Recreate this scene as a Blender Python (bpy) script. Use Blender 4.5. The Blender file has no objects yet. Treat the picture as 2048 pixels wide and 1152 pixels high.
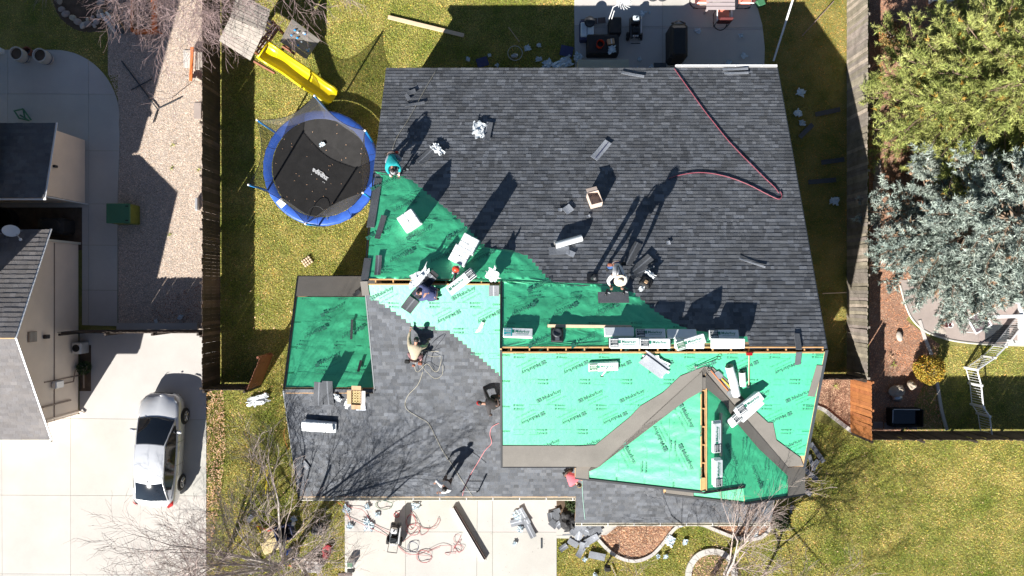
import bpy, bmesh, math, random
import numpy as np
from mathutils import Vector, Matrix, noise as mnoise

SC = bpy.context.scene
COL = SC.collection
# ---------------------------------------------------------------- camera, sky, sun, exposure
H = 31.0                 # drone height in metres
F = 1430.0               # focal length in photograph pixels
cd = bpy.data.cameras.new('camera'); cam = bpy.data.objects.new('camera', cd); COL.objects.link(cam)
cd.sensor_width = 36; cd.lens = 36 * F / 2048; cd.clip_start = 0.1; cd.clip_end = 2000
cam.location = (0, 0, H); cam.rotation_euler = (0, 0, 0)
SC.camera = cam
SUNH = Vector((.80, 1.28))            # ground offset of a shadow per metre of height
_el = math.atan(1 / SUNH.length); _az = math.atan2(-SUNH.x, -SUNH.y)
w = bpy.data.worlds.new('World'); SC.world = w; w.use_nodes = True
nt = w.node_tree; bg = nt.nodes['Background']
sk = nt.nodes.new('ShaderNodeTexSky'); sk.sky_type = 'NISHITA'; sk.sun_disc = False
sk.sun_elevation = _el; sk.sun_rotation = _az % (2 * math.pi); sk.altitude = 1300; sk.air_density = 1.0; sk.dust_density = .4; sk.ozone_density = 1.5
nt.links.new(sk.outputs[0], bg.inputs[0]); bg.inputs[1].default_value = .04
sl = bpy.data.lights.new('sun', 'SUN'); sl.energy = 5.0; sl.angle = math.radians(.53); sl.color = (1, .955, .89)
so = bpy.data.objects.new('sun', sl); COL.objects.link(so)
so.rotation_euler = Vector((-SUNH.x, -SUNH.y, 1)).to_track_quat('Z', 'Y').to_euler(); so.location = (-20, -30, 40)
SC.view_settings.view_transform = 'Standard'; SC.view_settings.look = 'None'
SC.view_settings.exposure = 1.09; SC.view_settings.gamma = 1; SC.view_settings.use_curve_mapping = False
try:
    SC.cycles.max_bounces = 6; SC.cycles.transparent_max_bounces = 12
    SC.cycles.use_adaptive_sampling = True; SC.cycles.adaptive_threshold = .015
except Exception: pass

# ---------------------------------------------------------------- helpers
PI = math.pi
def P(px, py, z=0.0):
    "a point of the place, read off the photograph at a known height"
    return Vector(((px - 1024) / F * (H - z), (576 - py) / F * (H - z), z))
class Plane:
    "z = a + b X + c Y"
    def __init__(s, a, b, c):
        s.a, s.b, s.c = a, b, c; s.n = Vector((-b, -c, 1)).normalized()
    def z(s, x, y): return s.a + s.b * x + s.c * y
    def px(s, px, py, off=0.0):
        u, v = (px - 1024) / F, (576 - py) / F
        k = s.b * u + s.c * v; z = (s.a + H * k) / (1 + k)
        return Vector((u * (H - z), v * (H - z), z)) + s.n * off
    def frame(s, ang):
        d = Vector((math.cos(ang), math.sin(ang)))
        e1 = Vector((d.x, d.y, s.b * d.x + s.c * d.y)).normalized()
        return e1, s.n.cross(e1), s.n
    def mat(s, p, ang):
        e1, e2, n = s.frame(ang)
        return Matrix(((e1.x, e2.x, n.x, p.x), (e1.y, e2.y, n.y, p.y), (e1.z, e2.z, n.z, p.z), (0, 0, 0, 1)))
GROUND = Plane(0, 0, 0)
def T(x=0, y=0, z=0, rz=0, rx=0, ry=0, s=1):
    return Matrix.Translation((x, y, z)) @ Matrix.Rotation(rz, 4, 'Z') @ Matrix.Rotation(ry, 4, 'Y') @ Matrix.Rotation(rx, 4, 'X') @ Matrix.Scale(s, 4)

class MB:
    def __init__(s): s.v = []; s.f = []; s.c = []; s.col = (1, 1, 1)
    def add(s, vs, fs, M=None, col=None):
        o = len(s.v)
        if M is not None: vs = [M @ Vector(v) for v in vs]
        s.v.extend([tuple(v) for v in vs]); c = col or s.col
        for f in fs: s.f.append(tuple(i + o for i in f)); s.c.append(c)
        return s
    def box(s, c, d, M=None, col=None, taper=1.0):
        x, y, z = c; a, b, h = d[0] / 2, d[1] / 2, d[2] / 2; t = taper
        vs = [(x-a, y-b, z-h), (x+a, y-b, z-h), (x+a, y+b, z-h), (x-a, y+b, z-h), (x-a*t, y-b*t, z+h), (x+a*t, y-b*t, z+h), (x+a*t, y+b*t, z+h), (x-a*t, y+b*t, z+h)]
        return s.add([Vector(v) for v in vs], [(0,3,2,1),(4,5,6,7),(0,1,5,4),(1,2,6,5),(2,3,7,6),(3,0,4,7)], M, col)
    def bbox(s, c, d, r=.01, M=None, col=None):
        "box with chamfered vertical and top edges"
        x, y, z = c; a, b, h = d[0] / 2, d[1] / 2, d[2] / 2; r = min(r, a*.45, b*.45, h*.9)
        def ring(ix, zz): 
            A, B = a - ix, b - ix
            return [(x-A+r, y-B, zz), (x+A-r, y-B, zz), (x+A, y-B+r, zz), (x+A, y+B-r, zz), (x+A-r, y+B, zz), (x-A+r, y+B, zz), (x-A, y+B-r, zz), (x-A, y-B+r, zz)]
        vs = ring(0, z-h) + ring(0, z+h-r) + ring(r, z+h)
        fs = [tuple(range(7, -1, -1)), tuple(range(16, 24))]
        for k in (0, 8):
            for i in range(8): j = (i + 1) % 8; fs.append((k+i, k+j, k+8+j, k+8+i))
        return s.add([Vector(v) for v in vs], fs, M, col)
    def tube(s, pts, r, n=6, M=None, col=None, cap=True):
        pts = [Vector(p) for p in pts]
        if len(pts) < 2: return s
        rs = r if isinstance(r, (list, tuple)) else [r] * len(pts)
        vs = []; up = Vector((0, 0, 1)); prev = None
        for i, p in enumerate(pts):
            t = (pts[min(i+1, len(pts)-1)] - pts[max(i-1, 0)])
            t = t.normalized() if t.length > 1e-9 else Vector((0, 0, 1))
            if prev is None:
                a = t.cross(up)
                if a.length < .05: a = t.cross(Vector((1, 0, 0)))
            else: a = prev - t * prev.dot(t)
            if a.length < 1e-6: a = t.cross(Vector((0, 1, .3)))
            a.normalize(); prev = a; b = t.cross(a)
            for k in range(n):
                g = 2 * PI * k / n; vs.append(p + a * (math.cos(g) * rs[i]) + b * (math.sin(g) * rs[i]))
        fs = []
        for i in range(len(pts) - 1):
            for k in range(n): j = (k + 1) % n; fs.append((i*n+k, i*n+j, (i+1)*n+j, (i+1)*n+k))
        if cap and n > 2: fs.append(tuple(range(n-1, -1, -1))); fs.append(tuple(range((len(pts)-1)*n, len(pts)*n)))
        return s.add(vs, fs, M, col)
    def lathe(s, prof, n=16, M=None, col=None, close=False):
        vs = [];fs = []
        for r, z in prof:
            for k in range(n): g = 2*PI*k/n; vs.append(Vector((r*math.cos(g), r*math.sin(g), z)))
        for i in range(len(prof)-1):
            for k in range(n): j=(k+1)%n; fs.append((i*n+k, i*n+j, (i+1)*n+j, (i+1)*n+k))
        if close: fs.append(tuple(range(n-1,-1,-1))); fs.append(tuple(range((len(prof)-1)*n, len(prof)*n)))
        return s.add(vs, fs, M, col)
    def prism(s, poly, z0, z1, M=None, col=None):
        "poly: xy points; z0,z1 numbers or functions of x,y"
        f0 = z0 if callable(z0) else (lambda x, y: z0); f1 = z1 if callable(z1) else (lambda x, y: z1)
        if sum(poly[i][0]*poly[(i+1)%len(poly)][1]-poly[(i+1)%len(poly)][0]*poly[i][1] for i in range(len(poly))) < 0: poly = poly[::-1]
        n = len(poly); vs = [Vector((x, y, f0(x, y))) for x, y in poly] + [Vector((x, y, f1(x, y))) for x, y in poly]
        fs = [tuple(range(n-1, -1, -1)), tuple(range(n, 2*n))] + [(i, (i+1)%n, n+(i+1)%n, n+i) for i in range(n)]
        return s.add(vs, fs, M, col)
    def ball(s, c, r, M=None, col=None, n=8, m=5):
        r = r if isinstance(r, (tuple, list)) else (r, r, r)
        vs = [Vector((c[0], c[1], c[2]-r[2]))]; fs = []
        for i in range(1, m):
            ph = -PI/2 + PI*i/m
            for k in range(n): g = 2*PI*k/n; vs.append(Vector((c[0]+r[0]*math.cos(ph)*math.cos(g), c[1]+r[1]*math.cos(ph)*math.sin(g), c[2]+r[2]*math.sin(ph))))
        vs.append(Vector((c[0], c[1], c[2]+r[2])))
        for k in range(n): fs.append((0, 1+(k+1)%n, 1+k)); fs.append((len(vs)-1, 1+(m-2)*n+k, 1+(m-2)*n+(k+1)%n))
        for i in range(m-2):
            for k in range(n): j=(k+1)%n; fs.append((1+i*n+k, 1+i*n+j, 1+(i+1)*n+j, 1+(i+1)*n+k))
        return s.add(vs, fs, M, col)
    def build(s, name, m, parent=None, smooth=False, kind=None):
        me = bpy.data.meshes.new(name); me.from_pydata(s.v, [], s.f)
        at = me.color_attributes.new('tint', 'FLOAT_COLOR', 'CORNER')
        n = sum(len(f) for f in s.f); arr = np.ones((n, 4), np.float32); k = 0
        for f, c in zip(s.f, s.c): arr[k:k+len(f), :3] = c; k += len(f)
        at.data.foreach_set('color', arr.ravel())
        if smooth: me.polygons.foreach_set('use_smooth', [True]*len(me.polygons))
        me.update(); return link(name, me, m, parent, kind)
def link(name, me, m, parent=None, kind=None):
    o = bpy.data.objects.new(name, me); COL.objects.link(o)
    if m is not None:
        me.materials.clear(); me.materials.append(m)
    if parent is not None: o.parent = parent
    if kind: o['kind'] = kind
    return o
def tri_mesh(name, V, Tn, C, m, parent=None, kind=None, sides=3):
    "fast numpy mesh: V (n,3), Tn (k,sides), C (k,3) face tint"
    me = bpy.data.meshes.new(name); k = len(Tn)
    me.vertices.add(len(V)); me.vertices.foreach_set('co', np.asarray(V, np.float32).ravel())
    me.loops.add(k*sides); me.loops.foreach_set('vertex_index', np.asarray(Tn, np.int32).ravel())
    me.polygons.add(k); me.polygons.foreach_set('loop_start', np.arange(0, k*sides, sides, dtype=np.int32)); 
    try: me.polygons.foreach_set('loop_total', np.full(k, sides, np.int32))
    except Exception: pass
    me.update(calc_edges=True)
    at = me.color_attributes.new('tint', 'FLOAT_COLOR', 'CORNER')
    a = np.ones((k, sides, 4), np.float32); a[:, :, :3] = np.asarray(C, np.float32)[:, None, :]; at.data.foreach_set('color', a.ravel())
    return link(name, me, m, parent, kind)
def empty(name, loc=(0, 0, 0), rz=0):
    o = bpy.data.objects.new(name, None); COL.objects.link(o); o.location = loc; o.rotation_euler = (0, 0, rz); o.empty_display_size = .3
    return o
def tag(o, label, cat, group=None):
    o['label'] = label; o['category'] = cat
    if group: o['group'] = group
    return o
def thing(name, label, cat, loc=(0, 0, 0), rz=0, group=None): return tag(empty(name, loc, rz), label, cat, group)
def struct(o): o['kind'] = 'structure'; return o
def at(o, M): o.matrix_world = M; return o
def copy_tree(o, parent=None):
    c = o.copy(); COL.objects.link(c)
    if parent is not None: c.parent = parent; c.matrix_parent_inverse = o.matrix_parent_inverse
    for ch in list(o.children): copy_tree(ch, c)
    return c
def smooth_path(pts, n=6):
    pts = [Vector(p) for p in pts]; out = []
    for i in range(len(pts)-1):
        p0, p1, p2, p3 = pts[max(i-1, 0)], pts[i], pts[i+1], pts[min(i+2, len(pts)-1)]
        for k in range(n):
            t = k/n; out.append(.5*((2*p1)+(p2-p0)*t+(2*p0-5*p1+4*p2-p3)*t*t+(3*p1-p0-3*p2+p3)*t**3))
    out.append(pts[-1]); return out
def clip(poly, nx, ny, d):
    "keep nx*x+ny*y<=d"
    out = []
    for i in range(len(poly)):
        a, b = poly[i], poly[(i+1) % len(poly)]; fa, fb = nx*a[0]+ny*a[1]-d, nx*b[0]+ny*b[1]-d
        if fa <= 0: out.append(a)
        if fa*fb < 0: t = fa/(fa-fb); out.append((a[0]+(b[0]-a[0])*t, a[1]+(b[1]-a[1])*t))
    return out
def spans(poly, y):
    xs = []
    for i in range(len(poly)):
        a, b = poly[i], poly[(i+1) % len(poly)]
        if (a[1] > y) != (b[1] > y): xs.append(a[0]+(y-a[1])/(b[1]-a[1])*(b[0]-a[0]))
    xs.sort(); return [(xs[i], xs[i+1]) for i in range(0, len(xs)-1, 2)]
def inside_np(poly, X, Y):
    ins = np.zeros(len(X), bool)
    for i in range(len(poly)):
        a, b = poly[i], poly[(i+1) % len(poly)]
        if a[1] == b[1]: continue
        c = ((a[1] > Y) != (b[1] > Y)) & (X < (b[0]-a[0])*(Y-a[1])/(b[1]-a[1])+a[0]); ins ^= c
    return ins
def G(pts, z=0): return [tuple(P(x, y, z).xy) for x, y in pts]
R = random.Random(7)
RN = np.random.default_rng(7)

# ---------------------------------------------------------------- materials
def M_(name, rgb, rough=.8, var=.12, scale=3.0, bump=.0, bscale=40.0, metal=0.0, spec=.5, alpha=1.0, tint=False, rgb2=None, detail=4, coat=0.0, sheen=0.0, fine=0.0, fscale=60., trans=0.0):
    m = bpy.data.materials.new(name); m.use_nodes = True; t = m.node_tree; b = t.nodes['Principled BSDF']
    N = lambda k: t.nodes.new(k); L = t.links.new
    geo = N('ShaderNodeNewGeometry')
    b.inputs['Roughness'].default_value = rough; b.inputs['Metallic'].default_value = metal
    b.inputs['Specular IOR Level'].default_value = spec; b.inputs['Coat Weight'].default_value = coat; b.inputs['Alpha'].default_value = alpha
    if trans: b.inputs['Transmission Weight'].default_value = trans
    nz = N('ShaderNodeTexNoise'); nz.inputs['Scale'].default_value = scale; nz.inputs['Detail'].default_value = detail; nz.inputs['Roughness'].default_value = .62
    L(geo.outputs['Position'], nz.inputs['Vector'])
    mr = N('ShaderNodeMapRange'); mr.inputs[1].default_value = .3; mr.inputs[2].default_value = .7
    L(nz.outputs['Fac'], mr.inputs[0])
    mx = N('ShaderNodeMix'); mx.data_type = 'RGBA'; L(mr.outputs[0], mx.inputs[0])
    c2 = rgb2 or tuple(min(1, c*(1+var)) for c in rgb); c1 = rgb if rgb2 else tuple(c*(1-var) for c in rgb)
    mx.inputs[6].default_value = (*c1, 1); mx.inputs[7].default_value = (*c2, 1); out = mx.outputs[2]
    if fine:
        n2 = N('ShaderNodeTexNoise'); n2.inputs['Scale'].default_value = fscale; n2.inputs['Detail'].default_value = 3; L(geo.outputs['Position'], n2.inputs['Vector'])
        m2 = N('ShaderNodeMapRange'); m2.inputs[1].default_value = .3; m2.inputs[2].default_value = .7; m2.inputs[3].default_value = 1-fine; m2.inputs[4].default_value = 1+fine; L(n2.outputs['Fac'], m2.inputs[0])
        v = N('ShaderNodeVectorMath'); v.operation = 'SCALE'; L(out, v.inputs[0]); L(m2.outputs[0], v.inputs['Scale']); out = v.outputs[0]
    if tint:
        a = N('ShaderNodeAttribute'); a.attribute_name = 'tint'; v = N('ShaderNodeVectorMath'); v.operation = 'MULTIPLY'
        L(out, v.inputs[0]); L(a.outputs['Color'], v.inputs[1]); out = v.outputs[0]
    L(out, b.inputs['Base Color'])
    if bump:
        n3 = N('ShaderNodeTexNoise'); n3.inputs['Scale'].default_value = bscale; n3.inputs['Detail'].default_value = 4; L(geo.outputs['Position'], n3.inputs['Vector'])
        bp = N('ShaderNodeBump'); bp.inputs['Strength'].default_value = bump; bp.inputs['Distance'].default_value = .02; L(n3.outputs['Fac'], bp.inputs['Height']); L(bp.outputs[0], b.inputs['Normal'])
    return m
K = {}
K['shingle'] = M_('shingle granules', (.118, .126, .140), .92, .18, 1.1, .5, 90, tint=True, fine=.22, fscale=70, spec=.25)
K['shingle_n'] = M_('weathered neighbour shingles', (.19, .18, .18), .92, .12, .8, .5, 90, tint=True, fine=.2, fscale=60, spec=.2)
K['green'] = M_('green synthetic underlayment', (.055, .50, .25), .5, .1, 1.3, .35, 7, tint=True, fine=.05, fscale=30, spec=.95)
K['ice'] = M_('grey ice and water membrane', (.17, .158, .142), .75, .13, 1.0, .25, 30, fine=.1, spec=.3)
K['print'] = M_('dark printed ink', (.045, .22, .155), .6, .05)
K['printg'] = M_('green printed ink', (.01, .22, .13), .5, .05)
K['printw'] = M_('white printed ink', (.8, .82, .82), .5, .05)
K['printk'] = M_('dark label ink', (.022, .035, .045), .5, .05)
K['teal'] = M_('teal label ink', (.005, .42, .46), .5, .05)
K['wood'] = M_('fresh sawn pine', (.62, .36, .15), .75, .15, 4, .15, 60, fine=.12)
K['osb'] = M_('roof deck board', (.5, .33, .17), .85, .2, 8, .2, 80, fine=.2)
K['board'] = M_('pale pine board', (.66, .5, .34), .7, .1, 3, .1, 60, fine=.1)
K['fascia'] = M_('cream painted trim', (.62, .6, .52), .5, .05, 2)
K['white'] = M_('white paint', (.78, .79, .8), .45, .03, 2)
K['wall'] = M_('tan stucco wall', (.42, .35, .27), .85, .06, 2, .2, 60)
K['siding'] = M_('beige lap siding', (.80, .68, .56), .7, .05, 1.5, .1, 60)
K['siding_dk'] = M_('brown lap siding', (.26, .2, .16), .7, .06, 1.5, .1, 60)
K['black'] = M_('black metal flashing', (.018, .02, .024), .45, .1, 4, spec=.5)
K['dgrey'] = M_('dark grey metal', (.06, .07, .08), .4, .1, 4, metal=.3)
K['steel'] = M_('galvanised steel', (.45, .46, .47), .35, .1, 6, metal=.8)
K['alu'] = M_('aluminium', (.62, .63, .64), .4, .08, 6, metal=.6)
K['concrete'] = M_('pale concrete', (.46, .44, .41), .88, .09, .45, .25, 60, tint=True, fine=.06, fscale=40, rgb2=(.55, .53, .495))
K['concrete_p'] = M_('worn pink grey concrete', (.36, .30, .27), .88, .12, 1.0, .25, 60, tint=True, fine=.08)
K['soil'] = M_('bare soil', (.11, .075, .05), .95, .3, 3, .5, 30, fine=.25)
K['turf'] = M_('turf soil and thatch', (.11, .13, .022), .95, .25, .9, .4, 30, rgb2=(.28, .24, .075), fine=.3, fscale=25)
K['grass'] = M_('grass blades', (.20, .30, .035), .75, .2, .45, rgb2=(.60, .56, .19), detail=6, tint=True, spec=.25)
K['gravel'] = M_('pale river gravel', (.60, .51, .43), .9, .1, 2, tint=True)
K['gravelbed'] = M_('gravel bed fines', (.42, .35, .29), .95, .2, 3, .6, 40, fine=.45, fscale=26)
K['mulch'] = M_('red bark mulch', (.55, .26, .14), .95, .25, 1.2, tint=True, rgb2=(.40, .28, .20))
K['mulchbed'] = M_('mulch soil', (.32, .18, .12), .95, .3, 1.5, .6, 30, fine=.4, fscale=30)
K['leaf'] = M_('dry fallen leaf', (.60, .40, .26), .8, .2, 3, tint=True)
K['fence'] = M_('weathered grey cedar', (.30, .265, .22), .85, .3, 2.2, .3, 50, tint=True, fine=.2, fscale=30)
K['fence_dk'] = M_('shade darkened cedar', (.062, .045, .035), .8, .35, 2.2, .3, 50, tint=True, fine=.2)  # cedar colour lowered to carry the shade on the unlit fence faces
K['cedar'] = M_('new red cedar', (.44, .17, .06), .75, .18, 2.2, .2, 50, tint=True, fine=.15)
K['redwood'] = M_('red brown playset timber', (.22, .08, .045), .7, .2, 4)
K['orange'] = M_('orange stained timber', (.72, .19, .05), .65, .1, 4, fine=.1)
K['greywood'] = M_('silvered cedar boards', (.40, .36, .315), .8, .12, 2, .2, 50, tint=True, fine=.12, fscale=35)
K['bark'] = M_('pale grey bark', (.46, .41, .37), .9, .2, 5, .4, 50)
K['twig'] = M_('mauve brown twigs', (.27, .195, .185), .85, .2, 2, tint=True)
K['twig_l'] = M_('pale dry twigs', (.42, .34, .30), .85, .2, 2, tint=True)
K['pinebark'] = M_('conifer bark', (.24, .17, .12), .9, .2, 5, .4, 40)
K['pine'] = M_('yellow green pine needles', (.27, .33, .08), .6, .15, 1.0, tint=True, rgb2=(.45, .46, .15), spec=.4)
K['spruce'] = M_('silver blue spruce needles', (.27, .34, .31), .6, .15, 1.0, tint=True, rgb2=(.43, .48, .42), spec=.4)
K['gold'] = M_('golden shrub leaves', (.34, .25, .025), .7, .2, 4, tint=True)
K['brownshrub'] = M_('brown green shrub leaves', (.26, .18, .06), .7, .3, 4, tint=True)
K['dgreen'] = M_('dark evergreen leaves', (.04, .075, .02), .7, .3, 4, tint=True)
K['plastic_w'] = M_('white plastic wrap', (.76, .80, .82), .32, .05, 4, .25, 14, spec=.5)
K['plastic_b'] = M_('pale blue white wrap film', (.62, .72, .78), .35, .1, 9, .4, 25, spec=.5)
K['cardboard'] = M_('brown cardboard', (.48, .32, .19), .8, .08, 5)
K['cardw'] = M_('white cardboard', (.75, .72, .68), .7, .05, 5)
K['blue'] = M_('blue vinyl pad', (.04, .12, .50), .4, .15, 4, .2, 12, spec=.5)
K['lblue'] = M_('bright blue foam sleeve', (.01, .30, .78), .5, .08, 4)
K['mat'] = M_('black jumping mat', (.022, .021, .021), .75, .3, 3, fine=.3, fscale=50)
K['net'] = M_('black safety netting', (.10, .10, .10), .8, .1, 3, alpha=.55)
K['yellow'] = M_('yellow moulded plastic', (.85, .66, .004), .3, .04, 3, spec=.5)
K['paint'] = M_('silver car paint', (.66, .68, .71), .32, .02, 3, metal=.35, coat=.9)
K['glass'] = M_('dark tinted glass', (.012, .016, .022), .06, .05, 3, spec=.9)
K['tyre'] = M_('black rubber', (.02, .02, .021), .8, .1, 20)
K['rim'] = M_('silver alloy', (.6, .6, .62), .3, .05, 5, metal=.8)
K['red'] = M_('red plastic', (.38, .012, .014), .4, .05, 5)
K['redbucket'] = M_('orange red plastic', (.72, .06, .02), .4, .05, 5)
K['hose_r'] = M_('red rubber hose', (.42, .05, .06), .5, .05, 5)
K['hose_p'] = M_('dusty maroon hose', (.30, .07, .10), .5, .1, 5)
K['hose_pk'] = M_('pink air hose', (.75, .25, .26), .5, .05, 5)
K['hose_t'] = M_('tan safety rope', (.45, .42, .33), .7, .1, 20)
K['hose_b'] = M_('dark cord', (.03, .035, .05), .6, .1, 5)
K['hose_g'] = M_('pale green chalk line cord', (.35, .6, .5), .6, .1, 5)
K['util'] = M_('green utility cabinet', (.05, .17, .085), .5, .08, 3, fine=.05)
K['ugreen2'] = M_('mossy cabinet side', (.17, .2, .03), .6, .25, 6)
K['fabric_d'] = M_('black cover fabric', (.018, .018, .02), .7, .2, 4, .4, 8)
K['patio_w'] = M_('mauve grey tabletop', (.42, .36, .36), .6, .06, 5, tint=True)
K['coral'] = M_('coral cushion', (.78, .26, .18), .8, .06, 5)
K['maroon'] = M_('maroon sling fabric', (.12, .025, .025), .8, .1, 5)
K['dark'] = M_('near black grime', (.012, .012, .012), .8, .2, 5)
K['brownp'] = M_('dark brown beam paint', (.11, .075, .065), .6, .08, 5)
K['rock'] = M_('river rock', (.42, .37, .32), .8, .2, 4, .3, 20, tint=True)
K['terra'] = M_('weathered stone', (.45, .38, .3), .85, .15, 3, .4, 20, tint=True)
K['foam'] = M_('yellow insulation foam', (.62, .5, .26), .85, .1, 5, .3, 15)
K['skin'] = M_('skin', (.42, .22, .15), .55, .05, 9)
K['hair'] = M_('black hair', (.015, .012, .011), .6, .1, 20)
def cloth(n, c): 
    if 'c_'+n not in K: K['c_'+n] = M_(n+' cloth', c, .85, .1, 6, .35, 22)
    return K['c_'+n]
# ---------------------------------------------------------------- ground, paving, lawns, beds
def flat(name, pts, z, m, px=True, sub=0):
    poly = G(pts) if px else pts
    o = MB().prism(poly, z-.05, z).build(name, m); return struct(o)
gm = MB(); n = 24
for i in range(n):
    for j in range(n):
        x0, y0 = -240+20*i, -240+20*j; gm.add([Vector((x0, y0, 0)), Vector((x0+20, y0, 0)), Vector((x0+20, y0+20, 0)), Vector((x0, y0+20, 0))], [(0, 1, 2, 3)])
struct(gm.build('ground', K['turf']))

def tint(v, s=.06): 
    a = 1 + R.uniform(-v, v); return (a*(1+R.uniform(-s, s)*.4), a, a*(1+R.uniform(-s, s)*.4))
def paving(name, poly_px, cuts, m, z=.03, gap=.012, bot=-.08):
    "cuts: list of (x1,y1,x2,y2) joint lines in photograph pixels; every panel is its own piece"
    root = struct(empty(name)); cells = [G(poly_px)]
    for c in cuts:
        a, b = P(c[0], c[1]), P(c[2], c[3]); d = (b-a).normalized(); nx, ny = -d.y, d.x; k = nx*a.x+ny*a.y; new = []
        for q in cells:
            q1 = clip(q, nx, ny, k-gap/2); q2 = clip(q, -nx, -ny, -k-gap/2)
            if len(q1) > 2: new.append(q1)
            if len(q2) > 2: new.append(q2)
        cells = [q for q in new if abs(sum(q[i][0]*q[(i+1)%len(q)][1]-q[(i+1)%len(q)][0]*q[i][1] for i in range(len(q)))) > .1]
    for q in cells: MB().prism(q, bot, z+R.uniform(-.002, .002), col=tint(.03)).build('concrete_panel', m, root)
    return root
def arc(cx, cy, rx, ry, a0, a1, n=14): return [(cx+rx*math.cos(math.radians(a0+(a1-a0)*i/n)), cy-ry*math.sin(math.radians(a0+(a1-a0)*i/n))) for i in range(n+1)]

paving('neighbour_driveway', [(160,666),(432,666),(432,769),(413,769),(413,1200),(-120,1200),(-120,828),(160,828)], [(160,837,500,840),(-200,989,500,992),(-200,1146,500,1150),(142,800,142,1300),(4,800,6,1300)], K['concrete'])
paving('side_path', [(165,415),(165,650),(235,652),(236,392),(240,275),(238,250)]+[(p[0],p[1]) for p in arc(110,240,130,140,6,90)]+[(-60,100),(-60,415)], [(178,60,178,280),(-60,188,300,189),(-60,301,300,302),(178,280,178,420),(150,408,300,408),(150,490,300,491),(150,580,300,581),(17,60,15,420)], K['concrete'])
MB().prism(G([(236,646),(397,646),(397,659),(236,659)]), -.05, .12).build('concrete_kerb', K['concrete'])
struct(bpy.data.objects['concrete_kerb'])
paving('front_driveway', [(690,930),(1113,930),(1113,1200),(690,1200)], [(811,900,811,1300),(985,900,985,1300),(600,1063,1200,1064),(955,980,952,1300)], K['concrete'])
paving('porch_walk', [(1113,930),(1260,930),(1262,1030),(1202,1078),(1118,1076),(1113,1076)], [(1113,1070,1300,1070),(1190,1000,1204,1085)], K['concrete'], z=.034)
paving('back_patio', [(1150,170),(1148,-40),(1500,-40)]+[(1513,10),(1524,50),(1529,95),(1527,170)], [(1100,51,1330,54),(1325,57,1600,61),(1325,-100,1325,200)], K['concrete'])
paving('neighbour_patio', [(2100,560),(1800,560),(1812,612),(1826,640),(1850,662),(1885,676),(1925,684),(1985,689),(2100,692)], [(1956,560,1957,700)], K['concrete_p'])
MB().tube(smooth_path([P(1800,570,.03),P(1812,612,.03),P(1826,640,.03),P(1850,662,.03),P(1885,676,.03),P(1925,684,.03),P(1985,689,.03),P(2100,692,.03)]), .04, 5).build('patio_edge_band', K['fascia']); struct(bpy.data.objects['patio_edge_band'])

flat('gravel_bed', [(216,-40),(440,-40),(440,662),(236,662),(236,150),(216,150)], .004, K['gravelbed'])
flat('mulch_bed', [(1738,-60),(2100,-60),(2100,600),(1840,600),(1812,640),(1880,690),(1870,720),(1800,870),(1738,870)], .004, K['mulchbed'])
flat('side_bed_soil', [(1600,752),(1700,752),(1702,862),(1668,838),(1630,812),(1600,805)], .006, K['mulchbed'])
FB = [(1150,1040),(1262,1030),(1560,1020),(1545,1052),(1530,1068),(1510,1077),(1470,1073),(1430,1058),(1400,1047),(1365,1047),(1345,1060),(1322,1090),(1300,1111),(1270,1121),(1240,1115),(1215,1098),(1196,1080)]
flat('front_bed_soil', FB, .006, K['mulchbed'])
flat('shrub_bed_soil', [(1113,985),(1160,985),(1160,1042),(1113,1042)], .04, K['soil'])
flat('strip_bed_soil', [(160,690),(183,690),(183,782),(160,782)], .036, K['soil'])
flat('gap_shade_patch', [(-60,380),(166,380),(166,500),(-60,500)], .005, K['soil'])  # dark patch stands for shade on the ground between the neighbour roofs
flat('left_bed_soil', arc(180,-10,75,75,180,360), .006, K['soil'])

def kerb(name, pts, w_, h_, m, seg=.55, lab=None):
    root = struct(empty(name)); path = smooth_path([P(a, b, 0) for a, b in pts], 8)
    L_ = [0]; 
    for i in range(1, len(path)): L_.append(L_[-1]+(path[i]-path[i-1]).length)
    def pt(s):
        for i in range(1, len(path)):
            if L_[i] >= s: t = (s-L_[i-1])/max(1e-6, L_[i]-L_[i-1]); return path[i-1].lerp(path[i], t), (path[i]-path[i-1]).normalized()
        return path[-1], (path[-1]-path[-2]).normalized()
    s = 0
    while s < L_[-1]-.1:
        e = min(s+seg-.012, L_[-1]); A = []; B = []
        for k in range(5):
            p, d = pt(s+(e-s)*k/4); nn = Vector((-d.y, d.x, 0)); A.append((p+nn*w_/2).xy); B.append((p-nn*w_/2).xy)
        MB().prism([tuple(q) for q in A+B[::-1]], -.03, h_, col=tint(.06)).build('kerb_block', m, root); s += seg
    return root
kerb('front_bed_kerb', [(1196,1078),(1215,1098),(1240,1115),(1270,1121),(1300,1111),(1322,1090),(1345,1060),(1365,1048),(1400,1048),(1430,1059),(1470,1074),(1510,1077),(1530,1067),(1543,1050)], .14, .09, K['concrete'])
kerb('side_bed_kerb', [(1628,812),(1648,820),(1668,836),(1702,862)], .16, .09, K['concrete'])
kerb('tree_ring_kerb', [(1376,1180),(1377,1140),(1390,1115),(1412,1103),(1440,1104),(1460,1120),(1468,1150),(1460,1180)], .26, .1, K['concrete'], .4)
kerb('yard_edging', [(1838,640),(1850,680),(1862,710),(1874,770),(1882,820),(1893,860)], .13, .06, K['concrete'], 1.6)

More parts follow.
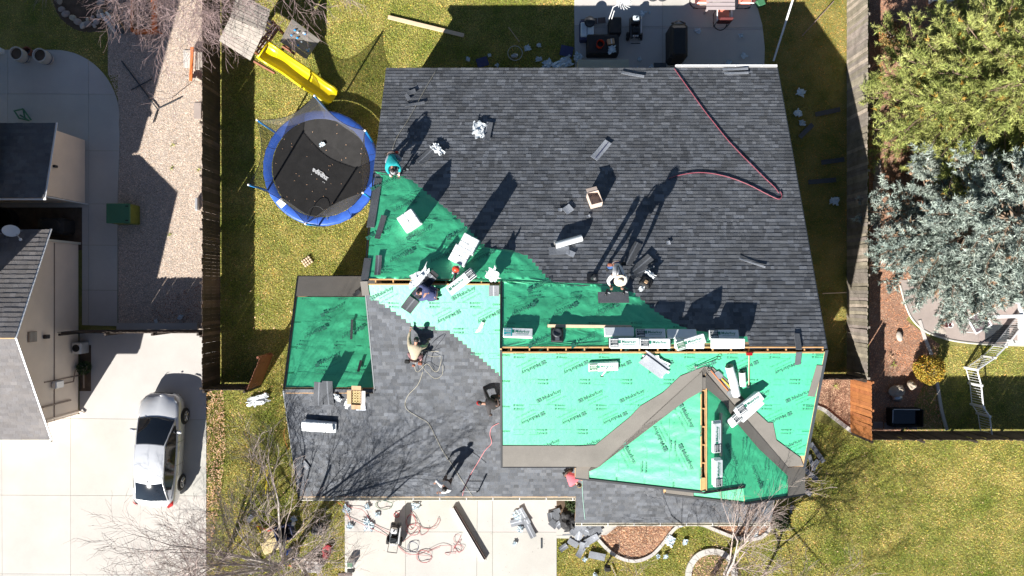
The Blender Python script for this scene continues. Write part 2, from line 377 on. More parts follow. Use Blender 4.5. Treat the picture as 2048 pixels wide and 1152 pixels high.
HOUSE = [(800,200),(1490,200),(1490,930),(800,930)]
def grass(name, poly, dens, ex=(), hmax=.05, cmul=(1, 1, 1)):
    q = G(poly); xs = [p[0] for p in q]; ys = [p[1] for p in q]; A = (max(xs)-min(xs))*(max(ys)-min(ys)); n = int(A*dens)
    X = RN.uniform(min(xs), max(xs), n); Y = RN.uniform(min(ys), max(ys), n); k = inside_np(q, X, Y)
    for e in ex: k &= ~inside_np(G(e), X, Y)
    X, Y = X[k], Y[k]; n = len(X)
    if n == 0: return
    a = RN.uniform(0, 2*PI, n); h = RN.uniform(.3, 1, n)*hmax; wd = RN.uniform(.007, .02, n); le = RN.uniform(.01, .06, n); b = RN.uniform(0, 2*PI, n)
    V = np.zeros((n, 3, 3), np.float32)
    V[:, 0, 0] = X-np.cos(a)*wd; V[:, 0, 1] = Y-np.sin(a)*wd; V[:, 1, 0] = X+np.cos(a)*wd; V[:, 1, 1] = Y+np.sin(a)*wd
    V[:, 2, 0] = X+np.cos(b)*le; V[:, 2, 1] = Y+np.sin(b)*le; V[:, 2, 2] = h
    g = RN.uniform(.75, 1.25, n); C = np.stack([g*RN.uniform(.9, 1.25, n)*cmul[0], g*cmul[1], g*RN.uniform(.6, 1.2, n)*cmul[2]], 1)
    dry = RN.random(n) < .10; C[dry] = C[dry]*[1.9, 1.3, 1.8]
    o = tri_mesh(name, V.reshape(-1, 3), np.arange(3*n).reshape(-1, 3), C, K['grass'], kind='stuff'); return o
grass('back_lawn_grass', [(440,-40),(1148,-40),(1148,200),(800,200),(800,560),(660,600),(620,780),(660,1000),(690,1000),(690,1200),(413,1200),(413,775),(440,766)], 1700)
grass('side_lawn_grass', [(1490,-40),(1694,-40),(1694,750),(1490,750)], 700, [[(1480,-40),(1513,10),(1524,50),(1529,95),(1527,170),(1480,170)]], cmul=(.85,.6,.6))  # browner grass, its tint also lowered to deepen the yard's shade
grass('front_lawn_grass', [(1113,1076),(1202,1078),(1262,1030),(1500,1000),(1500,800),(1700,865),(2080,866),(2080,1190),(1113,1190)], 1700, [FB, [(1378,1104),(1468,1104),(1468,1190),(1378,1190)], [(1500,780),(1630,812),(1668,838),(1702,862),(1702,780)]])
grass('neighbour_lawn_grass', [(1862,690),(2080,694),(2080,860),(1893,860),(1880,800),(1870,740)], 900)
grass('shaded_lawn_grass', [(-30,-40),(216,-40),(216,150),(238,235),(200,150),(150,108),(110,100),(-30,100)], 700, [arc(180,-10,75,75,180,360)])

def pebbles(name, poly, dens, s0, s1, m, cols, z=.008, ex=(), flatz=.6, thin=False, kind='stuff'):
    q = G(poly); xs = [p[0] for p in q]; ys = [p[1] for p in q]; n = int((max(xs)-min(xs))*(max(ys)-min(ys))*dens)
    X = RN.uniform(min(xs), max(xs), n); Y = RN.uniform(min(ys), max(ys), n); k = inside_np(q, X, Y)
    for e in ex: k &= ~inside_np(G(e), X, Y)
    X, Y = X[k], Y[k]; n = len(X)
    if n == 0: return
    if thin:  # curled leaf or bark flake: 4 corners, 2 triangles, tilted
        base = np.array([(-1, 0, .1), (0, -.5, -.05), (1, 0, .25), (0, .5, -.05)]); faces = np.array([(0, 1, 3), (1, 2, 3)])
    else:
        base = np.array([(1, 0, 0), (0, 1, 0), (-1, 0, 0), (0, -1, 0), (.1, .1, 1)]); faces = np.array([(0, 1, 4), (1, 2, 4), (2, 3, 4), (3, 0, 4)])
    s = RN.uniform(s0, s1, n); a = RN.uniform(0, 2*PI, n); e = RN.uniform(.55, 1, n); nb = len(base)
    bx = base[:, 0][None]*s[:, None]; by = base[:, 1][None]*(s*e)[:, None]
    V = np.zeros((n, nb, 3)); V[:, :, 0] = X[:, None]+bx*np.cos(a)[:, None]-by*np.sin(a)[:, None]; V[:, :, 1] = Y[:, None]+bx*np.sin(a)[:, None]+by*np.cos(a)[:, None]
    V[:, :, 2] = z+base[:, 2][None]*(s*flatz*RN.uniform(.5, 1.3, n))[:, None]+(RN.uniform(0, .02, n)[:, None] if thin else 0)
    Fs = (faces[None]+np.arange(n)[:, None, None]*nb).reshape(-1, 3)
    cc = np.array(cols)[RN.integers(0, len(cols), n)]*RN.uniform(.75, 1.2, (n, 1)); C = np.repeat(cc, len(faces), 0)
    return tri_mesh(name, V.reshape(-1, 3), Fs, C, m, kind=kind)
pebbles('gravel', [(216,-40),(438,-40),(438,648),(238,648),(238,300),(244,240),(238,200),(216,145)], 900, .012, .032, K['gravel'], [(1,1,1),(1.25,1.2,1.15),(.7,.66,.62),(1.1,.95,.85),(.85,.85,.9)])
pebbles('bark_chips', [(1738,-60),(2100,-60),(2100,600),(1840,600),(1812,640),(1880,690),(1870,720),(1885,862),(1738,862)], 420, .015, .045, K['mulch'], [(1,1,1),(1.4,1.1,.9),(.6,.6,.6),(1.3,1.5,1.6)], thin=True, flatz=1, ex=[[(1800,560),(1812,612),(1826,640),(1850,662),(1885,676),(1925,684),(2100,690),(2100,560)]])
pebbles('bed_leaf_litter', FB, 700, .02, .05, K['leaf'], [(1,1,1),(.6,.45,.4),(1.3,1.25,1.2),(.8,.55,.4)], thin=True, flatz=1)
pebbles('side_bed_litter', [(1600,752),(1700,752),(1702,862),(1668,838),(1630,812),(1600,805)], 500, .015, .04, K['leaf'], [(.9,.9,.9),(.5,.42,.4),(1.4,1.45,1.5)], thin=True, flatz=1)
pebbles('fallen_leaves', [(414,776),(448,776),(452,900),(440,1000),(428,1080),(414,1080)], 260, .025, .05, K['leaf'], [(1,.9,.85),(1.4,1.4,1.4),(.55,.4,.35),(1.2,1,.8)], z=.05, thin=True, flatz=1)
pebbles('scattered_lawn_leaves', [(430,560),(740,560),(600,800),(690,1000),(690,1190),(430,1190)], 7, .025, .045, K['leaf'], [(1.2,1.1,1),(1.7,1.7,1.7),(.8,.6,.5)], z=.07, thin=True, flatz=1)
pebbles('scattered_front_leaves', [(1115,1080),(1620,900),(2080,890),(2080,1190),(1115,1190)], 12, .015, .04, K['leaf'], [(1.2,1.1,1),(1.6,1.6,1.5),(.8,.6,.5)], z=.07, thin=True, flatz=1, ex=[FB])
pebbles('ring_leaf_litter', [(1380,1108),(1464,1108),(1464,1190),(1380,1190)], 400, .02, .045, K['leaf'], [(1,1,1),(.6,.45,.4),(1.3,1.2,1.1)], z=.02, thin=True, flatz=1)
pebbles('gravel_corner_debris', [(310,600),(400,570),(400,645),(300,645)], 160, .015, .04, K['leaf'], [(.5,.25,.2),(.6,.5,.45)], z=.02, thin=True, flatz=1)
pebbles('driveway_grit', [(700,1000),(1110,1000),(1110,1190),(700,1190)], 3.5, .006, .02, K['rock'], [(.3,.3,.32),(.5,.45,.4)], z=.032)

# ---------------------------------------------------------------- fences
def fence(label, cat, a, b, h, bw, m, group=None, base=0.0, side=1, gapw=.004, rail=True, name='board_fence', colr=(.75, 1.25), parts_name='fence_board', cap=False, pinch=None):
    A = P(*a); B = P(*b); d = B-A; L_ = d.length; ang = math.atan2(d.y, d.x)
    t = thing(name, label, cat, (A.x, A.y, base), ang, group); n = max(1, int(L_/bw)); bw = L_/n
    meshes = []
    for k in range(7):
        v = R.uniform(*colr); mb = MB(); hh = h+R.uniform(-.01, .01); mb.col = (v, v*R.uniform(.95, 1.02), v*R.uniform(.9, 1.03))
        mb.box((0, 0, hh/2+.03), (bw-gapw, .018, hh-.06)); mb.add([Vector((-bw/2+gapw/2, -.009, hh)), Vector((bw/2-gapw/2, -.009, hh)), Vector((bw/2-.03, -.009, hh+.03)), Vector((-bw/2+.03, -.009, hh+.03)), Vector((-bw/2+gapw/2, .009, hh)), Vector((bw/2-gapw/2, .009, hh)), Vector((bw/2-.03, .009, hh+.03)), Vector((-bw/2+.03, .009, hh+.03))], [(0,1,2,3),(7,6,5,4),(1,5,6,2),(3,2,6,7),(4,0,3,7)])
        o = mb.build(parts_name, m, t); o.location = ((k+.5)*bw, side*.03, 0); meshes.append(o)
        if k >= n: bpy.data.objects.remove(o)
    for i in range(7, n):
        o = meshes[R.randrange(min(7, n))].copy(); COL.objects.link(o); o.parent = t; o.location = ((i+.5)*bw, side*.03+R.uniform(-.003, .003), R.uniform(-.012, .012)); o.rotation_euler = (R.uniform(-.012, .012), 0, R.uniform(-.03, .03))
    if rail:
        for zz in (.3, h/2, h-.28): MB().box((L_/2, -side*.005, zz), (L_, .04, .085), col=(.8, .8, .8)).build('rail', m, t)
        k = int(L_/2.4)+1
        for i in range(k+1): MB().box((min(L_-.05, max(.05, i*L_/k)), -side*.07, (h-.05)/2), (.09, .09, h-.05), col=(.85, .85, .85)).build('post', m, t)
    if cap: MB().box((L_/2, 0, h+.03), (L_, .1, .03), col=(1.2, 1.2, 1.2)).build('cap_rail', m, t)
    return t
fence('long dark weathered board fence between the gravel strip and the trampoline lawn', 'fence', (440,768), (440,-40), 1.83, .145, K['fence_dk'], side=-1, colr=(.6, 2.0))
fence('sunlit grey cedar fence between the shaded side yard and the red mulch bed', 'fence', (1694,749), (1694,-40), 1.83, .145, K['fence'], side=1, colr=(.7, 1.55))
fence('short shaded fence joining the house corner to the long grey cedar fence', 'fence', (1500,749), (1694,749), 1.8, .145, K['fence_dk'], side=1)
fence('new orange brown cedar fence section beside the curved kerb', 'fence', (1701,752), (1701,863), 1.85, .15, K['cedar'], side=-1, colr=(.75, 1.2))
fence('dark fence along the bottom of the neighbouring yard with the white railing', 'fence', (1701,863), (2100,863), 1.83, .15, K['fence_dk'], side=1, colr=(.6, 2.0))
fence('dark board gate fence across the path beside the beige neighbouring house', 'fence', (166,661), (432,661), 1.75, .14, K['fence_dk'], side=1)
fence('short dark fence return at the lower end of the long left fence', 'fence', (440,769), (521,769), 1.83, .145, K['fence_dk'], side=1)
fence('open red brown fence gate leaf standing ajar on the lawn', 'gate', (522,768), (546,707), 1.7, .14, K['redwood'], side=-1, name='fence_gate', parts_name='gate_board')
# ---------------------------------------------------------------- roofs
PN = Plane(6.4128, 0, -.4167); PS = Plane(6.2378, 0, .4167); PU = Plane(8.128, 0, .4167); PW = Plane(3.088, 0, -.4167)
PGL = Plane(4.102, .45, 0); PGR = Plane(9.898, -.45, 0); PG2 = Plane(2.662, .45, 0)
def deck(name, poly, pl, th, m, parent, top=0.0): return MB().prism(poly, lambda x, y: pl.z(x, y)-th, lambda x, y: pl.z(x, y)+top).build(name, m, parent)
SLOPE = math.cos(math.atan(.4167))
CW = [.62,.72,.8,.88,.95,1.0,1.05,1.1,1.2,1.32,1.5]
def shingles(poly, pl, parent, m, expo=.143, wmin=.10, wmax=.31, nind=300, up=None, strength=1.0, name='shingle', cx=0, cy=0, lift=.009, thick=.0085):
    "laminated roofing in horizontal courses along X; up-slope direction found from the plane"
    sgn = 1 if pl.c > 0 else -1; cs = 1/math.sqrt(1+pl.c**2); dy = expo*cs
    ys = [p[1] for p in poly]; y = min(ys) if sgn > 0 else max(ys); items = []; row = 0
    while (y < max(ys)) if sgn > 0 else (y > min(ys)):
        yl, yu = y, y+sgn*dy*1.04; yc = y+sgn*dy*.5; rowv = R.uniform(.96, 1.04)
        for x0, x1 in spans(poly, yc):
            x = x0+R.uniform(-.004, .004); x1 += R.uniform(-.004, .004)
            while x < x1-.01:
                ww = min(R.choice((wmin, .13, .16, .2, .25, wmax) if wmin < .15 else (wmin, .22, .26, .3, .32, wmax))*R.uniform(.85, 1.15), x1-x)
                if x1-x-ww < .05: ww = x1-x
                v = 1+(R.choice(CW)-1)*strength; v *= rowv; items.append((x, x+ww-.003, yl, yu, v, R.uniform(.7, 1.5), R.uniform(-.03, .03))); x += ww
        y += sgn*dy; row += 1
    items.sort(key=lambda q: ((q[0]+q[1])/2-cx)**2+((q[2]+q[3])/2-cy)**2)
    def put(mb, q, ox=0, oy=0, oz=0):
        x0, x1, yl, yu, v, hk, j = q; hl = lift+thick*hk; hu = lift*.4; yb = yl+sgn*j*.2
        zz = lambda x, yy, h: pl.z(x, yy)+h
        vs = [(x0, yb, zz(x0, yb, hl)), (x1, yb, zz(x1, yb, hl)), (x1, yu, zz(x1, yu, hu)), (x0, yu, zz(x0, yu, hu)), (x0, yb, zz(x0, yb, -.004)), (x1, yb, zz(x1, yb, -.004))]
        vs = [Vector((a-ox, b-oy, c-oz)) for a, b, c in vs]
        fs = [(0,1,2,3),(4,5,1,0),(1,5,2),(0,3,4)] if sgn > 0 else [(3,2,1,0),(0,1,5,4),(2,5,1),(4,3,0)]
        c = (v*(1+j*.5), v, v*(1.0-j*.8)); mb.add(vs, fs, col=c)
    for q in items[:nind]:
        mb = MB(); ox, oy = (q[0]+q[1])/2, (q[2]+q[3])/2; oz = pl.z(ox, oy); put(mb, q, ox, oy, oz); o = mb.build(name, m, parent); o.location = (ox, oy, oz)
    mb = MB()
    for q in items[nind:]: put(mb, q)
    if mb.v: mb.build('shingle_field', m, parent, kind='stuff')
TXT = {}
def text_mesh(body, size, bold=.0):
    k = (body, round(size, 3), bold)
    if k in TXT: return TXT[k]
    c = bpy.data.curves.new('t', 'FONT'); c.body = body; c.size = size; c.align_x = 'CENTER'; c.align_y = 'CENTER'; c.resolution_u = 1; c.offset = bold*size; o = bpy.data.objects.new('t', c); COL.objects.link(o)
    bpy.context.view_layer.update(); me = bpy.data.meshes.new_from_object(o.evaluated_get(bpy.context.evaluated_depsgraph_get()))
    vs = [v.co.copy() for v in me.vertices]; fs = [tuple(p.vertices) for p in me.polygons]; bpy.data.objects.remove(o); bpy.data.meshes.remove(me); TXT[k] = (vs, fs); return TXT[k]
def put_text(mb, body, size, M, bold=.0): vs, fs = text_mesh(body, size, bold); mb.add(vs, fs, M)
def logo(mb, s, M):
    for k in range(4):
        a = PI/4+k*PI/2; c = Vector((math.cos(a)*s*.3, math.sin(a)*s*.3, 0)); pts = [c+Vector((math.cos(a+t)*s*.3, math.sin(a+t)*s*.22, 0)) for t in [2*PI*i/7 for i in range(7)]]
        mb.add(pts, [tuple(range(7))], M)
def brand_text(mb, size, M):
    put_text(mb, 'Malarkey', size, M, .012); logo(mb, size*.95, M @ T(-size*2.45, 0, 0))
def underlay(poly, pl, parent, along='x', wrinkle=.5, lap=1.0, seed=0, prints=True, flip=0, tx0=0.0, skew=27, res=.09, wr_dir=.3, pitch=1.42, big=.195):
    "green sheet laid in rolls, each roll its own piece; creased as thin film, lettering printed on it"
    cs = 1/math.sqrt(1+pl.b**2+pl.c**2); U = 0 if along == 'x' else 1; V = 1-U
    sl_ = pl.c if along == 'x' else pl.b; dv = lap/math.sqrt(1+sl_**2)
    us = [p[U] for p in poly]; vs_ = [p[V] for p in poly]; u0, u1, v0, v1 = min(us), max(us), min(vs_), max(vs_)
    sg = 1 if sl_ > 0 else -1; start = v0 if sg > 0 else v1; nroll = int(abs(v1-v0)/dv)+1
    def hgt(x, y):
        q = Vector((x*1.0+seed, y*1.0, seed*.37)); a = mnoise.noise(Vector((q.x*.9+q.y*wr_dir*3, q.y*3.2, q.z)))
        w_ = (1-abs(mnoise.noise(Vector((x*1.1+y*1.7+seed, y*2.4-x*.8, 3.1)))))**6; w2 = (1-abs(mnoise.noise(Vector((x*3.1-y*1.4+seed, y*4.4+x*1.8, 8.1)))))**7
        return wrinkle*(.012*a+.028*w_+.014*w2)
    def xy(u, v): return (u, v) if along == 'x' else (v, u)
    for r in range(nroll):
        a = start+sg*r*dv; b = a+sg*(dv+.06); lo, hi = min(a, b), max(a, b)
        lo, hi = max(lo, v0), min(hi, v1)
        if hi-lo < .03: continue
        q = clip(clip(poly, *((0, 1, hi) if V == 1 else (1, 0, hi))), *((0, -1, -lo) if V == 1 else (-1, 0, -lo)))
        if len(q) < 3: continue
        nv = max(2, int((hi-lo)/res)); grid = []; W = []
        qq = [(p[U], p[V]) for p in q]; mb = MB(); tnt = R.uniform(.94, 1.06)
        for j in range(nv+1):
            v = lo+(hi-lo)*j/nv; vv = min(max(v, lo+1e-4), hi-1e-4); sp = spans(qq, vv)
            if not sp: sp = [(None, None)]
            W.append((v, min(s[0] for s in sp) if sp[0][0] is not None else None, max(s[1] for s in sp) if sp[0][0] is not None else None))
        W = [w_ for w_ in W if w_[1] is not None]
        if len(W) < 2: continue
        nu = max(2, int(max(w_[2]-w_[1] for w_ in W)/res)); pts = []
        for v, a0, a1 in W:
            for i in range(nu+1):
                u = a0+(a1-a0)*i/nu; x, y = xy(u, v); edge = min(1, max(0, min(i, nu-i)-3)*.3)
                e = (v-a)/(b-a) if b != a else 0; z = pl.z(x, y)+.001+.002*(1-e)*(edge > 0)+max(0, hgt(x, y)+.004*wrinkle)*edge; pts.append(Vector((x, y, z)))
        fs = []
        for j in range(len(W)-1):
            for i in range(nu): k = j*(nu+1)+i; fs.append((k, k+1, k+nu+2, k+nu+1) if U == 0 else (k+1, k, k+nu+1, k+nu+2))
        mb.add(pts, fs, col=(tnt, tnt, tnt)); sh = mb.build('underlayment_sheet', K['green'], parent, smooth=True)
        if not prints: continue
        tb = MB(); mid = a+sg*dv*.5; ang0 = (0 if along == 'x' else PI/2)
        if sg < 0 and along == 'x': ang0 = 0
        up = ((r+flip) % 2 == 0); x_off = tx0+(.0 if up else .71)
        def ok(u, v, mu, mv):
            return all(inside_np([(p[0], p[1]) for p in qa], np.array([xy(u+du, v+dv_)[0]]), np.array([xy(u+du, v+dv_)[1]]))[0] for du in (-mu, mu) for dv_ in (-mv, mv))
        qa = poly; u = u0-pitch+x_off
        while u < u1+pitch:
            for (uu, vv, kind) in ((u, mid, 'big'), (u+.25, mid-.0+sg*.0, 'sub'), (u-.35, a+sg*dv*.93, 'small'), (u+.35, a+sg*dv*.07, 'small')):
                if kind == 'big':
                    if not ok(uu, vv, .36, .16): continue
                    x, y = xy(uu, vv); an = ang0+math.radians(skew)+(0 if up else PI)
                    M = pl.mat(Vector((x, y, pl.z(x, y)+.012+.036*wrinkle+.012)), an); brand_text(tb, big, M); put_text(tb, 'INNOVATIVE ROOFING', big*.27, M @ T(0, -big*.72, 0), .01); put_text(tb, 'SECURE START UDL', big*.42, M @ T(.05, -big*1.5, 0), -.005)
                elif kind == 'small':
                    if not ok(uu, vv, .16, .03): continue
                    x, y = xy(uu, vv); M = pl.mat(Vector((x, y, pl.z(x, y)+.012+.036*wrinkle+.012)), ang0+(PI if (kind == 'small' and vv == a+sg*dv*.07) != up else 0)); put_text(tb, 'Malarkey', .075, M, .02); logo(tb, .07, M @ T(-.2, 0, 0))
            u += pitch
        for k in range(int((u1-u0)/.18)):
            uu = u0+k*.18+.05; 
            for fr in (.04, .3, .62, .96):
                if ok(uu, a+sg*dv*fr, .02, .02) and R.random() < .8:
                    x, y = xy(uu+R.uniform(-.02, .02), a+sg*dv*fr); M = pl.mat(Vector((x, y, pl.z(x, y)+.02+.03*wrinkle)), 0); tb.box((0, 0, 0), (.014, .014, .002), M)
        # ruled guide lines
        for fr in (.1, .88):
            k = u0
            while k < u1:
                if ok(k, a+sg*dv*fr, .2, .01) and R.random() < .6: x, y = xy(k, a+sg*dv*fr); M = pl.mat(Vector((x, y, pl.z(x, y)+.018+.03*wrinkle)), ang0); tb.box((0, 0, 0), (.38, .006, .001), M)
                k += .55
        if tb.v: tb.build('printed_lettering', K['print'], sh, kind='stuff')
def drip(name, pts, m, parent, w_=.06, r=None):
    "edge metal along a 3-D polyline"
    mb = MB()
    for i in range(len(pts)-1):
        a, b = Vector(pts[i]), Vector(pts[i+1]); d = (b-a); L_ = d.length; d.normalize(); s = d.cross(Vector((0, 0, 1))).normalized(); u = s.cross(d)
        M = Matrix(((d.x, s.x, u.x, (a.x+b.x)/2), (d.y, s.y, u.y, (a.y+b.y)/2), (d.z, s.z, u.z, (a.z+b.z)/2), (0, 0, 0, 1))); mb.box((0, 0, 0), (L_, w_, .03), M)
    return mb.build(name, m, parent)
def lift(pl, pts, h=0.0): return [Vector((x, y, pl.z(x, y)+h)) for x, y in pts]

house = thing('house', 'large house being reroofed with grey shingles and green underlayment in the centre', 'house', (0, 0, 0))
# walls under the roofs
def gwall(poly, z0, z1, name='wall'): return MB().prism(poly, z0, z1).build(name, K['wall'], house)
wl = MB()
top = lambda x, y: min(PN.z(x, y), max(PS.z(x, y), -9))-.2
for (x0, x1, ys, f) in ((-4.7, -4.55, [-7.9, .2, 8.3], lambda x, y: min(PN.z(x, y), PS.z(x, y))-.2), (10.0, 10.15, [-7.9, -6.3, -2.06, 8.3], lambda x, y: min(PN.z(x, y), PU.z(x, y), 9)-.2 if y > -6.35 else 4.2)):
    for a, b in zip(ys[:-1], ys[1:]): wl.add([Vector(v) for v in ((x0, a, 0), (x1, a, 0), (x1, b, 0), (x0, b, 0), (x0, a, f(x0, a)), (x1, a, f(x1, a)), (x1, b, f(x1, b)), (x0, b, f(x0, b)))], [(0,3,2,1),(4,5,6,7),(0,1,5,4),(1,2,6,5),(2,3,7,6),(3,0,4,7)])
wl.box((2.7, 8.25, 1.35), (14.7, .15, 2.7)); wl.box((-2.9, -7.85, 1.35), (10.4, .15, 2.7)); wl.box((-8.0, -3.9, 1.35), (.15, 7.8, 2.7)); wl.box((-6.35, .05, 1.4), (3.4, .15, 2.7))
wl.add([Vector(v) for v in ((-8.05, -7.9, 2.7), (-8.05, .1, 2.7), (-8.05, -3.78, 4.45), (-7.95, -7.9, 2.7), (-7.95, .1, 2.7), (-7.95, -3.78, 4.45))], [(0,1,2),(5,4,3),(0,2,5,3),(2,1,4,5)])
wl.box((6.3, -8.0, 1.3), (.15, .15, 2.3)); wl.box((4.9, -6.2, 3.9), (9.9, .15, 2.9)); wl.box((6.44, -6.6, 4.0), (7.4, .3, 2.1)); wl.box((2.7, -6.9, 1.2), (.2, .2, 2.4)); wl.box((10.1, -9.2, 1.1), (.2, .2, 2.2))
for yy, pl_, x_ in ((0, 0, 0),):
    wl.add([Vector(v) for v in ((-.15, .2, 5.8), (-.15, -6.2, 3.4), (-.15, -6.2, 5.3), (-.15, -2.06, 7.0), (-.02, .2, 5.8), (-.02, -6.2, 3.4), (-.02, -6.2, 5.3), (-.02, -2.06, 7.0))], [(0,3,2,1),(4,5,6,7),(0,4,7,3),(3,7,6,2),(2,6,5,1)])
# gable front walls
wl.add([Vector(v) for v in ((2.5, -6.55, 3.5), (10.3, -6.55, 3.5), (10.3, -6.55, 5.1), (6.44, -6.55, 6.8), (2.5, -6.55, 5.05), (2.5, -6.45, 3.5), (10.3, -6.45, 3.5), (10.3, -6.45, 5.1), (6.44, -6.45, 6.8), (2.5, -6.45, 5.05))], [(0,1,2,3,4),(9,8,7,6,5),(0,5,6,1),(1,6,7,2)])
wl.add([Vector(v) for v in ((5.8, -7.2, 2.9), (10.3, -7.2, 2.9), (10.3, -7.2, 5.1), (8.04, -7.2, 6.1), (5.8, -7.2, 5.1), (5.8, -7.1, 2.9), (10.3, -7.1, 2.9), (10.3, -7.1, 5.1), (8.04, -7.1, 6.1), (5.8, -7.1, 5.1))], [(0,1,2,3,4),(9,8,7,6,5)])
wl.build('wall', K['wall'], house)

XL, XR, YNE = -5.07, 10.45, 8.67
RG = .055
pN = [(XL, YNE), (XR, YNE), (XR, -2.06+RG), (-.37, -2.06+RG), (-.37, .21+RG), (XL, .21+RG)]
pN[0] = (-4.93, YNE)
deck('roof_deck', pN, PN, .16, K['osb'], house)
pS = [(XL, .21-RG), (-.37, .21-RG), (-.37, -6.6), (2.35, -6.6), (10.38, -6.6), (10.38, -9.4), (2.53, -9.4), (2.53, -8.25), (-8.4, -8.25), (-8.4, -3.78-RG), (XL, -3.78-RG)]
deck('roof_deck', pS, PS, .16, K['osb'], house)
pU = [(-.37, -2.06-RG), (10.42, -2.06-RG), (10.42, -6.37), (-.37, -6.37)]
deck('roof_deck', pU, PU, .16, K['osb'], house)
pW = [(-8.4, .47), (XL-.02, .47), (XL-.02, -3.78+RG), (-8.4, -3.78+RG)]
deck('roof_deck', pW, PW, .16, K['osb'], house)
GX, GY1, GY0 = 6.44, -2.75, -6.85
pGL = [(GX-RG, -2.74), (GX-RG, GY0), (2.28, GY0), (2.28, -6.39), (3.05, -6.39)]
pGR = [(GX+RG, -2.74), (9.84, -6.39), (10.6, -6.42), (10.6, -7.43), (8.04, -7.43), (8.04, GY0), (GX+RG, GY0)]
pG2 = [(8.04, GY0), (8.04, -7.43), (5.5, -7.43), (5.5, GY0)]
for q, pl in ((pGL, PGL), (pGR, PGR), (pG2, PG2)): deck('roof_deck', q, pl, .14, K['osb'], house)

# shingled fields (stair-stepped edges come from the courses themselves)
def onp(pl, pts): return [tuple(pl.px(x, y).xy) for x, y in pts]
NSTAIR = [(750,357),(822,362),(845,378),(882,410),(920,440),(962,485),(985,507),(1058,514),(1092,553),(1117,578),(1262,582),(1292,607),(1330,638),(1400,674),(1495,676),(1500,698)]
nfield = [(-4.96, YNE+.01), (XR+.01, YNE+.01), (XR+.01, -1.98)]+onp(PN, NSTAIR[::-1])+[(-5.12, onp(PN, [(740,357)])[0][1])]
shingles(nfield, PN, house, K['shingle'], cx=1, cy=1.5, nind=170, strength=.85)
SSTAIR = [(733,578),(745,596),(790,625),(830,655),(892,657),(935,693),(1000,750)]
sfield = onp(PS, [(729,575)])+onp(PS, SSTAIR)+[(-.16, -2.9), (-.16, -6.7), (10.39, -6.7), (10.39, -9.41), (2.52, -9.41), (2.52, -8.27), (-8.42, -8.27), (-8.42, -3.80), (-5.04, -3.80)]
shingles(sfield, PS, house, K['shingle'], cx=-2, cy=-3, nind=130, strength=.6)
# underlayment
def rect(x0, x1, y0, y1): return [(x0, y0), (x1, y0), (x1, y1), (x0, y1)]
underlay([(-5.05, .28), (-.41, .28), (-.41, -1.98)]+[(a, b+.22) for a, b in onp(PN, [(1501,699),(1500,684),(1400,674),(1330,638),(1292,607),(1262,582),(1117,578),(1092,553),(1058,514),(985,507),(962,485),(920,440),(882,410),(845,378),(822,362),(757,357)])]+[(-5.05, 4.3)], PN, house, wrinkle=1.0, seed=3, tx0=.4)
underlay([(-5.04, .13), (-.42, .13)]+[(a, b-.2) for a, b in onp(PS, [(1000,750),(935,693),(892,657),(830,655),(790,625),(745,596),(733,578)])]+[(-5.04, -.02)], PS, house, wrinkle=.10, seed=11, tx0=.6, flip=1)
underlay([(-.33, -2.13), (10.38, -2.13), (10.38, -5.95), (-.33, -5.95)], PU, house, wrinkle=.10, seed=17, tx0=.25, flip=0)
underlay([(-8.36, -.35), (-5.12, -.35), (-5.12, -3.7), (-8.36, -3.7)], PW, house, wrinkle=.9, seed=29, tx0=.1)
underlay([(GX-RG-.02, -2.9), (GX-RG-.02, GY0+.02), (2.75, GY0+.02), (2.75, -6.3), (3.3, -5.9)], PGL, house, along='y', wrinkle=.65, seed=37, skew=27, tx0=.3, wr_dir=-.3)
underlay([(GX+RG+.02, -2.95), (9.5, -6.25), (9.85, -6.6), (9.85, -7.41), (8.06, -7.41), (8.06, GY0+.02), (GX+RG+.02, GY0+.02)], PGR, house, along='y', wrinkle=.55, seed=43, skew=27, tx0=.9, flip=1)
underlay([(8.02, -6.87), (8.02, -7.41), (6.4, -7.41), (6.4, -6.87)], PG2, house, along='y', wrinkle=.4, seed=47, prints=False)
# grey membrane at eaves and valleys
def membrane(pts, pl, h=.03, px=False, name='eave_membrane'):
    q = onp(pl, pts) if px else pts
    return MB().prism(q, lambda x, y: pl.z(x, y)+h-.006, lambda x, y: pl.z(x, y)+h).build(name, K['ice'], house)
membrane(rect(-.33, 3.15, -6.37, -5.55), PU, .034)
membrane(rect(-8.38, -5.08, -.32, .46), PW, .034)
membrane([(1418,745),(1408,733),(1360,752),(1325,785),(1280,812),(1258,835),(1190,890),(1150,892),(1150,933),(1176,933),(1196,933),(1216,933)], PU, .044, True, 'valley_membrane')
membrane([(6.38, -2.80), (6.38, -3.45), (5.95, -3.75), (5.2, -4.4), (4.3, -4.9), (4.0, -5.35), (3.0, -6.2), (2.75, -6.5), (2.75, GY0), (2.29, GY0), (2.29, -6.40), (3.06, -6.40)], PGL, .05, name='valley_membrane')
membrane([(1398,745),(1408,733),(1425,735),(1460,765),(1500,812),(1535,845),(1545,845),(1552,880),(1600,915),(1606,931),(1575,933),(1556,933)], PU, .044, True, 'valley_membrane')
membrane([(6.50, -2.85), (9.84, -6.40), (10.58, -6.43), (10.58, -7.41), (9.83, -7.41), (9.83, -6.7), (8.6, -5.6), (7.6, -4.5), (7.2, -3.9), (6.50, -3.35)], PGR, .05, name='valley_membrane')
membrane(rect(5.55, 6.45, -7.41, -6.87), PG2, .034)
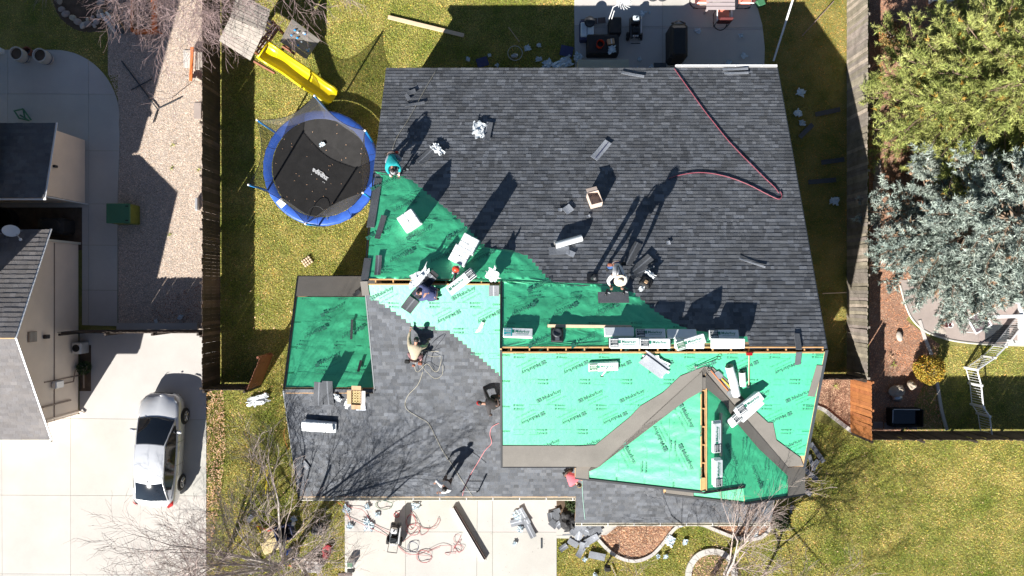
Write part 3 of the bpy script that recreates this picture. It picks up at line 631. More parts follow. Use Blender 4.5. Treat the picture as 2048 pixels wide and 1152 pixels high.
# open ridge slots with truss tops crossing them
def slot(x0, x1, y, z, step=.61, w_=.14, ax='x'):
    k = x0+.3
    while k < x1:
        M = T(k, y, z-.10) if ax == 'x' else T(y, k, z-.10); MB().box((0, 0, 0), (.04, w_, .10) if ax == 'x' else (w_, .04, .10), M).build('truss_top', K['wood'], house); k += step
    for s in (-1, 1):
        c = (x0+x1)/2; L_ = x1-x0
        M = T(c, y+s*(w_/2+.02), z-.025) if ax == 'x' else T(y+s*(w_/2+.02), c, z-.018); MB().box((0, 0, 0), (L_, .035, .016) if ax == 'x' else (.035, L_, .016), M).build('deck_edge', K['wood'], house)
slot(XL+.05, -.45, .21, 6.325); slot(-.33, 10.35, -2.06, 7.27); slot(-8.36, XL-.05, -3.78, 4.663); slot(-6.8, -3.1, GX, 7.0, ax='y')
MB().box((GX, -6.6, 6.97), (.13, .45, .02)).build('ridge_board', K['wood'], house); MB().box((GX, -3.2, 7.0), (.12, .4, .02)).build('ridge_board', K['ice'], house)
# edge metals
def rake(pl, pts, h=.02, w_=.07, name='drip_edge', m=None): return drip(name, lift(pl, pts, h), m or K['black'], house, w_)
rake(PU, [(-.37, -2.06), (-.37, -6.4)]); rake(PN, [(-.37, -2.0), (-.37, .25)]); rake(PU, [(-.40, -6.40), (2.3, -6.40)], w_=.03)
rake(PGL, [(2.28, GY0-.02), (GX, GY0-.02)], .03); rake(PGR, [(GX, GY0-.02), (8.04, GY0-.02)], .03)
rake(PG2, [(5.5, -7.45), (8.04, -7.45)], .03); rake(PGR, [(8.04, -7.45), (10.6, -7.45)], .03)
rake(PU, [(10.44, -2.06), (10.44, -6.45)], .02, .09, m=K['dgrey']); rake(PN, [(10.47, 8.67), (10.47, -2.06)], .0, .03, m=K['dgrey'])
rake(PW, [(-8.41, .47), (-8.41, -3.78)], .02, .06); rake(PW, [(-8.41, .48), (-5.1, .48)], .0, .03); rake(PS, [(-8.43, -3.78), (-8.43, -8.27)], 0, .03, m=K['dgrey'])
rake(PN, [(-5.10, 4.2), (-5.10, .24)], .01, .04); rake(PS, [(-5.09, .18), (-5.06, -3.7)], .012, .04, m=K['dgrey'])
rake(PW, [(XL+.03, -2.2), (XL+.03, -3.8)], .05, .03)
# loose starter strips nailed along rakes
def strip(pl, a, b, w_, h, m=None, name='starter_strip', par=None):
    A, B = pl.px(*a), pl.px(*b); d = (B-A).normalized(); s = pl.n.cross(d)
    q = [A+s*w_/2, B+s*w_/2, B-s*w_/2, A-s*w_/2]; mb = MB(); up = pl.n*h; dn = pl.n*.004
    mb.add([p+dn for p in q]+[p+up for p in q], [(3,2,1,0),(4,5,6,7),(0,1,5,4),(1,2,6,5),(2,3,7,6),(3,0,4,7)]); return mb.build(name, m or K['shingle'], par or house)
strip(PN, (757,357), (741,455), .28, .03); strip(PN, (736,517), (729,562), .25, .035); strip(PS, (728,562), (732,590), .25, .04, K['ice'])
strip(PU, (1640,730), (1622,792), .24, .03, K['ice'])
# gutters
def gutter(x0, x1, y, z, par, m=K['fascia'], d=.10, step=1.05, flip=1):
    g = MB(); 
    g.box(((x0+x1)/2, y-flip*.0, z-.10), (x1-x0, .02, .13)); g.box(((x0+x1)/2, y-flip*d, z-.10), (x1-x0, .03, .13)); g.box(((x0+x1)/2, y-flip*d/2, z-.155), (x1-x0, d-.03, .015), col=(1, 1, 1)); g.box((x0, y-flip*d/2, z-.10), (.015, d, .12)); g.box((x1, y-flip*d/2, z-.10), (.015, d, .12))
    o = g.build('gutter', m, par); k = x0+.25
    while k < x1: MB().box((k, y-flip*d/2, z-.03), (.03, d+.02, .012)).build('gutter_bracket', K['white'], o); k += step
gutter(-8.35, 2.5, -8.28, 2.82, house); gutter(2.55, 10.35, -9.44, 2.34, house); gutter(6.45, 10.45, 8.72, 2.86, house, K['white'], d=.07, flip=-1)
MB().box((-8.42, -8.2, 2.70), (.05, .3, .16)).build('fascia_end', K['black'], house)
# flues
def flue(x, y, h, r, capr, par=house, sq=.35):
    z = PN.z(x, y); t = MB().tube([(x, y, z), (x, y, z+h)], r, 12).build('flue_pipe', K['dgrey'], par, smooth=True)
    MB().lathe([(0, .14), (capr*.8, .1), (capr, .03), (capr, -.03), (r, -.05)], 14, T(x, y, z+h)).build('flue_cap', K['black'], t)
    e = PN.mat(Vector((x, y, z+.03)), 0); mb = MB(); mb.box((0, 0, 0), (sq, sq, .012), e); mb.build('flashing', K['black'], t)
p = PN.px(1184,556); flue(p.x, p.y, .95, .075, .11)
p = PN.px(1114,668); e = thing('roof_vent', 'black square attic exhaust vent with round hood near the ridge', 'roof vent'); M = PN.mat(PN.px(1114,668), 0)
MB().bbox((0, -.05, .05), (.42, .5, .08), .03, M).build('vent_base', K['black'], e); MB().lathe([(.15, .09), (.17, .16), (.14, .2), (.1, .17), (0, .16)], 14, M).build('vent_hood', K['dgrey'], e, smooth=True); MB().box((0, -.2, .1), (.14, .1, .03), M).build('vent_sticker', K['steel'], e)
# porch
bpy.context.view_layer.update()

# ---------------------------------------------------------------- neighbouring house on the left
nh = thing('neighbour_house', 'beige sided neighbouring house with grey gable roof and white trim', 'house')
A1 = Plane(3.811, 0, -.483); A2 = Plane(5.588, 0, .483); XE = -18.3
q1 = rect(-27, XE, -1.84, 2.3); q2 = rect(-27, XE, -5.98, -1.84)
deck('roof_deck', q1, A1, .15, K['osb'], nh); deck('roof_deck', q2, A2, .15, K['osb'], nh)
shingles([(-27, -1.82), (XE+.01, -1.82), (XE+.01, 2.32), (-27, 2.32)], A1, nh, K['shingle_n'], expo=.2, wmin=.2, wmax=.34, nind=150, strength=.35, cx=XE, cy=0, thick=.012)
shingles([(-27, -6.0), (XE+.01, -6.0), (XE+.01, -1.86), (-27, -1.86)], A2, nh, K['shingle_n'], expo=.143, nind=150, wmin=.2, strength=.25, cx=XE, cy=-4)
drip('rake_trim', [Vector((XE+.03, 2.34, 2.66)), Vector((XE+.03, -1.84, 4.68)), Vector((XE+.03, -6.02, 2.66))], K['white'], nh, .09)
g = MB(); g.box((-22.8, -6.06, 2.62), (9.05, .1, .1)); g.build('gutter', K['fascia'], nh)
zz = lambda y: min(A1.z(0, y), A2.z(0, y))-.16
MB().add([Vector(v) for v in ((-18.8, -5.46, 0), (-18.8, 1.93, 0), (-18.8, 1.93, zz(1.93)), (-18.8, -1.84, zz(-1.84)), (-18.8, -5.46, zz(-5.46)), (-27, -5.46, 0), (-27, 1.93, 0), (-27, 1.93, zz(1.93)), (-27, -1.84, zz(-1.84)), (-27, -5.46, zz(-5.46)))], [(0,1,2,3,4),(0,4,9,5),(1,6,7,2)]).build('wall', K['siding'], nh)
z = .12; k = 0
while z < 4.4:
    a, b = -5.44, 1.91
    zt = z+.19
    if zt > zz(-5.44): a = -1.84-(zz(-1.84)-zt)/.483; b = -1.84+(zz(-1.84)-zt)/.483
    if b-a < .3: break
    mb = MB(); v = R.uniform(.96, 1.04); m_ = K['siding']
    mb.add([Vector(q) for q in ((-18.79, a, z), (-18.74, a, z), (-18.765, a, zt), (-18.79, b, z), (-18.74, b, z), (-18.765, b, zt))], [(1,4,5,2),(0,3,4,1),(0,1,2),(5,4,3)]); mb.build('siding_board', m_, nh); z += .19; k += 1
MB().box((-18.74, -1.8, 1.72), (.03, 7.3, .035)).build('belly_trim', K['siding_dk'], nh); MB().box((-18.74, -3.78, 1.2), (.03, .05, 2.3)).build('corner_trim', K['siding_dk'], nh); MB().box((-18.72, 1.93, 1.3), (.07, .09, 2.6)).build('corner_trim', K['fascia'], nh)
MB().bbox((-18.66, -1.95, 2.35), (.16, .16, .22), .02).build('wall_lamp', K['black'], nh); MB().bbox((-18.62, -3.95, 1.7), (.2, .3, .5), .03).build('meter_box', K['alu'], nh); MB().box((-18.71, -1.9, 3.1), (.03, .4, .5)).build('gable_vent', K['siding_dk'], nh)
for i in range(6): MB().box((-18.69, -1.9, 2.9+i*.075), (.02, .36, .02)).build('vent_slat', K['fascia'], nh)
MB().tube([(-18.65, -3.98, 1.4), (-18.65, -3.98, .6), (-18.62, -3.5, .5), (-18.4, -3.5, .3), (-18.4, -4.3, .28)], .03, 6).build('conduit', K['siding_dk'], nh)
MB().tube([(-18.35, -5.9, 2.6), (-18.6, -5.6, 2.4), (-18.71, -5.32, 2.3), (-18.71, -5.32, .15), (-18.5, -5.4, .08)], .045, 6).build('downspout', K['siding'], nh)
MB().box((-18.7, -4.75, 1.6), (.05, .06, 1.8)).build('pipe_chase', K['siding_dk'], nh)
nb = thing('neighbour_wing', 'low beige lean-to wing with dark shaded roof and white eave trim', 'building')
B1 = Plane(4.01, 0, -.23); qb = rect(-27, -18.2, 3.52, 6.56); deck('roof_deck', qb, B1, .15, K['osb'], nb)
shingles([(-27, 3.5), (-18.19, 3.5), (-18.19, 6.58), (-27, 6.58)], B1, nb, K['shingle'], nind=60, cx=-18, cy=5, strength=.3, wmin=.2)
drip('rake_trim', [Vector((-18.17, 6.6, 2.46)), Vector((-18.17, 3.48, 3.18))], K['white'], nb, .07); drip('eave_trim', [Vector((-27, 3.46, 3.14)), Vector((-18.15, 3.46, 3.14))], K['white'], nb, .06); drip('corner_board', [Vector((-18.36, 3.6, 3.0)), Vector((-18.36, 3.62, .05))], K['white'], nb, .1)
MB().add([Vector(v) for v in ((-18.5, 3.7, 0), (-18.5, 6.4, 0), (-18.5, 6.4, 2.4), (-18.5, 3.7, 3.0), (-27, 3.7, 0), (-27, 6.4, 0), (-27, 6.4, 2.4), (-27, 3.7, 3.0))], [(0,1,2,3),(0,3,7,4),(1,5,6,2)]).build('wall', K['siding'], nb)
z = .12
while z < 2.8:
    zt = z+.19; b = 6.38 if zt < 2.42 else 6.38-(zt-2.42)/.23
    mb = MB(); mb.add([Vector(q) for q in ((-18.49, 3.68, z), (-18.44, 3.68, z), (-18.465, 3.68, zt), (-18.49, b, z), (-18.44, b, z), (-18.465, b, zt))], [(1,4,5,2),(0,3,4,1),(0,1,2),(5,4,3)]); mb.build('siding_board', K['siding'], nb); z += .19
MB().bbox((-18.4, 4.9, 2.2), (.1, .1, .2), .02).build('wall_lamp', K['black'], nb)
# taller two-storey wing farther left (outside the picture, it shades the corner)
nw = thing('neighbour_upper_wing', 'two storey wing of the neighbouring house beyond the left edge', 'building')
MB().add([Vector(v) for v in ((-20, .1, 3.2), (-20, 7.2, 3.2), (-20, 7.2, 4.75), (-20, 3.65, 6.9), (-20, .1, 4.75), (-30, .1, 3.2), (-30, 7.2, 3.2), (-30, 7.2, 4.75), (-30, 3.65, 6.9), (-30, .1, 4.75))], [(0,1,2,3,4),(5,9,8,7,6),(0,4,9,5),(1,6,7,2)]).build('wall', K['siding'], nw)
C1 = Plane(4.69, 0, .606); C2 = Plane(9.11, 0, -.606)
deck('roof', rect(-30.1, -19.9, 0, 3.65), C1, .12, K['shingle_n'], nw, .02); deck('roof', rect(-30.1, -19.9, 3.65, 7.3), C2, .12, K['shingle_n'], nw, .02)
# ---------------------------------------------------------------- people
def skin_mesh(name, nodes, edges, root, m, parent=None, extra=None, sub=1):
    ks = list(nodes); me = bpy.data.meshes.new(name); me.from_pydata([nodes[k][0] for k in ks], [(ks.index(a), ks.index(b)) for a, b in edges], [])
    o = bpy.data.objects.new(name, me); COL.objects.link(o)
    md = o.modifiers.new('s', 'SKIN'); md.use_smooth_shade = True
    if not me.skin_vertices: me.skin_vertices.new()
    for i, k in enumerate(ks):
        r = nodes[k][1]; me.skin_vertices[0].data[i].radius = r if isinstance(r, tuple) else (r, r); me.skin_vertices[0].data[i].use_root = (k == root)
    sb = o.modifiers.new('u', 'SUBSURF'); sb.levels = sub; sb.render_levels = sub
    bpy.context.view_layer.update(); ev = bpy.data.meshes.new_from_object(o.evaluated_get(bpy.context.evaluated_depsgraph_get()))
    bpy.data.objects.remove(o)
    mb = MB(); mb.add([v.co.copy() for v in ev.vertices], [tuple(p.vertices) for p in ev.polygons])
    if extra: extra(mb)
    bpy.data.meshes.remove(ev); return mb.build(name, m, parent, smooth=True)
def person(label, p, heading, J, shirt, pants, shoes=None, gloves=None, hat=None, hatm=None, hair=True, gs=0.0, sleeve=True, group='roofers at work', extras=None):
    """J: joints in metres, x right, y forward, z up from the feet; gs: slope of the roof ahead of the person"""
    t = thing('person', label, 'person', p, heading-PI/2, group)
    full = {'ankle_l','ankle_r','toe_l','toe_r','knee_l','knee_r','hand_l','hand_r'}
    def g(k): x, y, z = J[k]; f = 1 if k in full else .6; return Vector((x, y, z+gs*y*f))
    hand = {}
    N = {}
    N['pelvis'] = (g('pelvis'), .115); N['waist'] = (g('pelvis').lerp(g('chest'), .45), .095); N['chest'] = (g('chest'), .088); N['neck'] = (g('neck'), .055)
    hd = g('head'); N['headb'] = (g('neck').lerp(hd, .55), .068); N['head'] = (hd, (.082, .092)); dirh = (hd-g('neck')).normalized(); N['top'] = (hd+dirh*.075, .06)
    E = [('pelvis','waist'),('waist','chest'),('chest','neck'),('neck','headb'),('headb','head'),('head','top')]
    for s in 'lr':
        N['sh'+s] = (g('sh_'+s), .062); N['el'+s] = (g('el_'+s), .045); N['wr'+s] = (g('hand_'+s).lerp(g('el_'+s), .22), .03); N['pm'+s] = (g('hand_'+s), (.042, .024))
        N['hp'+s] = (g('pelvis').lerp(g('knee_'+s), .18)+Vector((.07 if s == 'r' else -.07, 0, 0)), .088); N['kn'+s] = (g('knee_'+s), .062); N['an'+s] = (g('ankle_'+s), .042); N['to'+s] = (g('toe_'+s), .035)
        E += [('chest','sh'+s),('sh'+s,'el'+s),('el'+s,'wr'+s),('wr'+s,'pm'+s),('pelvis','hp'+s),('hp'+s,'kn'+s),('kn'+s,'an'+s),('an'+s,'to'+s)]
    fwd = Vector((0, 1, 0)); face = J.get('face'); face = Vector(face).normalized() if face else (fwd-dirh*fwd.dot(dirh)).normalized()
    side = dirh.cross(face)
    def extra(mb):
        mb.ball(hd+face*.095-dirh*.01, (.016, .016, .018), n=6, m=4)                      # nose
        for s in (-1, 1): mb.ball(hd+side*s*.088-dirh*.01, (.014, .02, .028), n=6, m=4)    # ears
        for s in 'lr':
            w_, h_ = N['wr'+s][0], N['pm'+s][0]; d = (h_-w_).normalized(); sd = d.cross(Vector((0, 0, 1))); sd = sd.normalized() if sd.length > .1 else Vector((1, 0, 0)); dn = Vector((0, 0, -1))
            for i, L_ in enumerate((.062, .075, .07, .055)):
                b = h_+d*.02+sd*(-.03+.02*i); mb.tube([b, b+d*L_*.5+dn*.004, b+d*L_*.85+dn*.022, b+d*L_+dn*.04], [.0105, .01, .009, .006], 5)
            sg = 1 if s == 'l' else -1; b = h_-d*.025+sd*sg*.03; mb.tube([b, b+sd*sg*.028+d*.02+dn*.008, b+sd*sg*.034+d*.05+dn*.02], [.012, .011, .007], 5)
    skin_mesh('body', N, E, 'pelvis', K['skin'], t, extra)
    def grow(k, a): p_, r = N[k]; r = r[0] if isinstance(r, tuple) else r; return (p_, r+a)
    SN = {k: grow(k, .022) for k in ('ell','elr')}; SN['shl'] = grow('shl', .03); SN['shr'] = grow('shr', .03); SN['waist'] = grow('waist', .05); SN['chest'] = grow('chest', .09)
    SN['hem'] = (N['pelvis'][0].lerp(N['waist'][0], .35), .14); SN['coll'] = (N['chest'][0].lerp(N['neck'][0], .62), .098)
    SE = [('hem','waist'),('waist','chest'),('chest','coll'),('chest','shl'),('shl','ell'),('chest','shr'),('shr','elr')]
    if sleeve:
        for s in 'lr': SN['cf'+s] = (N['wr'+s][0].lerp(N['el'+s][0], .12), .042); SE.append(('el'+s, 'cf'+s))
    def folds(mb):
        mb.v = [tuple(Vector(v)+Vector(v).normalized()*.012*mnoise.noise(Vector(v)*9)) for v in mb.v]
    skin_mesh('shirt', SN, SE, 'chest', shirt, t, folds)
    PNn = {k: grow(k, .02) for k in ('hpl','hpr','knl','knr')}; PNn['pelvis'] = grow('pelvis', .016); PNn['top'] = (N['pelvis'][0].lerp(N['waist'][0], .5), .125); PE = [('top','pelvis')]
    for s in 'lr': PNn['an'+s] = (N['an'+s][0].lerp(N['kn'+s][0], .12), .062); PE += [('pelvis','hp'+s),('hp'+s,'kn'+s),('kn'+s,'an'+s)]
    skin_mesh('trousers', PNn, PE, 'pelvis', pants, t, folds)
    for s in 'lr':
        a, b = N['an'+s][0], N['to'+s][0]; dd = (b-a); mb = MB(); mb.tube([a-dd*.3+Vector((0, 0, -.01)), a+Vector((0, 0, .0)), a+dd*.5, b, b+dd*.25], [.035, .052, .05, .045, .02], 8); mb.build('shoe', shoes or K['dark'], t, smooth=True)
        if gloves:
            mb = MB(); h_ = N['pm'+s][0]; w_ = N['wr'+s][0]; mb.tube([w_, w_.lerp(h_, .5), h_, h_+(h_-w_)*.35], [.036, .042, .05, .03], 8); mb.build('glove', gloves, t, smooth=True)
    Mh = Matrix(((side.x, face.x, dirh.x, hd.x), (side.y, face.y, dirh.y, hd.y), (side.z, face.z, dirh.z, hd.z), (0, 0, 0, 1)))
    if hair: MB().ball((0, -.018, .028), (.096, .105, .098), Mh, n=12, m=8).build('hair', K['hair'], t, smooth=True)
    if hat == 'straw':
        MB().lathe([(.0, .125), (.05, .13), (.085, .115), (.095, .05), (.10, .035), (.155, .03), (.205, .045), (.208, .038), (.15, .02), (.09, .02)], 24, Mh @ T(0, 0, .03)).build('straw_hat', hatm, t, smooth=True)
        MB().lathe([(.103, .04), (.101, .062), (.097, .062)], 24, Mh @ T(0, 0, .03)).build('hat_band', K['brownp'], t)
    if hat == 'cap':
        mb = MB(); mb.lathe([(0, .125), (.05, .115), (.09, .08), (.104, .03), (.106, .01)], 16, Mh @ T(0, -.005, .01)); mb.add([Vector((math.cos(a)*.085, .08+math.sin(a)*.10, .02)) for a in [PI*i/8 for i in range(9)]]+[Vector((math.cos(a)*.085, .08+math.sin(a)*.10, .03)) for a in [PI*i/8 for i in range(9)]], [tuple(range(8, -1, -1)), tuple(range(9, 18))]+[(i, i+1, 10+i, 9+i) for i in range(8)], Mh); mb.build('cap', hatm, t, smooth=False)
    pv = N['pelvis'][0].lerp(N['waist'][0], .3)
    ax = (N['waist'][0]-N['pelvis'][0]).normalized(); sx = Vector((1, 0, 0)); bx = ax.cross(sx).normalized()
    pts = [pv+sx*math.cos(a)*.155+bx*math.sin(a)*.15 for a in [2*PI*i/14 for i in range(15)]]; MB().tube(pts, .022, 5).build('tool_belt', K['brownp'], t)
    if extras: extras(t, N, Mh)
    return t
def J(**k): 
    d = dict(pelvis=(0, 0, .95), chest=(0, .0, 1.3), neck=(0, .02, 1.5), head=(0, .04, 1.66), sh_l=(-.19, 0, 1.42), sh_r=(.19, 0, 1.42), el_l=(-.26, .02, 1.14), el_r=(.26, .02, 1.14), hand_l=(-.25, .15, .92), hand_r=(.25, .15, .92), knee_l=(-.11, .03, .5), knee_r=(.11, .03, .5), ankle_l=(-.12, 0, .09), ankle_r=(.12, 0, .09), toe_l=(-.13, .15, .05), toe_r=(.13, .15, .05)); d.update(k); return d
def pouch(t, p_, m, s=.09): MB().bbox((0, 0, 0), (s*1.3, s, s*1.8), .02, Matrix.Translation(p_)).build('tool_pouch', m, t)
def crouch(**k):
    d = J(pelvis=(0, -.12, .46), chest=(0, .26, .66), neck=(0, .44, .66), head=(0, .57, .62), sh_l=(-.19, .34, .62), sh_r=(.19, .34, .62), el_l=(-.24, .48, .38), el_r=(.24, .48, .38), hand_l=(-.14, .68, .09), hand_r=(.16, .66, .09), knee_l=(-.22, .22, .42), knee_r=(.22, .22, .42), ankle_l=(-.16, -.08, .09), ankle_r=(.16, -.08, .09), toe_l=(-.18, .08, .05), toe_r=(.18, .08, .05)); d['face'] = (0, .3, -1); d.update(k); return d
def bend(**k):
    d = J(pelvis=(0, -.08, .86), chest=(0, .34, 1.02), neck=(0, .54, 1.02), head=(0, .70, .98), sh_l=(-.19, .42, .98), sh_r=(.19, .42, .98), el_l=(-.3, .52, .7), el_r=(.3, .52, .7), hand_l=(-.2, .75, .45), hand_r=(.2, .75, .45), knee_l=(-.16, .06, .46), knee_r=(.16, .06, .46), ankle_l=(-.2, 0, .09), ankle_r=(.2, 0, .09), toe_l=(-.22, .15, .05), toe_r=(.22, .15, .05)); d['face'] = (0, .25, -1); d.update(k); return d
WG = K['white']; S_ = -PI/2
def ex_teal(t, N, Mh): pouch(t, N['pelvis'][0]+Vector((-.2, -.02, 0)), K['redbucket'], .08); pouch(t, N['pelvis'][0]+Vector((.17, .0, .02)), K['dark'])
def ex_hat(t, N, Mh): 
    pouch(t, N['pelvis'][0]+Vector((.22, .06, -.02)), K['leather'], .11); pouch(t, N['pelvis'][0]+Vector((-.24, .04, -.02)), K['dark'], .12)
    c = N['chest'][0]; w_ = N['waist'][0]
    for s in (-1, 1): MB().tube([w_+Vector((s*.02, -.05, .13)), c+Vector((s*.07, .0, .17)), N['coll' if 'coll' in N else 'neck'][0]+Vector((s*.1, -.06, .09))], .013, 5).build('harness_strap', K['dark'], t)
K['leather'] = M_('brown leather', (.28, .1, .06), .6, .2, 10)
person('person crouching in a teal long sleeved shirt with grey cap and white gloves', PN.px(788,318), S_+.15, crouch(knee_l=(-.3,.2,.4)), cloth('teal', (.01, .34, .36)), cloth('grey denim', (.22, .25, .30)), gloves=K['white'], hat='cap', hatm=cloth('grey', (.3, .3, .32)), gs=.41, extras=ex_teal)
person('person in a wide straw hat and white shirt bending over the shingles', PN.px(1226,532), S_+.03, bend(chest=(0,.26,1.12), neck=(0,.42,1.24), head=(0,.50,1.38), sh_l=(-.2,.34,1.12), sh_r=(.2,.34,1.12), face=(0,1,-.5)), cloth('white', (.66, .66, .68)), cloth('blue denim', (.04, .10, .26)), gloves=K['dark'], hat='straw', hatm=cloth('straw', (.72, .62, .48)), gs=.41, extras=ex_hat)
person('person in navy clothes squatting at the ridge and reaching for an open shingle bundle', PS.px(872,588), PI-.1, crouch(pelvis=(0,-.1,.5), hand_r=(.0,.75,.1), hand_l=(-.15,.5,.15), head=(-.02,.55,.5), neck=(0,.42,.58)), cloth('navy', (.055, .07, .17)), cloth('dark navy', (.05, .06, .14)), gloves=K['dark'], hat='cap', hatm=cloth('dark navy', (.05, .06, .14)), gs=0)
person('person in a tan shirt kneeling on the grey slope beside coiled rope', PS.px(833,716), PI/2-.12, crouch(pelvis=(0,-.05,.55), chest=(0,.36,.72), neck=(.02,.58,.72), head=(.03,.72,.72), sh_l=(-.2,.48,.68), sh_r=(.2,.48,.68), el_l=(-.27,.78,.5), hand_l=(-.24,1.08,.25), el_r=(.34,.5,.45), hand_r=(.42,.72,.2)), cloth('tan', (.42, .36, .26)), cloth('maroon work', (.3, .16, .17)), gs=.41, extras=lambda t, N, Mh: (pouch(t, N['pelvis'][0]+Vector((-.24, -.05, .02)), K['dark'], .13), pouch(t, N['pelvis'][0]+Vector((.22, -.06, .02)), K['leather'], .11), pouch(t, N['pelvis'][0]+Vector((.0, -.16, .02)), K['leather'], .08)))
person('person in black with a red and black cap leaning out beside the upper roof edge', PS.px(996,800), PI+.1, crouch(pelvis=(0,.0,.5), chest=(0,.32,.66), neck=(.03,.5,.66), head=(.05,.64,.62), el_l=(-.4,.36,.4), hand_l=(-.5,.3,.15), el_r=(.42,.42,.42), hand_r=(.62,.5,.12)), cloth('charcoal', (.045, .042, .045)), cloth('black', (.015, .015, .015)), gloves=K['dark'], hat='cap', hatm=K['red'], gs=0)
person('person standing near the eave in a white shirt and brown trousers', PS.px(898,953), -PI/2-.5, J(el_l=(-.1,.25,1.15), hand_l=(.1,.42,1.1), sh_l=(-.2,.03,1.42), el_r=(.38,.02,1.15), hand_r=(.4,.2,1.0), sh_r=(.2,.03,1.42), face=(0,1,-.3)), cloth('white', (.66, .66, .68)), cloth('brown', (.09, .07, .06)), shoes=K['white'], gs=0)
person('person in a pink shirt and black trousers stooping under the gable corner', PS.px(1134,938), -.75, bend(pelvis=(0,-.1,.8), chest=(0,.2,.98), neck=(0,.36,1.0), head=(0,.5,.98), sh_l=(-.19,.27,.95), sh_r=(.19,.27,.95), el_l=(-.26,.4,.7), hand_l=(-.15,.55,.55), el_r=(.26,.36,.7), hand_r=(.18,.5,.5)), cloth('pink', (.78, .16, .2)), cloth('black', (.015, .015, .015)), hat='cap', hatm=cloth('khaki', (.35, .25, .1)), gs=0)

# ---------------------------------------------------------------- shingle bundles, wraps and offcuts on the roof
def bars(mb, x0, x1, y, h, M, n=1):
    x = x0
    while x < x1-.01: w_ = min(R.uniform(.02, .05), x1-x); mb.box(((x+x+w_)/2, y, 0), (w_, h, .0016), M); x += w_+.008
def bundle(label, M, L_=.98, W_=.32, h=.11, tag_m=None, brand=True, end=-1, group='shingle bundles on the roof', flipt=0, sideprint=False, bl=True):
    t = thing('shingle_bundle', label, 'bundle', group=group); at(t, M)
    mb = MB(); mb.bbox((0, 0, h/2), (L_, W_, h), .018); mb.v = [tuple(Vector(v)+Vector((R.uniform(-.006, .006), R.uniform(-.006, .006), R.uniform(-.003, .003)))) for v in mb.v]; mb.build('wrapper', K['plastic_w'], t)
    z = h+.006; fl = PI if flipt else 0
    if tag_m:
        w_ = .27; cx = end*(L_/2-w_/2-.02); tb = MB(); tb.box((cx, 0, z), (w_, W_*.88, .004)); o = tb.build('end_label', tag_m, t)
        pb = MB(); Q = T(cx, 0, z+.005, fl)
        bars(pb, -.12, .12, .10, .032, Q); bars(pb, -.08, .10, .05, .012, Q); bars(pb, -.12, .11, .02, .008, Q); bars(pb, -.12, .11, -.0, .008, Q); bars(pb, -.12, .12, -.10, .035, Q); bars(pb, -.05, .1, -.05, .012, Q); pb.build('label_print', K['printw'], o, kind='stuff')
    if brand:
        pb = MB(); Q = T(-end*.14, .03, z+.001, fl); brand_text(pb, .13, Q); bars(pb, -.2, .2, -.09, .012, Q); pb.build('printed_brand', K['printg'], t, kind='stuff')
    if sideprint:
        pb = MB(); Q = T(0, W_/2+.008, h*.5, PI) @ Matrix.Rotation(PI/2, 4, 'X'); brand_text(pb, .08, Q); pb.build('side_print', K['printg'], t, kind='stuff')
    return t
def flatM(px, py, z, deg=0, tilt=0, roll=0): p = P(px, py, z); return T(p.x, p.y, p.z, math.radians(deg), math.radians(tilt), math.radians(roll))
def onM(pl, px, py, deg=0, off=.03): return pl.mat(pl.px(px, py)+pl.n*off, math.radians(deg))
bundle('white bundle with a turquoise end label beside the black roof vent', onM(PN,1036,668,-2,.05), tag_m=K['teal'])
# row along the right ridge: lower layer on the shaded slope, upper layer propped over the ridge
bundle('white bundle in shade, back left of the row along the ridge', onM(PN,1237,666,0,.04), sideprint=True, bl=False, brand=False)
bundle('dark labelled white bundle in shade, second from left in the ridge back row', onM(PN,1300,669,0,.04), tag_m=K['printk'])
bundle('plain white bundle in shade, third from left in the back of the ridge row', onM(PN,1362,670,0,.04), brand=False)
bundle('white bundle with dark label in shade, rightmost in the back of the ridge row', onM(PN,1446,671,0,.04), tag_m=K['printk'])
bundle('opened white bundle at the left end of the sunlit ridge row', flatM(1248,685,7.42,0), tag_m=K['printk'])
bundle('white bundle with a black end label in the sunlit ridge row', flatM(1309,686,7.46,0), tag_m=K['printk'])
bundle('tilted white bundle with a green end label in the sunlit ridge row', flatM(1380,684,7.52,17), tag_m=K['util'])
bundle('plain white bundle at the right end of the sunlit ridge row', flatM(1455,686,7.44,-1), brand=False, L_=1.1)
for i, (x, lab) in enumerate(((1250,'lower white bundle under the left end of the sunlit ridge row'),(1310,'lower white bundle under the black labelled bundle of the ridge row'),(1378,'lower white bundle under the tilted bundle of the ridge row'),(1450,'lower white bundle under the right end of the sunlit ridge row'))):
    bundle(lab, flatM(x,687,7.32,0), brand=False)
MB().box((0, 0, 0), (.30, .35, .03), onM(PN,1225,688,0,.12)).build('torn_shingle', K['shingle']); tag(bpy.data.objects['torn_shingle'], 'dark shingle end showing from the opened ridge bundle', 'shingle')
bundle('white bundle with a green end label and hammer on the sunlit underlayment', onM(PU,1206,730,3,.05), tag_m=K['util'])
bundle('white bundle lying lengthwise beside the gable ridge slot, upper one', PGR.mat(PGR.px(1421,872)+PGR.n*.25, PI/2), tag_m=K['printk'])
bundle('white bundle under the upper one beside the gable ridge slot', PGR.mat(PGR.px(1426,868)+PGR.n*.12, PI/2), brand=False)
bundle('white bundle on the beam beside the gable ridge slot, lower one', PGR.mat(PGR.px(1424,942)+PGR.n*.25, PI/2), tag_m=K['printk'], L_=.9)
bundle('white bundle beneath the lower one beside the gable ridge slot', PGR.mat(PGR.px(1426,940)+PGR.n*.12, PI/2), brand=False, L_=.9)
MB().box((0, 0, 0), (1.45, .05, .1), PGR.mat(PGR.px(1438,868)+PGR.n*.09, PI/2)).build('grey_plank', K['greywood']); tag(bpy.data.objects['grey_plank'], 'grey plank on edge beside the stacked bundles at the gable slot', 'plank')
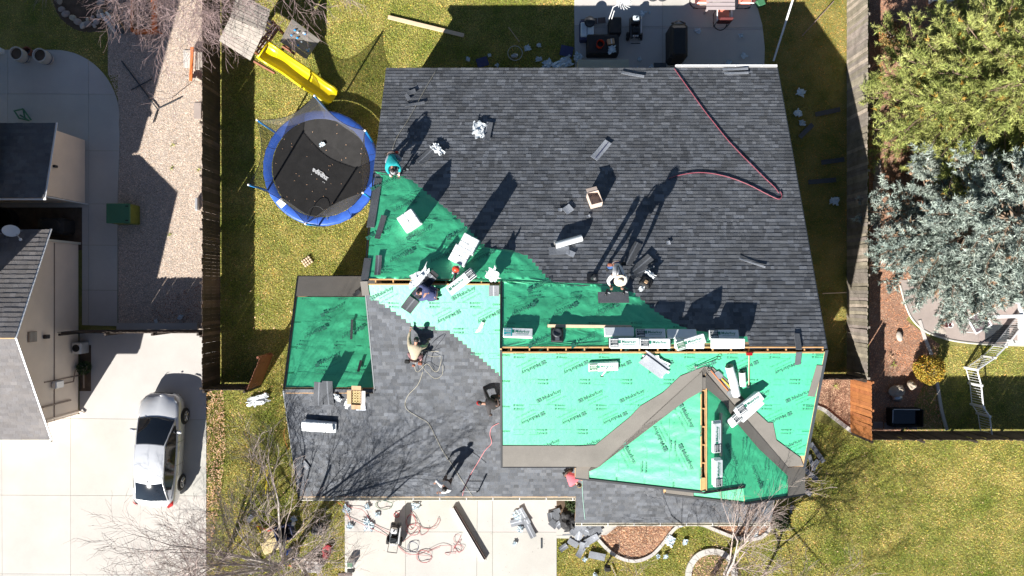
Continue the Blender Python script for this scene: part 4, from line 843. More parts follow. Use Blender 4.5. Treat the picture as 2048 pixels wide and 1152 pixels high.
for i, (x, y, d, h_, lab, tm) in enumerate(((1500,818,42,.05,'bottom white bundle of the crossed pile on the right roof valley',None),(1488,822,42,.17,'second white bundle of the crossed pile on the right roof valley',K['printk']),(1494,808,40,.29,'third white bundle of the crossed pile on the right roof valley',None),(1498,806,36,.41,'top white bundle of the crossed pile on the right roof valley',K['printk']))):
    bundle(lab, flatM(x,y,6.62+h_,d), tag_m=tm, brand=tm is not None)
bundle('white bundle seen under the front of the crossed pile by the valley', flatM(1480,830,6.60,38), brand=False)
bundle('upper of two white bundles on the tree shaded grey slope', onM(PS,638,846,-4,.2), L_=1.15, W_=.4, brand=False)
bundle('lower of two white bundles on the tree shaded grey slope', onM(PS,643,849,-6,.05), L_=1.15, W_=.42, brand=False)
bundle('white bundle with a black end label right of the navy person', flatM(923,563,6.42,38), tag_m=K['printk'], end=1, L_=1.1, W_=.36)

def sheet(mb, L_, W_, th, M, curl=0.0, nx=6, col=None, ny=1, tw=0.0):
    "a flexible shingle: long sheet, curled along its length"
    vs = []; fs = []
    for k in (0, 1):
        for j in range(ny+1):
            for i in range(nx+1):
                u = i/nx-.5; v = j/ny-.5; vs.append(Vector((u*L_, v*W_, curl*(4*u*u)+tw*u*v+(th if k else 0))))
    a = (nx+1)*(ny+1)
    for j in range(ny):
        for i in range(nx): k = j*(nx+1)+i; fs += [(k+nx+1, k+nx+2, k+1, k), (a+k, a+k+1, a+k+nx+2, a+k+nx+1)]
    for i in range(nx): fs += [(i, i+1, a+i+1, a+i), (ny*(nx+1)+i+1, ny*(nx+1)+i, a+ny*(nx+1)+i, a+ny*(nx+1)+i+1)]
    for j in range(ny): k0, k1 = j*(nx+1), (j+1)*(nx+1); fs += [(k1, k0, a+k0, a+k1), (k0+nx, k1+nx, a+k1+nx, a+k0+nx)]
    mb.add(vs, fs, M, col)
def loose_shingle(label, M, L_=1.0, W_=.34, curl=.0, stripe=True, g=1.0, group=None, tw=0, name='loose_shingle', cat='shingle'):
    mb = MB(); v = R.uniform(.85, 1.15)*g; sheet(mb, L_, W_, .008, M, curl, col=(v, v, v), tw=tw)
    if stripe: sheet(mb, L_, .045, .0105, M @ T(0, W_*R.uniform(-.05, .1), .0), curl, col=(v*2.0, v*2.0, v*2.0), tw=tw)
    o = mb.build(name, K['shingle']); return tag(o, label, cat, group)
def crumple(label, M, s=.25, sy=None, h=.09, name='crumpled_wrapper', m=None, seed=None, cat='plastic wrap', group='crumpled white wrappers', nn=9):
    sy = sy or s; sd = seed if seed is not None else R.uniform(0, 99); mb = MB(); vs = []; fs = []
    for j in range(nn+1):
        for i in range(nn+1):
            u, v = i/nn-.5, j/nn-.5; q = Vector((u*3.2+sd, v*3.2, sd)); r = math.hypot(u, v)*2
            dx = mnoise.noise(q*1.3)*.35+mnoise.noise(q*3)*.16; dy = mnoise.noise(q*1.3+Vector((9, 3, 1)))*.35+mnoise.noise(q*3+Vector((5, 1, 1)))*.16
            f = 1-.30*r*r*abs(mnoise.noise(Vector((math.atan2(v, u)*1.4, sd, 2)))*2.2)
            vs.append(Vector(((u*f+dx*.45)*s, (v*f+dy*.45)*sy, h*(.10+abs(mnoise.noise(q*2.1+Vector((2, 2, 7))))*1.6+.3*max(0, 1-r)))))
    for j in range(nn):
        for i in range(nn): k = j*(nn+1)+i; fs.append((k, k+1, k+nn+2, k+nn+1))
    mb.add(vs, fs, M); o = mb.build(name, m or K['plastic_b']); return tag(o, label, cat, group)
NG = 'loose shingles on the upper slope'
loose_shingle('long loose shingle strip fanned out beside the straw hat person, upper one', onM(PN,1265,508,60,.04), .95, .3, group=NG, g=.9)
loose_shingle('loose shingle fanned out beside the straw hat person, middle one', onM(PN,1281,532,38,.06), .95, .3, .04, group=NG, g=.8)
loose_shingle('loose shingle fanned out beside the straw hat person, lower one', onM(PN,1284,545,20,.05), .9, .28, .08, group=NG, g=.75)
loose_shingle('wide shingle held flat over the underlayment below the straw hat', PN.mat(PN.px(1226,597)+PN.n*.10, 0), 1.05, .40, .0, False, 1.25)
loose_shingle('loose shingle with a white wrapper on it in the middle of the upper slope', onM(PN,973,265,80,.05), .85, .36, .02, group=NG, g=1.3)
loose_shingle('loose shingle lying right of the teal shirt person', onM(PN,854,313,47,.05), .85, .34, .02, group=NG, g=1.1)
loose_shingle('tan backed shingle with a dark stripe lying on the upper slope', onM(PN,1202,302,50,.04), .95, .3, .02, False, 3.3)
strip(PN, (1191,318), (1216,287), .03, .075, K['c_dark navy'], 'shingle_stripe'); tag(bpy.data.objects['shingle_stripe'], 'dark adhesive stripe on the tan backed shingle', 'strip'); bpy.data.objects['shingle_stripe'].parent = None
for i, (x, y, d, l, w_, g_, lab) in enumerate(((823,186,20,.35,.2,1.5,'small torn shingle piece near the top left roof corner'),(816,196,-60,.3,.15,1.6,'second torn shingle piece near the top left roof corner'),(830,210,10,.75,.12,1.3,'thin shingle strip below the torn pieces at the top left roof corner'),
   (1136,420,35,.32,.3,3.2,'small square tan shingle piece left of the open cardboard box'),(1120,421,0,.15,.12,3,'tiny tan scrap beside the square shingle piece'),(1118,503,3,.72,.3,1.8,'shingle piece lying under the left end of the white roll'),(1141,508,-25,.3,.2,2.6,'broken tan shingle scrap under the white roll'),(1336,487,10,.14,.14,3,'small tan square right of the fanned shingles'),(1177,434,20,.12,.1,3,'tiny tan scrap below the open cardboard box'),
   (1503,527,-20,.95,.06,2.6,'thin grey metal strip lying on the right of the upper slope'),(1470,140,2,1.0,.1,3.2,'pale trim board along the top eave'),(1472,148,1,.95,.1,3.2,'second pale trim board beside the top eave'),(1265,151,-12,.9,.12,2.6,'olive grey board leaning along the top eave'))):
    loose_shingle(lab, onM(PN,x,y,d,.05), l, w_, .01, False, g_, tw=.02)
loose_shingle('stiff shingle strip on the green underlayment in the upper left', onM(PN,762,456,78,.06), .95, .2, .02, False, .8)
loose_shingle('shingle strip standing near the left ridge end', onM(PN,757,532,90,.05), .75, .22, .03, True, .9)
loose_shingle('open shingle in the navy person hand', PS.mat(PS.px(822,604)+PS.n*.2, math.radians(50)), .55, .42, .04, True, .7)
loose_shingle('curved shingle draped from the torn wrapper beside the navy person', flatM(848,572,6.5,48), .95, .32, .10, True, .9)
loose_shingle('black backed shingle on top of the torn wrapper at the ridge', flatM(862,556,6.55,50), .5, .3, .08, False, .25)
crumple('large torn white wrapper with shingles spilling out at the ridge', flatM(840,556,6.4,42), 1.0, .5, .1, m=K['plastic_w'])
for i, (x, y, d, l, w_, pl, g_, lab) in enumerate(((638,786,-98,1.0,.34,PS,.75,'left of two long shingles draped over the left wing ridge'),(657,784,-92,1.0,.38,PS,.7,'right of two long shingles draped over the left wing ridge'),(704,660,-87,.8,.09,PW,.8,'narrow shingle strip on the left wing underlayment'),(720,733,-100,.45,.1,PW,.3,'short dark strip near the right edge of the left wing underlayment'),(714,588,40,.3,.16,PW,.6,'small bent shingle at the grey eave membrane of the left wing'),(612,928,-60,.4,.2,PS,2.2,'pale torn shingle piece on the tree shaded slope'),(988,580,90,.4,.36,PS,1.6,'grey shingle square under the white wrapper beside the upper roof edge'))):
    loose_shingle(lab, onM(pl,x,y,d,.09 if 'draped' in lab else .06), l, w_, -.03 if 'draped' in lab else .01, w_ > .3, g_)
wl_ = [(958,262,.55,.85,PN,'white torn wrapper beside the shingle in the middle of the upper slope'),(876,301,.35,.65,PN,'crumpled white wrapper at the upper end of the loose shingle'),(986,548,.5,.6,PS,'white wrapper folded over the ridge by the upper roof edge'),(1283,577,.2,.4,PN,'small white scrap left of the black tool bag'),(820,797,.3,.5,PS,''),(700,800,.25,.75,PS,'long white wrapper tail left of the open nail box'),(676,793,.25,.4,PS,'white wrapper scrap under the draped shingles'),(961,653,.14,.5,PS,'thin pale paper scrap on the mint underlayment')]
for x, y, a, b, pl, lab in wl_:
    if lab: crumple(lab, pl.mat(pl.px(x, y)+pl.n*.06, math.radians(R.choice((60, -50, 80)))), b, a, .07, m=K['plastic_w'])
crumple('white wrapper with spilled shingles on the sunlit underlayment below the ridge row', onM(PU,1312,725,-35,.07), 1.1, .65, .05, m=K['plastic_w'])
for i, (dx, dy, lab) in enumerate(((0,0,'top grey shingle spilled from the white wrapper below the ridge row'),(-6,6,'middle grey shingle spilled from the white wrapper below the ridge row'),(5,-5,'bottom grey shingle spilled from the white wrapper below the ridge row'))): loose_shingle(lab, onM(PU,1308+dx,726+dy,-36,.16-.03*i), .98, .24, .01, False, 2.6)
# wrapped carton stacks
def cartons(label, x, y, deg, s, h):
    p = PN.px(x, y); zb = PN.z(p.x, p.y); t = thing('carton_stack', label, 'carton stack', (p.x, p.y, zb+.02), math.radians(deg), 'wrapped carton stacks on the green underlayment')
    for i in (-1, 1):
        for j in (-1, 1): 
            mb = MB(); mb.bbox((i*s/4, j*s/4, h/2), (s/2-.006, s/2-.006, h+R.uniform(-.01, .01)), .02); o = mb.build('carton', K['plastic_w'], t)
            pb = MB()
            for k in range(4): bars(pb, -.09, .09, -.06+.035*k, .007, T(i*s/4, j*s/4, h+.01))
            pb.build('carton_print', K['steel'], o, kind='stuff')
    mb = MB()
    for zz_ in (.25, .5, .75): mb.box((0, 0, h*zz_), (s+.006, s+.006, .012))
    mb.build('wrap_band', K['white'], t); return t
cartons('single white wrapped carton stack alone on the green underlayment', 822, 444, 34, .62, .58)
cartons('upper right of two white wrapped carton stacks', 939, 490, -28, .58, .74); cartons('lower left of two white wrapped carton stacks', 922, 512, -28, .6, .58)
# cardboard boxes
def open_box(label, M, sx, sy, h, m, flaps=(1, 1, 1, 1), group=None, inner=None):
    t = thing('cardboard_box', label, 'box', group=group); at(t, M); mb = MB(); th = .01
    for (cx, cy, a, b) in ((0, sy/2, sx, th), (0, -sy/2, sx, th), (sx/2, 0, th, sy), (-sx/2, 0, th, sy)): mb.box((cx, cy, h/2), (a, b, h))
    mb.box((0, 0, .01), (sx, sy, .01)); mb.build('box_body', m, t)
    for k, (dx, dy, L_, W_, fl) in enumerate(((1, 0, .16, sy, flaps[0]), (-1, 0, .16, sy, flaps[1]), (0, 1, sx, .18, flaps[2]), (0, -1, sx, .18, flaps[3]))):
        if not fl: continue
        an = .35*fl; f = MB(); 
        if dx: f.box((dx*(sx/2+L_/2*math.cos(an)), 0, h-L_/2*math.sin(an)*.6), (L_, W_*.95, .006), None)
        else: f.box((0, dy*(sy/2+W_/2*math.cos(an)), h-W_/2*math.sin(an)*.6), (L_*.95, W_, .006), None)
        f.build('flap', m if fl < 1.5 else K['cardw'], t)
    if inner: inner(t)
    return t
def coils(t):
    for i in range(3):
        for j in range(5): MB().lathe([(.02, .22), (.045, .22), (.05, .2), (.05, .08)], 10, T(-.1+.1*i, -.2+.1*j, 0)).build('nail_coil', K['foam'], t)
open_box('open cardboard box of nail coils on the left wing ridge', PS.mat(PS.px(717,789)+Vector((0, 0, .15)), -.05) @ Matrix.Rotation(math.radians(-10), 4, 'X'), .36, .56, .28, K['cardboard'], (1.8, 1, 1, 1), inner=coils)
loose_shingle('white cardboard sheet under the open nail box', onM(PS,722,812,0,.06), .35, .3, .0, False, 6)
open_box('open brown and white cardboard box on the upper slope', PN.mat(PN.px(1188,404)+PN.n*.03, math.radians(15)), .42, .5, .3, M_('faded pinkish carton', (.62, .50, .42), .8, .1, 4), (0, 0, .8, 0))
# rolls
def roll(label, a, b, r, m, core=True, name='underlayment_roll'):
    A, B = a, b; t = thing(name, label, 'roll', A); d = B-A; mb = MB(); n = 18; u = d.normalized()
    mb.tube([Vector((0, 0, 0)), d], r, n, cap=False); mb.build('rolled_sheet', m, t, smooth=True)
    c = MB(); c.tube([u*.004, d-u*.004], r*.96, n); c.build('roll_end', K['ice'], t); MB().tube([-u*.006, d+u*.006], r*.3, 10).build('core', K['dark'], t); return t
def upn(pl, px, py, h): p = pl.px(px, py); return p+pl.n*h
roll('white roll lying on the dark upper slope', upn(PN,1110,494,.13), upn(PN,1163,479,.13), .12, K['plastic_w'])
roll('taller white roll leaning by the valley on the mint underlayment', upn(PU,1456,728,.14), upn(PU,1471,786,.14), .14, K['plastic_w'])
roll('short white roll right of the taller one by the valley', upn(PU,1482,740,.12), upn(PU,1484,767,.12), .11, K['plastic_w'])
# tools
def fork(label, pl, a, b, m, blade='fork', hm=None):
    A, B = upn(pl, *a, .06), upn(pl, *b, .10); t = thing('garden_fork' if blade == 'fork' else 'shovel', label, 'fork' if blade == 'fork' else 'shovel', A); d = (B-A); L_ = d.length; u = d.normalized(); s = pl.n.cross(u)
    MB().tube([u*.28, d], .017, 7).build('shaft', hm or m, t, smooth=True)
    MB().tube([d+u*.0, d+u*.05+s*.06, d+u*.13+s*.055, d+u*.13-s*.055, d+u*.05-s*.06, d], .013, 6).build('grip', K['dark'], t)
    if blade == 'fork':
        for k in (-1.5, -.5, .5, 1.5): MB().tube([s*k*.055-u*.08+pl.n*.02, s*k*.055+u*.1, s*k*.05+u*.2, u*.28], .009, 5).build('tine', K['steel'], t)
        MB().tube([s*.1+u*.2, -s*.1+u*.2], .012, 5).build('crossbar', K['steel'], t)
    else:
        mb = MB(); q = [u*-.06, u*-.02+s*.1, u*.2+s*.11, u*.27+s*.03, u*.27-s*.03, u*.2-s*.11, u*-.02-s*.1]; n_ = len(q)
        mb.add([p+pl.n*.0 for p in q]+[p+pl.n*.02 for p in q], [tuple(range(n_-1, -1, -1)), tuple(range(n_, 2*n_))]+[(i, (i+1)%n_, n_+(i+1)%n_, n_+i) for i in range(n_)]); mb.build('blade', K['steel'], t)
    return t
fork('shingle fork with tines at the left end of the grey valley membrane', PU, (1378,738), (1432,715), K['dgrey'])
fork('shovel with an orange handle lying along the right valley', PU, (1464,790), (1420,738), K['steel'], 'shovel', K['orange'])
fork('tear off shovel with yellow and green handle leaning on the white roll', PU, (1432,744), (1462,775), K['steel'], 'shovel', K['yellow'])
A, B = upn(PU,1497,708,.06), upn(PU,1496,770,.08)
t = thing('broom', 'long wooden handled push tool with red head at the right ridge end', 'broom', A); MB().tube([Vector((0,0,0)), B-A], .016, 7).build('handle', K['board'], t); MB().box((0, .03, .02), (.2, .1, .06)).build('broom_head', K['red'], t); MB().lathe([(.03, .05), (.06, .0), (.07, -.03)], 10, T(*(B-A))).build('ferrule', K['dgrey'], t)
A, B = upn(PU,1202,746,.2), upn(PU,1209,735,.24); t = thing('hammer', 'small grey hammer lying on the green labelled bundle', 'hammer', A); MB().tube([Vector((0,0,0)), (B-A)*1.3], .014, 6).build('handle', K['steel'], t); MB().tube([Vector((-.05,.0,.0)), Vector((.06,-.02,.0))], .024, 8).build('hammer_head', K['black'], t)
# blower
c = P(912,538,6.6); t = thing('leaf_blower', 'orange and grey leaf blower with black tube next to the carton stacks', 'blower', c); MB().ball((0,0,0), (.13,.12,.12), n=12, m=8).build('motor_housing', K['redbucket'], t, smooth=True); MB().bbox((-.02,-.1,-.08), (.26,.14,.1), .03).build('fan_housing', K['steel'], t); MB().bbox((.08,.08,-.02), (.12,.08,.14), .02).build('tank', K['white'], t); e = P(903,576,6.32)-c; MB().tube([Vector((0,-.1,-.02)), e*.5, e], [.05,.045,.04], 9).build('blower_tube', K['black'], t, smooth=True)
# bag by the hat person
M0 = onM(PN,1291,567,-30,.03); t = thing('tool_bag', 'black open tool bag right of the straw hat person', 'bag'); at(t, M0); MB().bbox((0,0,.08), (.42,.34,.16), .05).build('bag_body', K['fabric_d'], t); MB().bbox((.0,-.02,.17), (.12,.12,.03), .02).build('contents', K['cardboard'], t); MB().tube(smooth_path([(-.2,-.16,.1),(-.1,-.2,.26),(.1,-.2,.26),(.2,-.16,.1)]), .012, 5).build('bag_handle', K['dark'], t)
crumple('white wrapper behind the black tool bag', onM(PN,1300,552,-40,.14), .42, .18, .07, m=K['plastic_w'])
for lab, a in (('black and silver nail gun at the left hand of the straw hat person', (1212,588)), ('black nail gun at the right hand of the straw hat person', (1247,586)), ('black nail gun beside the teal shirt person hands', (812,342))):
    t = thing('nail_gun', lab, 'nail gun', group='nail guns'); at(t, PN.mat(PN.px(*a)+PN.n*.1, 1.2)); MB().bbox((0,0,.06), (.24,.07,.09), .02).build('gun_body', K['black'], t); MB().lathe([(0,.05),(.055,.05),(.055,-.05),(0,-.05)], 12, T(.03,-.08,.04,0,PI/2)).build('coil_magazine', K['dgrey'], t); MB().tube([(-.05,0,.06),(-.12,0,-.02)], .02, 6).build('gun_grip', K['dark'], t)
# boards and ladder
def boardthing(label, a, b, w_, h, m, name='plank', cat='board'):
    A, B = Vector(a), Vector(b); d = B-A; u = d.normalized(); s = Vector((0,0,1)).cross(u).normalized(); n = u.cross(s); c = (A+B)/2
    M = Matrix(((u.x, s.x, n.x, c.x), (u.y, s.y, n.y, c.y), (u.z, s.z, n.z, c.z), (0,0,0,1))); o = MB().bbox((0,0,0), (d.length, w_, h), .006, M).build(name, m); return tag(o, label, cat)
boardthing('long pale pine board lying just above the ridge bundles', upn(PN,1095,653,.08), upn(PN,1262,655,.08), .10, .045, K['board'])
boardthing('grey shingle strip bent over the right end of the ridge, upper half', upn(PN,1592,668,.06), upn(PN,1597,700,.05), .2, .02, K['shingle'], 'ridge_strip', 'shingle')
boardthing('grey shingle strip bent over the right end of the ridge, lower half', upn(PU,1597,702,.06), upn(PU,1594,728,.05), .2, .02, K['shingle'], 'ridge_strip', 'shingle')
t = thing('extension_ladder', 'aluminium extension ladder with black feet leaning on the front gutter', 'ladder', (0,0,0)); la, lb = P(932,1004,.05)+Vector((-.15,-.4,0)), Vector((-1.72,-7.95,3.75))
top_l, top_r = PS.px(925,975)+Vector((0,0,.55)), PS.px(956,975)+Vector((0,0,.55)); bl, br = top_l+Vector((-.05,-1.15,-3.95)), top_r+Vector((.05,-1.15,-3.95))
for a, b in ((bl, top_l), (br, top_r)): MB().tube([a, b], .03, 4).build('ladder_rail', K['alu'], t); MB().tube([b, b+(b-a).normalized()*.16], .04, 6).build('rail_cap', K['black'], t)
for i in range(13): f = (i+.5)/13; MB().tube([bl.lerp(top_l, f), br.lerp(top_r, f)], .016, 6).build('ladder_rung', K['alu'], t)
# hoses and ropes
def hose(label, pts, r, m, cat='hose', name='air_hose', n=6, sm=8): return tag(MB().tube(smooth_path(pts, sm), r, n).build(name, m, smooth=True), label, cat)
def HP(pl, pts, h=.03): return [pl.px(x, y, h+.01) for x, y in pts]
hose('maroon air hose running down the right part of the upper slope', HP(PN, [(1348,138),(1362,158),(1385,190),(1408,222),(1430,250),(1455,281),(1480,308),(1505,333),(1530,358),(1548,375),(1557,387)]), .016, K['hose_p'])
hose('maroon air hose curving from the hat person shadow to the right roof edge', HP(PN, [(1338,358),(1360,351),(1395,346),(1430,349),(1465,358),(1500,372),(1535,390),(1556,399),(1563,393),(1560,384)]), .016, K['hose_p'])
hose('thin tan cord across the top left corner of the upper slope', HP(PN, [(872,143),(850,180),(820,235),(795,275),(785,300)]), .008, K['hose_t'], 'cord', 'cord')
hose('tan safety rope snaking down the grey slope to the ladder', HP(PS, [(846,742),(836,768),(815,792),(812,815),(835,832),(856,845),(870,870),(885,900),(905,930),(925,962),(944,990)]), .009, K['hose_t'], 'rope', 'safety_rope')
rp = PS.px(858,732); loop = []
for k in range(34):
    a = k*.62; rr = .28+.12*math.sin(k*1.3); loop.append(PS.px(860+26*math.cos(a)*(1+.2*math.sin(k)), 728+30*math.sin(a)*rr*3-(k % 7)*3, .05+.16*abs(math.sin(k*.7))))
hose('dark rope coiled in loops right of the tan shirt person', loop[:20], .009, K['hose_t'], 'rope', 'safety_rope', 5, 5)
hose('dark rope line from the loops up to the tan shirt person', HP(PS, [(846,742),(850,720),(858,695),(872,678),(888,668),(886,676),(868,700),(862,725),(868,738)], .05), .009, K['hose_b'], 'rope', 'safety_rope', 5, 5)
hose('pink air hose curving down beside the upper roof edge to the ladder', HP(PS, [(998,845),(984,853),(980,868),(983,885),(970,900),(955,925),(940,950),(930,972),(925,990)]), .010, K['hose_pk'])
hose('pale green cord running down the porch roof', HP(PS, [(1164,955),(1165,985),(1167,1010),(1170,1038)], .02), .009, K['hose_g'], 'cord', 'cord')
hose('grey cord across the grey slope in front of the standing person', HP(PS, [(935,897),(960,915),(972,925)], .02), .008, K['hose_b'], 'cord', 'cord')
# ---------------------------------------------------------------- parked car
def car():
    c = P(322,905,.7); cx, cy = -14.98, -6.85
    t = thing('parked_car', 'silver four door saloon car parked on the pale driveway', 'car', (cx, cy, .03), -.055)
    ST = [(-2.42,.50,.50,.34),(-2.38,.70,.72,.26),(-2.28,.82,.93,.24),(-2.02,.885,1.02,.22),(-1.5,.915,1.0,.2),(-.9,.92,.96,.19),(0,.92,.935,.19),(.9,.92,.935,.19),(1.36,.905,.95,.2),(1.7,.885,.91,.21),(2.0,.84,.82,.23),(2.22,.74,.70,.25),(2.34,.58,.60,.28),(2.38,.42,.50,.32)]
    NP = 9
    def prof(w_, zt, zb):
        q = [(0, zb), (w_*.86, zb), (w_*.97, zb+.1), (w_, .5 if zt > .6 else (zb+zt)/2), (w_*.985, zt*.80), (w_*.94, zt*.93), (w_*.80, zt*.99), (w_*.45, zt+.025), (0, zt+.035)]
        return q
    rows = []
    for y, w_, zt, zb in ST:
        h = prof(w_, zt, zb); rows.append([(-x, y, z) for x, z in h[::-1]]+[(x, y, z) for x, z in h[1:]])
    vs = [Vector(p) for r in rows for p in r]; nn = len(rows[0]); fs = []
    for i in range(len(rows)-1):
        for k in range(nn-1): fs.append((i*nn+k, (i+1)*nn+k, (i+1)*nn+k+1, i*nn+k+1))
        fs.append((i*nn+nn-1, (i+1)*nn+nn-1, (i+1)*nn, i*nn))
    fs.append(tuple(range(nn))); fs.append(tuple(range(len(vs)-1, len(vs)-nn-1, -1)))
    mb = MB(); mb.add(vs, fs); body = mb.build('body', K['paint'], t, smooth=True)
    # greenhouse
    def arcrow(y, z, w_, zc, n=8): return [Vector((w_*(-1+2*i/n), y+.05*(1-(2*i/n-1)**2)*(1 if y > 0 else -1), z+zc*(1-(2*i/n-1)**2))) for i in range(n+1)]
    def surf(name, rws, m, par, th=0):
        mb = MB(); n = len(rws[0]); v = [p for r in rws for p in r]; f = [(i*n+k, i*n+k+1, (i+1)*n+k+1, (i+1)*n+k) for i in range(len(rws)-1) for k in range(n-1)]; mb.add(v, f); return mb.build(name, m, par, smooth=True)
    surf('windscreen', [arcrow(1.36,.94,.74,.05), arcrow(1.0,1.14,.69,.05), arcrow(.62,1.33,.62,.05), arcrow(.34,1.425,.57,.04)][::-1], K['glass'], t)
    surf('roof', [arcrow(-1.24,1.37,.56,.05), arcrow(-1.0,1.42,.585,.05), arcrow(-.4,1.455,.60,.05), arcrow(.1,1.45,.595,.045), arcrow(.36,1.42,.575,.04)], K['paint'], t)
    surf('rear_window', [arcrow(-2.02,1.03,.66,.04), arcrow(-1.75,1.17,.62,.045), arcrow(-1.45,1.31,.58,.05), arcrow(-1.22,1.38,.555,.05)], K['glass'], t)
    for s in (-1, 1):
        top = [(-2.0,.68,1.04),(-1.7,.63,1.16),(-1.24,.575,1.35),(-.9,.60,1.40),(-.3,.615,1.435),(.1,.61,1.43),(.36,.59,1.40),(.75,.665,1.24),(1.1,.73,1.07),(1.36,.77,.95)]
        bot = [(-2.0,.80,1.00),(-1.7,.84,.99),(-1.24,.86,.97),(-.9,.865,.95),(-.3,.865,.935),(.1,.865,.93),(.36,.865,.93),(.75,.855,.935),(1.1,.84,.94),(1.36,.80,.945)]
        mb = MB(); v = [Vector((s*x, y, z)) for y, x, z in top]+[Vector((s*(x-.02), y, z)) for y, x, z in bot]; n = len(top); mb.add(v, [(i, i+1, n+i+1, n+i) if s > 0 else (n+i, n+i+1, i+1, i) for i in range(n-1)]); mb.build('side_panel', K['paint'], t, smooth=True)
        wt = [(-1.55,.655,1.185),(-1.2,.625,1.30),(-.9,.625,1.355),(-.3,.64,1.39),(.1,.635,1.385),(.40,.63,1.34),(.75,.69,1.20),(1.12,.765,1.02)]; wb = [(-1.55,.80,1.03),(-1.2,.845,1.0),(-.9,.855,.985),(-.3,.86,.97),(.1,.86,.965),(.40,.86,.965),(.75,.85,.965),(1.12,.81,.965)]
        mb = MB(); v = [Vector((s*(x+.012), y, z+.006)) for y, x, z in wt]+[Vector((s*(x+.004), y, z)) for y, x, z in wb]; n = len(wt); mb.add(v, [(i, i+1, n+i+1, n+i) if s > 0 else (n+i, n+i+1, i+1, i) for i in range(n-1)]); mb.build('side_window', K['glass'], t, smooth=True)
        MB().tube([Vector((s*x, y, z+.0)) for y, x, z in top], .024, 6).build('roof_rail', K['paint'], t, smooth=True)
        MB().box((s*.865, -.28, 1.12), (.03, .06, .34), T(0,0,0)).build('door_pillar', K['black'], t) if False else None
        m_ = MB().ball((s*1.0, .86, 1.0), (.12, .075, .075), n=10, m=7).build('mirror', K['paint'], t, smooth=True); MB().box((s*.9, .88, .95), (.12, .05, .04)).build('mirror_arm', K['black'], m_)
        for y in (-.95, .12): MB().tube([(s*.93, y-.1, .80), (s*.955, y, .805), (s*.93, y+.1, .80)], .015, 5).build('door_handle', K['rim'], t)
        MB().add([Vector(q) for q in ((s*.58,2.30,.63),(s*.80,2.06,.74),(s*.845,1.85,.80),(s*.72,2.1,.80),(s*.58,2.2,.75))], [(0,1,2,3,4) if s > 0 else (4,3,2,1,0)], T(0,0,.035)).build('headlight', K['steel'], t)
        MB().add([Vector(q) for q in ((s*.62,-2.40,.80),(s*.84,-2.24,.84),(s*.88,-2.02,.93),(s*.80,-2.1,.985),(s*.62,-2.28,.96))], [(4,3,2,1,0) if s > 0 else (0,1,2,3,4)], T(0,-.02,.02)).build('tail_light', K['red'], t)
        for y in (1.42, -1.42):
            MB().lathe([(0,-.02),(.36,-.02),(.36,.02),(0,.02)], 20, T(s*.905,y,.36,0,0,PI/2)).build('wheel_arch', K['black'], t)
            w_ = MB().lathe([(.2,-.11),(.31,-.11),(.335,-.08),(.335,.08),(.31,.11),(.2,.11)], 22, T(s*.84,y,.33,0,0,PI/2)).build('wheel', K['tyre'], t, smooth=True)
            sp = MB(); sp.lathe([(0,.02),(.05,.02),(.05,-.01)], 10, T(s*.955,y,.33,0,0,s*PI/2)); sp.lathe([(.2,.0),(.225,.0),(.225,.02),(.2,.02)], 20, T(s*.945,y,.33,0,0,s*PI/2))
            for k in range(7): a = 2*PI*k/7; sp.tube([(s*.955, y, .33), (s*.95, y+.2*math.cos(a), .33+.2*math.sin(a))], .022, 4)
            sp.build('rim', K['rim'], w_)
        # door seams
        for y in (.42, -.55): MB().tube([(s*.915, y, .28), (s*.928, y, .5), (s*.912, y-.02, .78), (s*.875, y-.02, .92)], .006, 4).build('door_seam', K['black'], t)
    MB().tube([(-.72, 1.33, .975), (-.35, 1.42, .99), (0, 1.44, 1.0), (.35, 1.42, .99), (.72, 1.33, .975)], .018, 5).build('cowl', K['black'], t)
    for s in (-.55, .05): MB().tube([(s, 1.42, 1.0), (s+.5, 1.33, 1.015)], .01, 4).build('wiper', K['black'], t)
    MB().box((0, 2.36, .47), (.8, .05, .16)).build('grille', K['black'], t); MB().bbox((0, -1.16, 1.45), (.03, .09, .05), .01).build('antenna', K['black'], t)
    MB().box((0, -2.44, .62), (.5, .02, .13)).build('number_plate', K['white'], t)
    MB().ball((0, 2.31, .72), (.05, .02, .03), n=8, m=5).build('badge', K['rim'], t)
    # cabin seen through the screen
    MB().bbox((0, 1.02, .93), (1.3, .3, .12), .03).build('dashboard', K['dgrey'], t)
    return t
car()
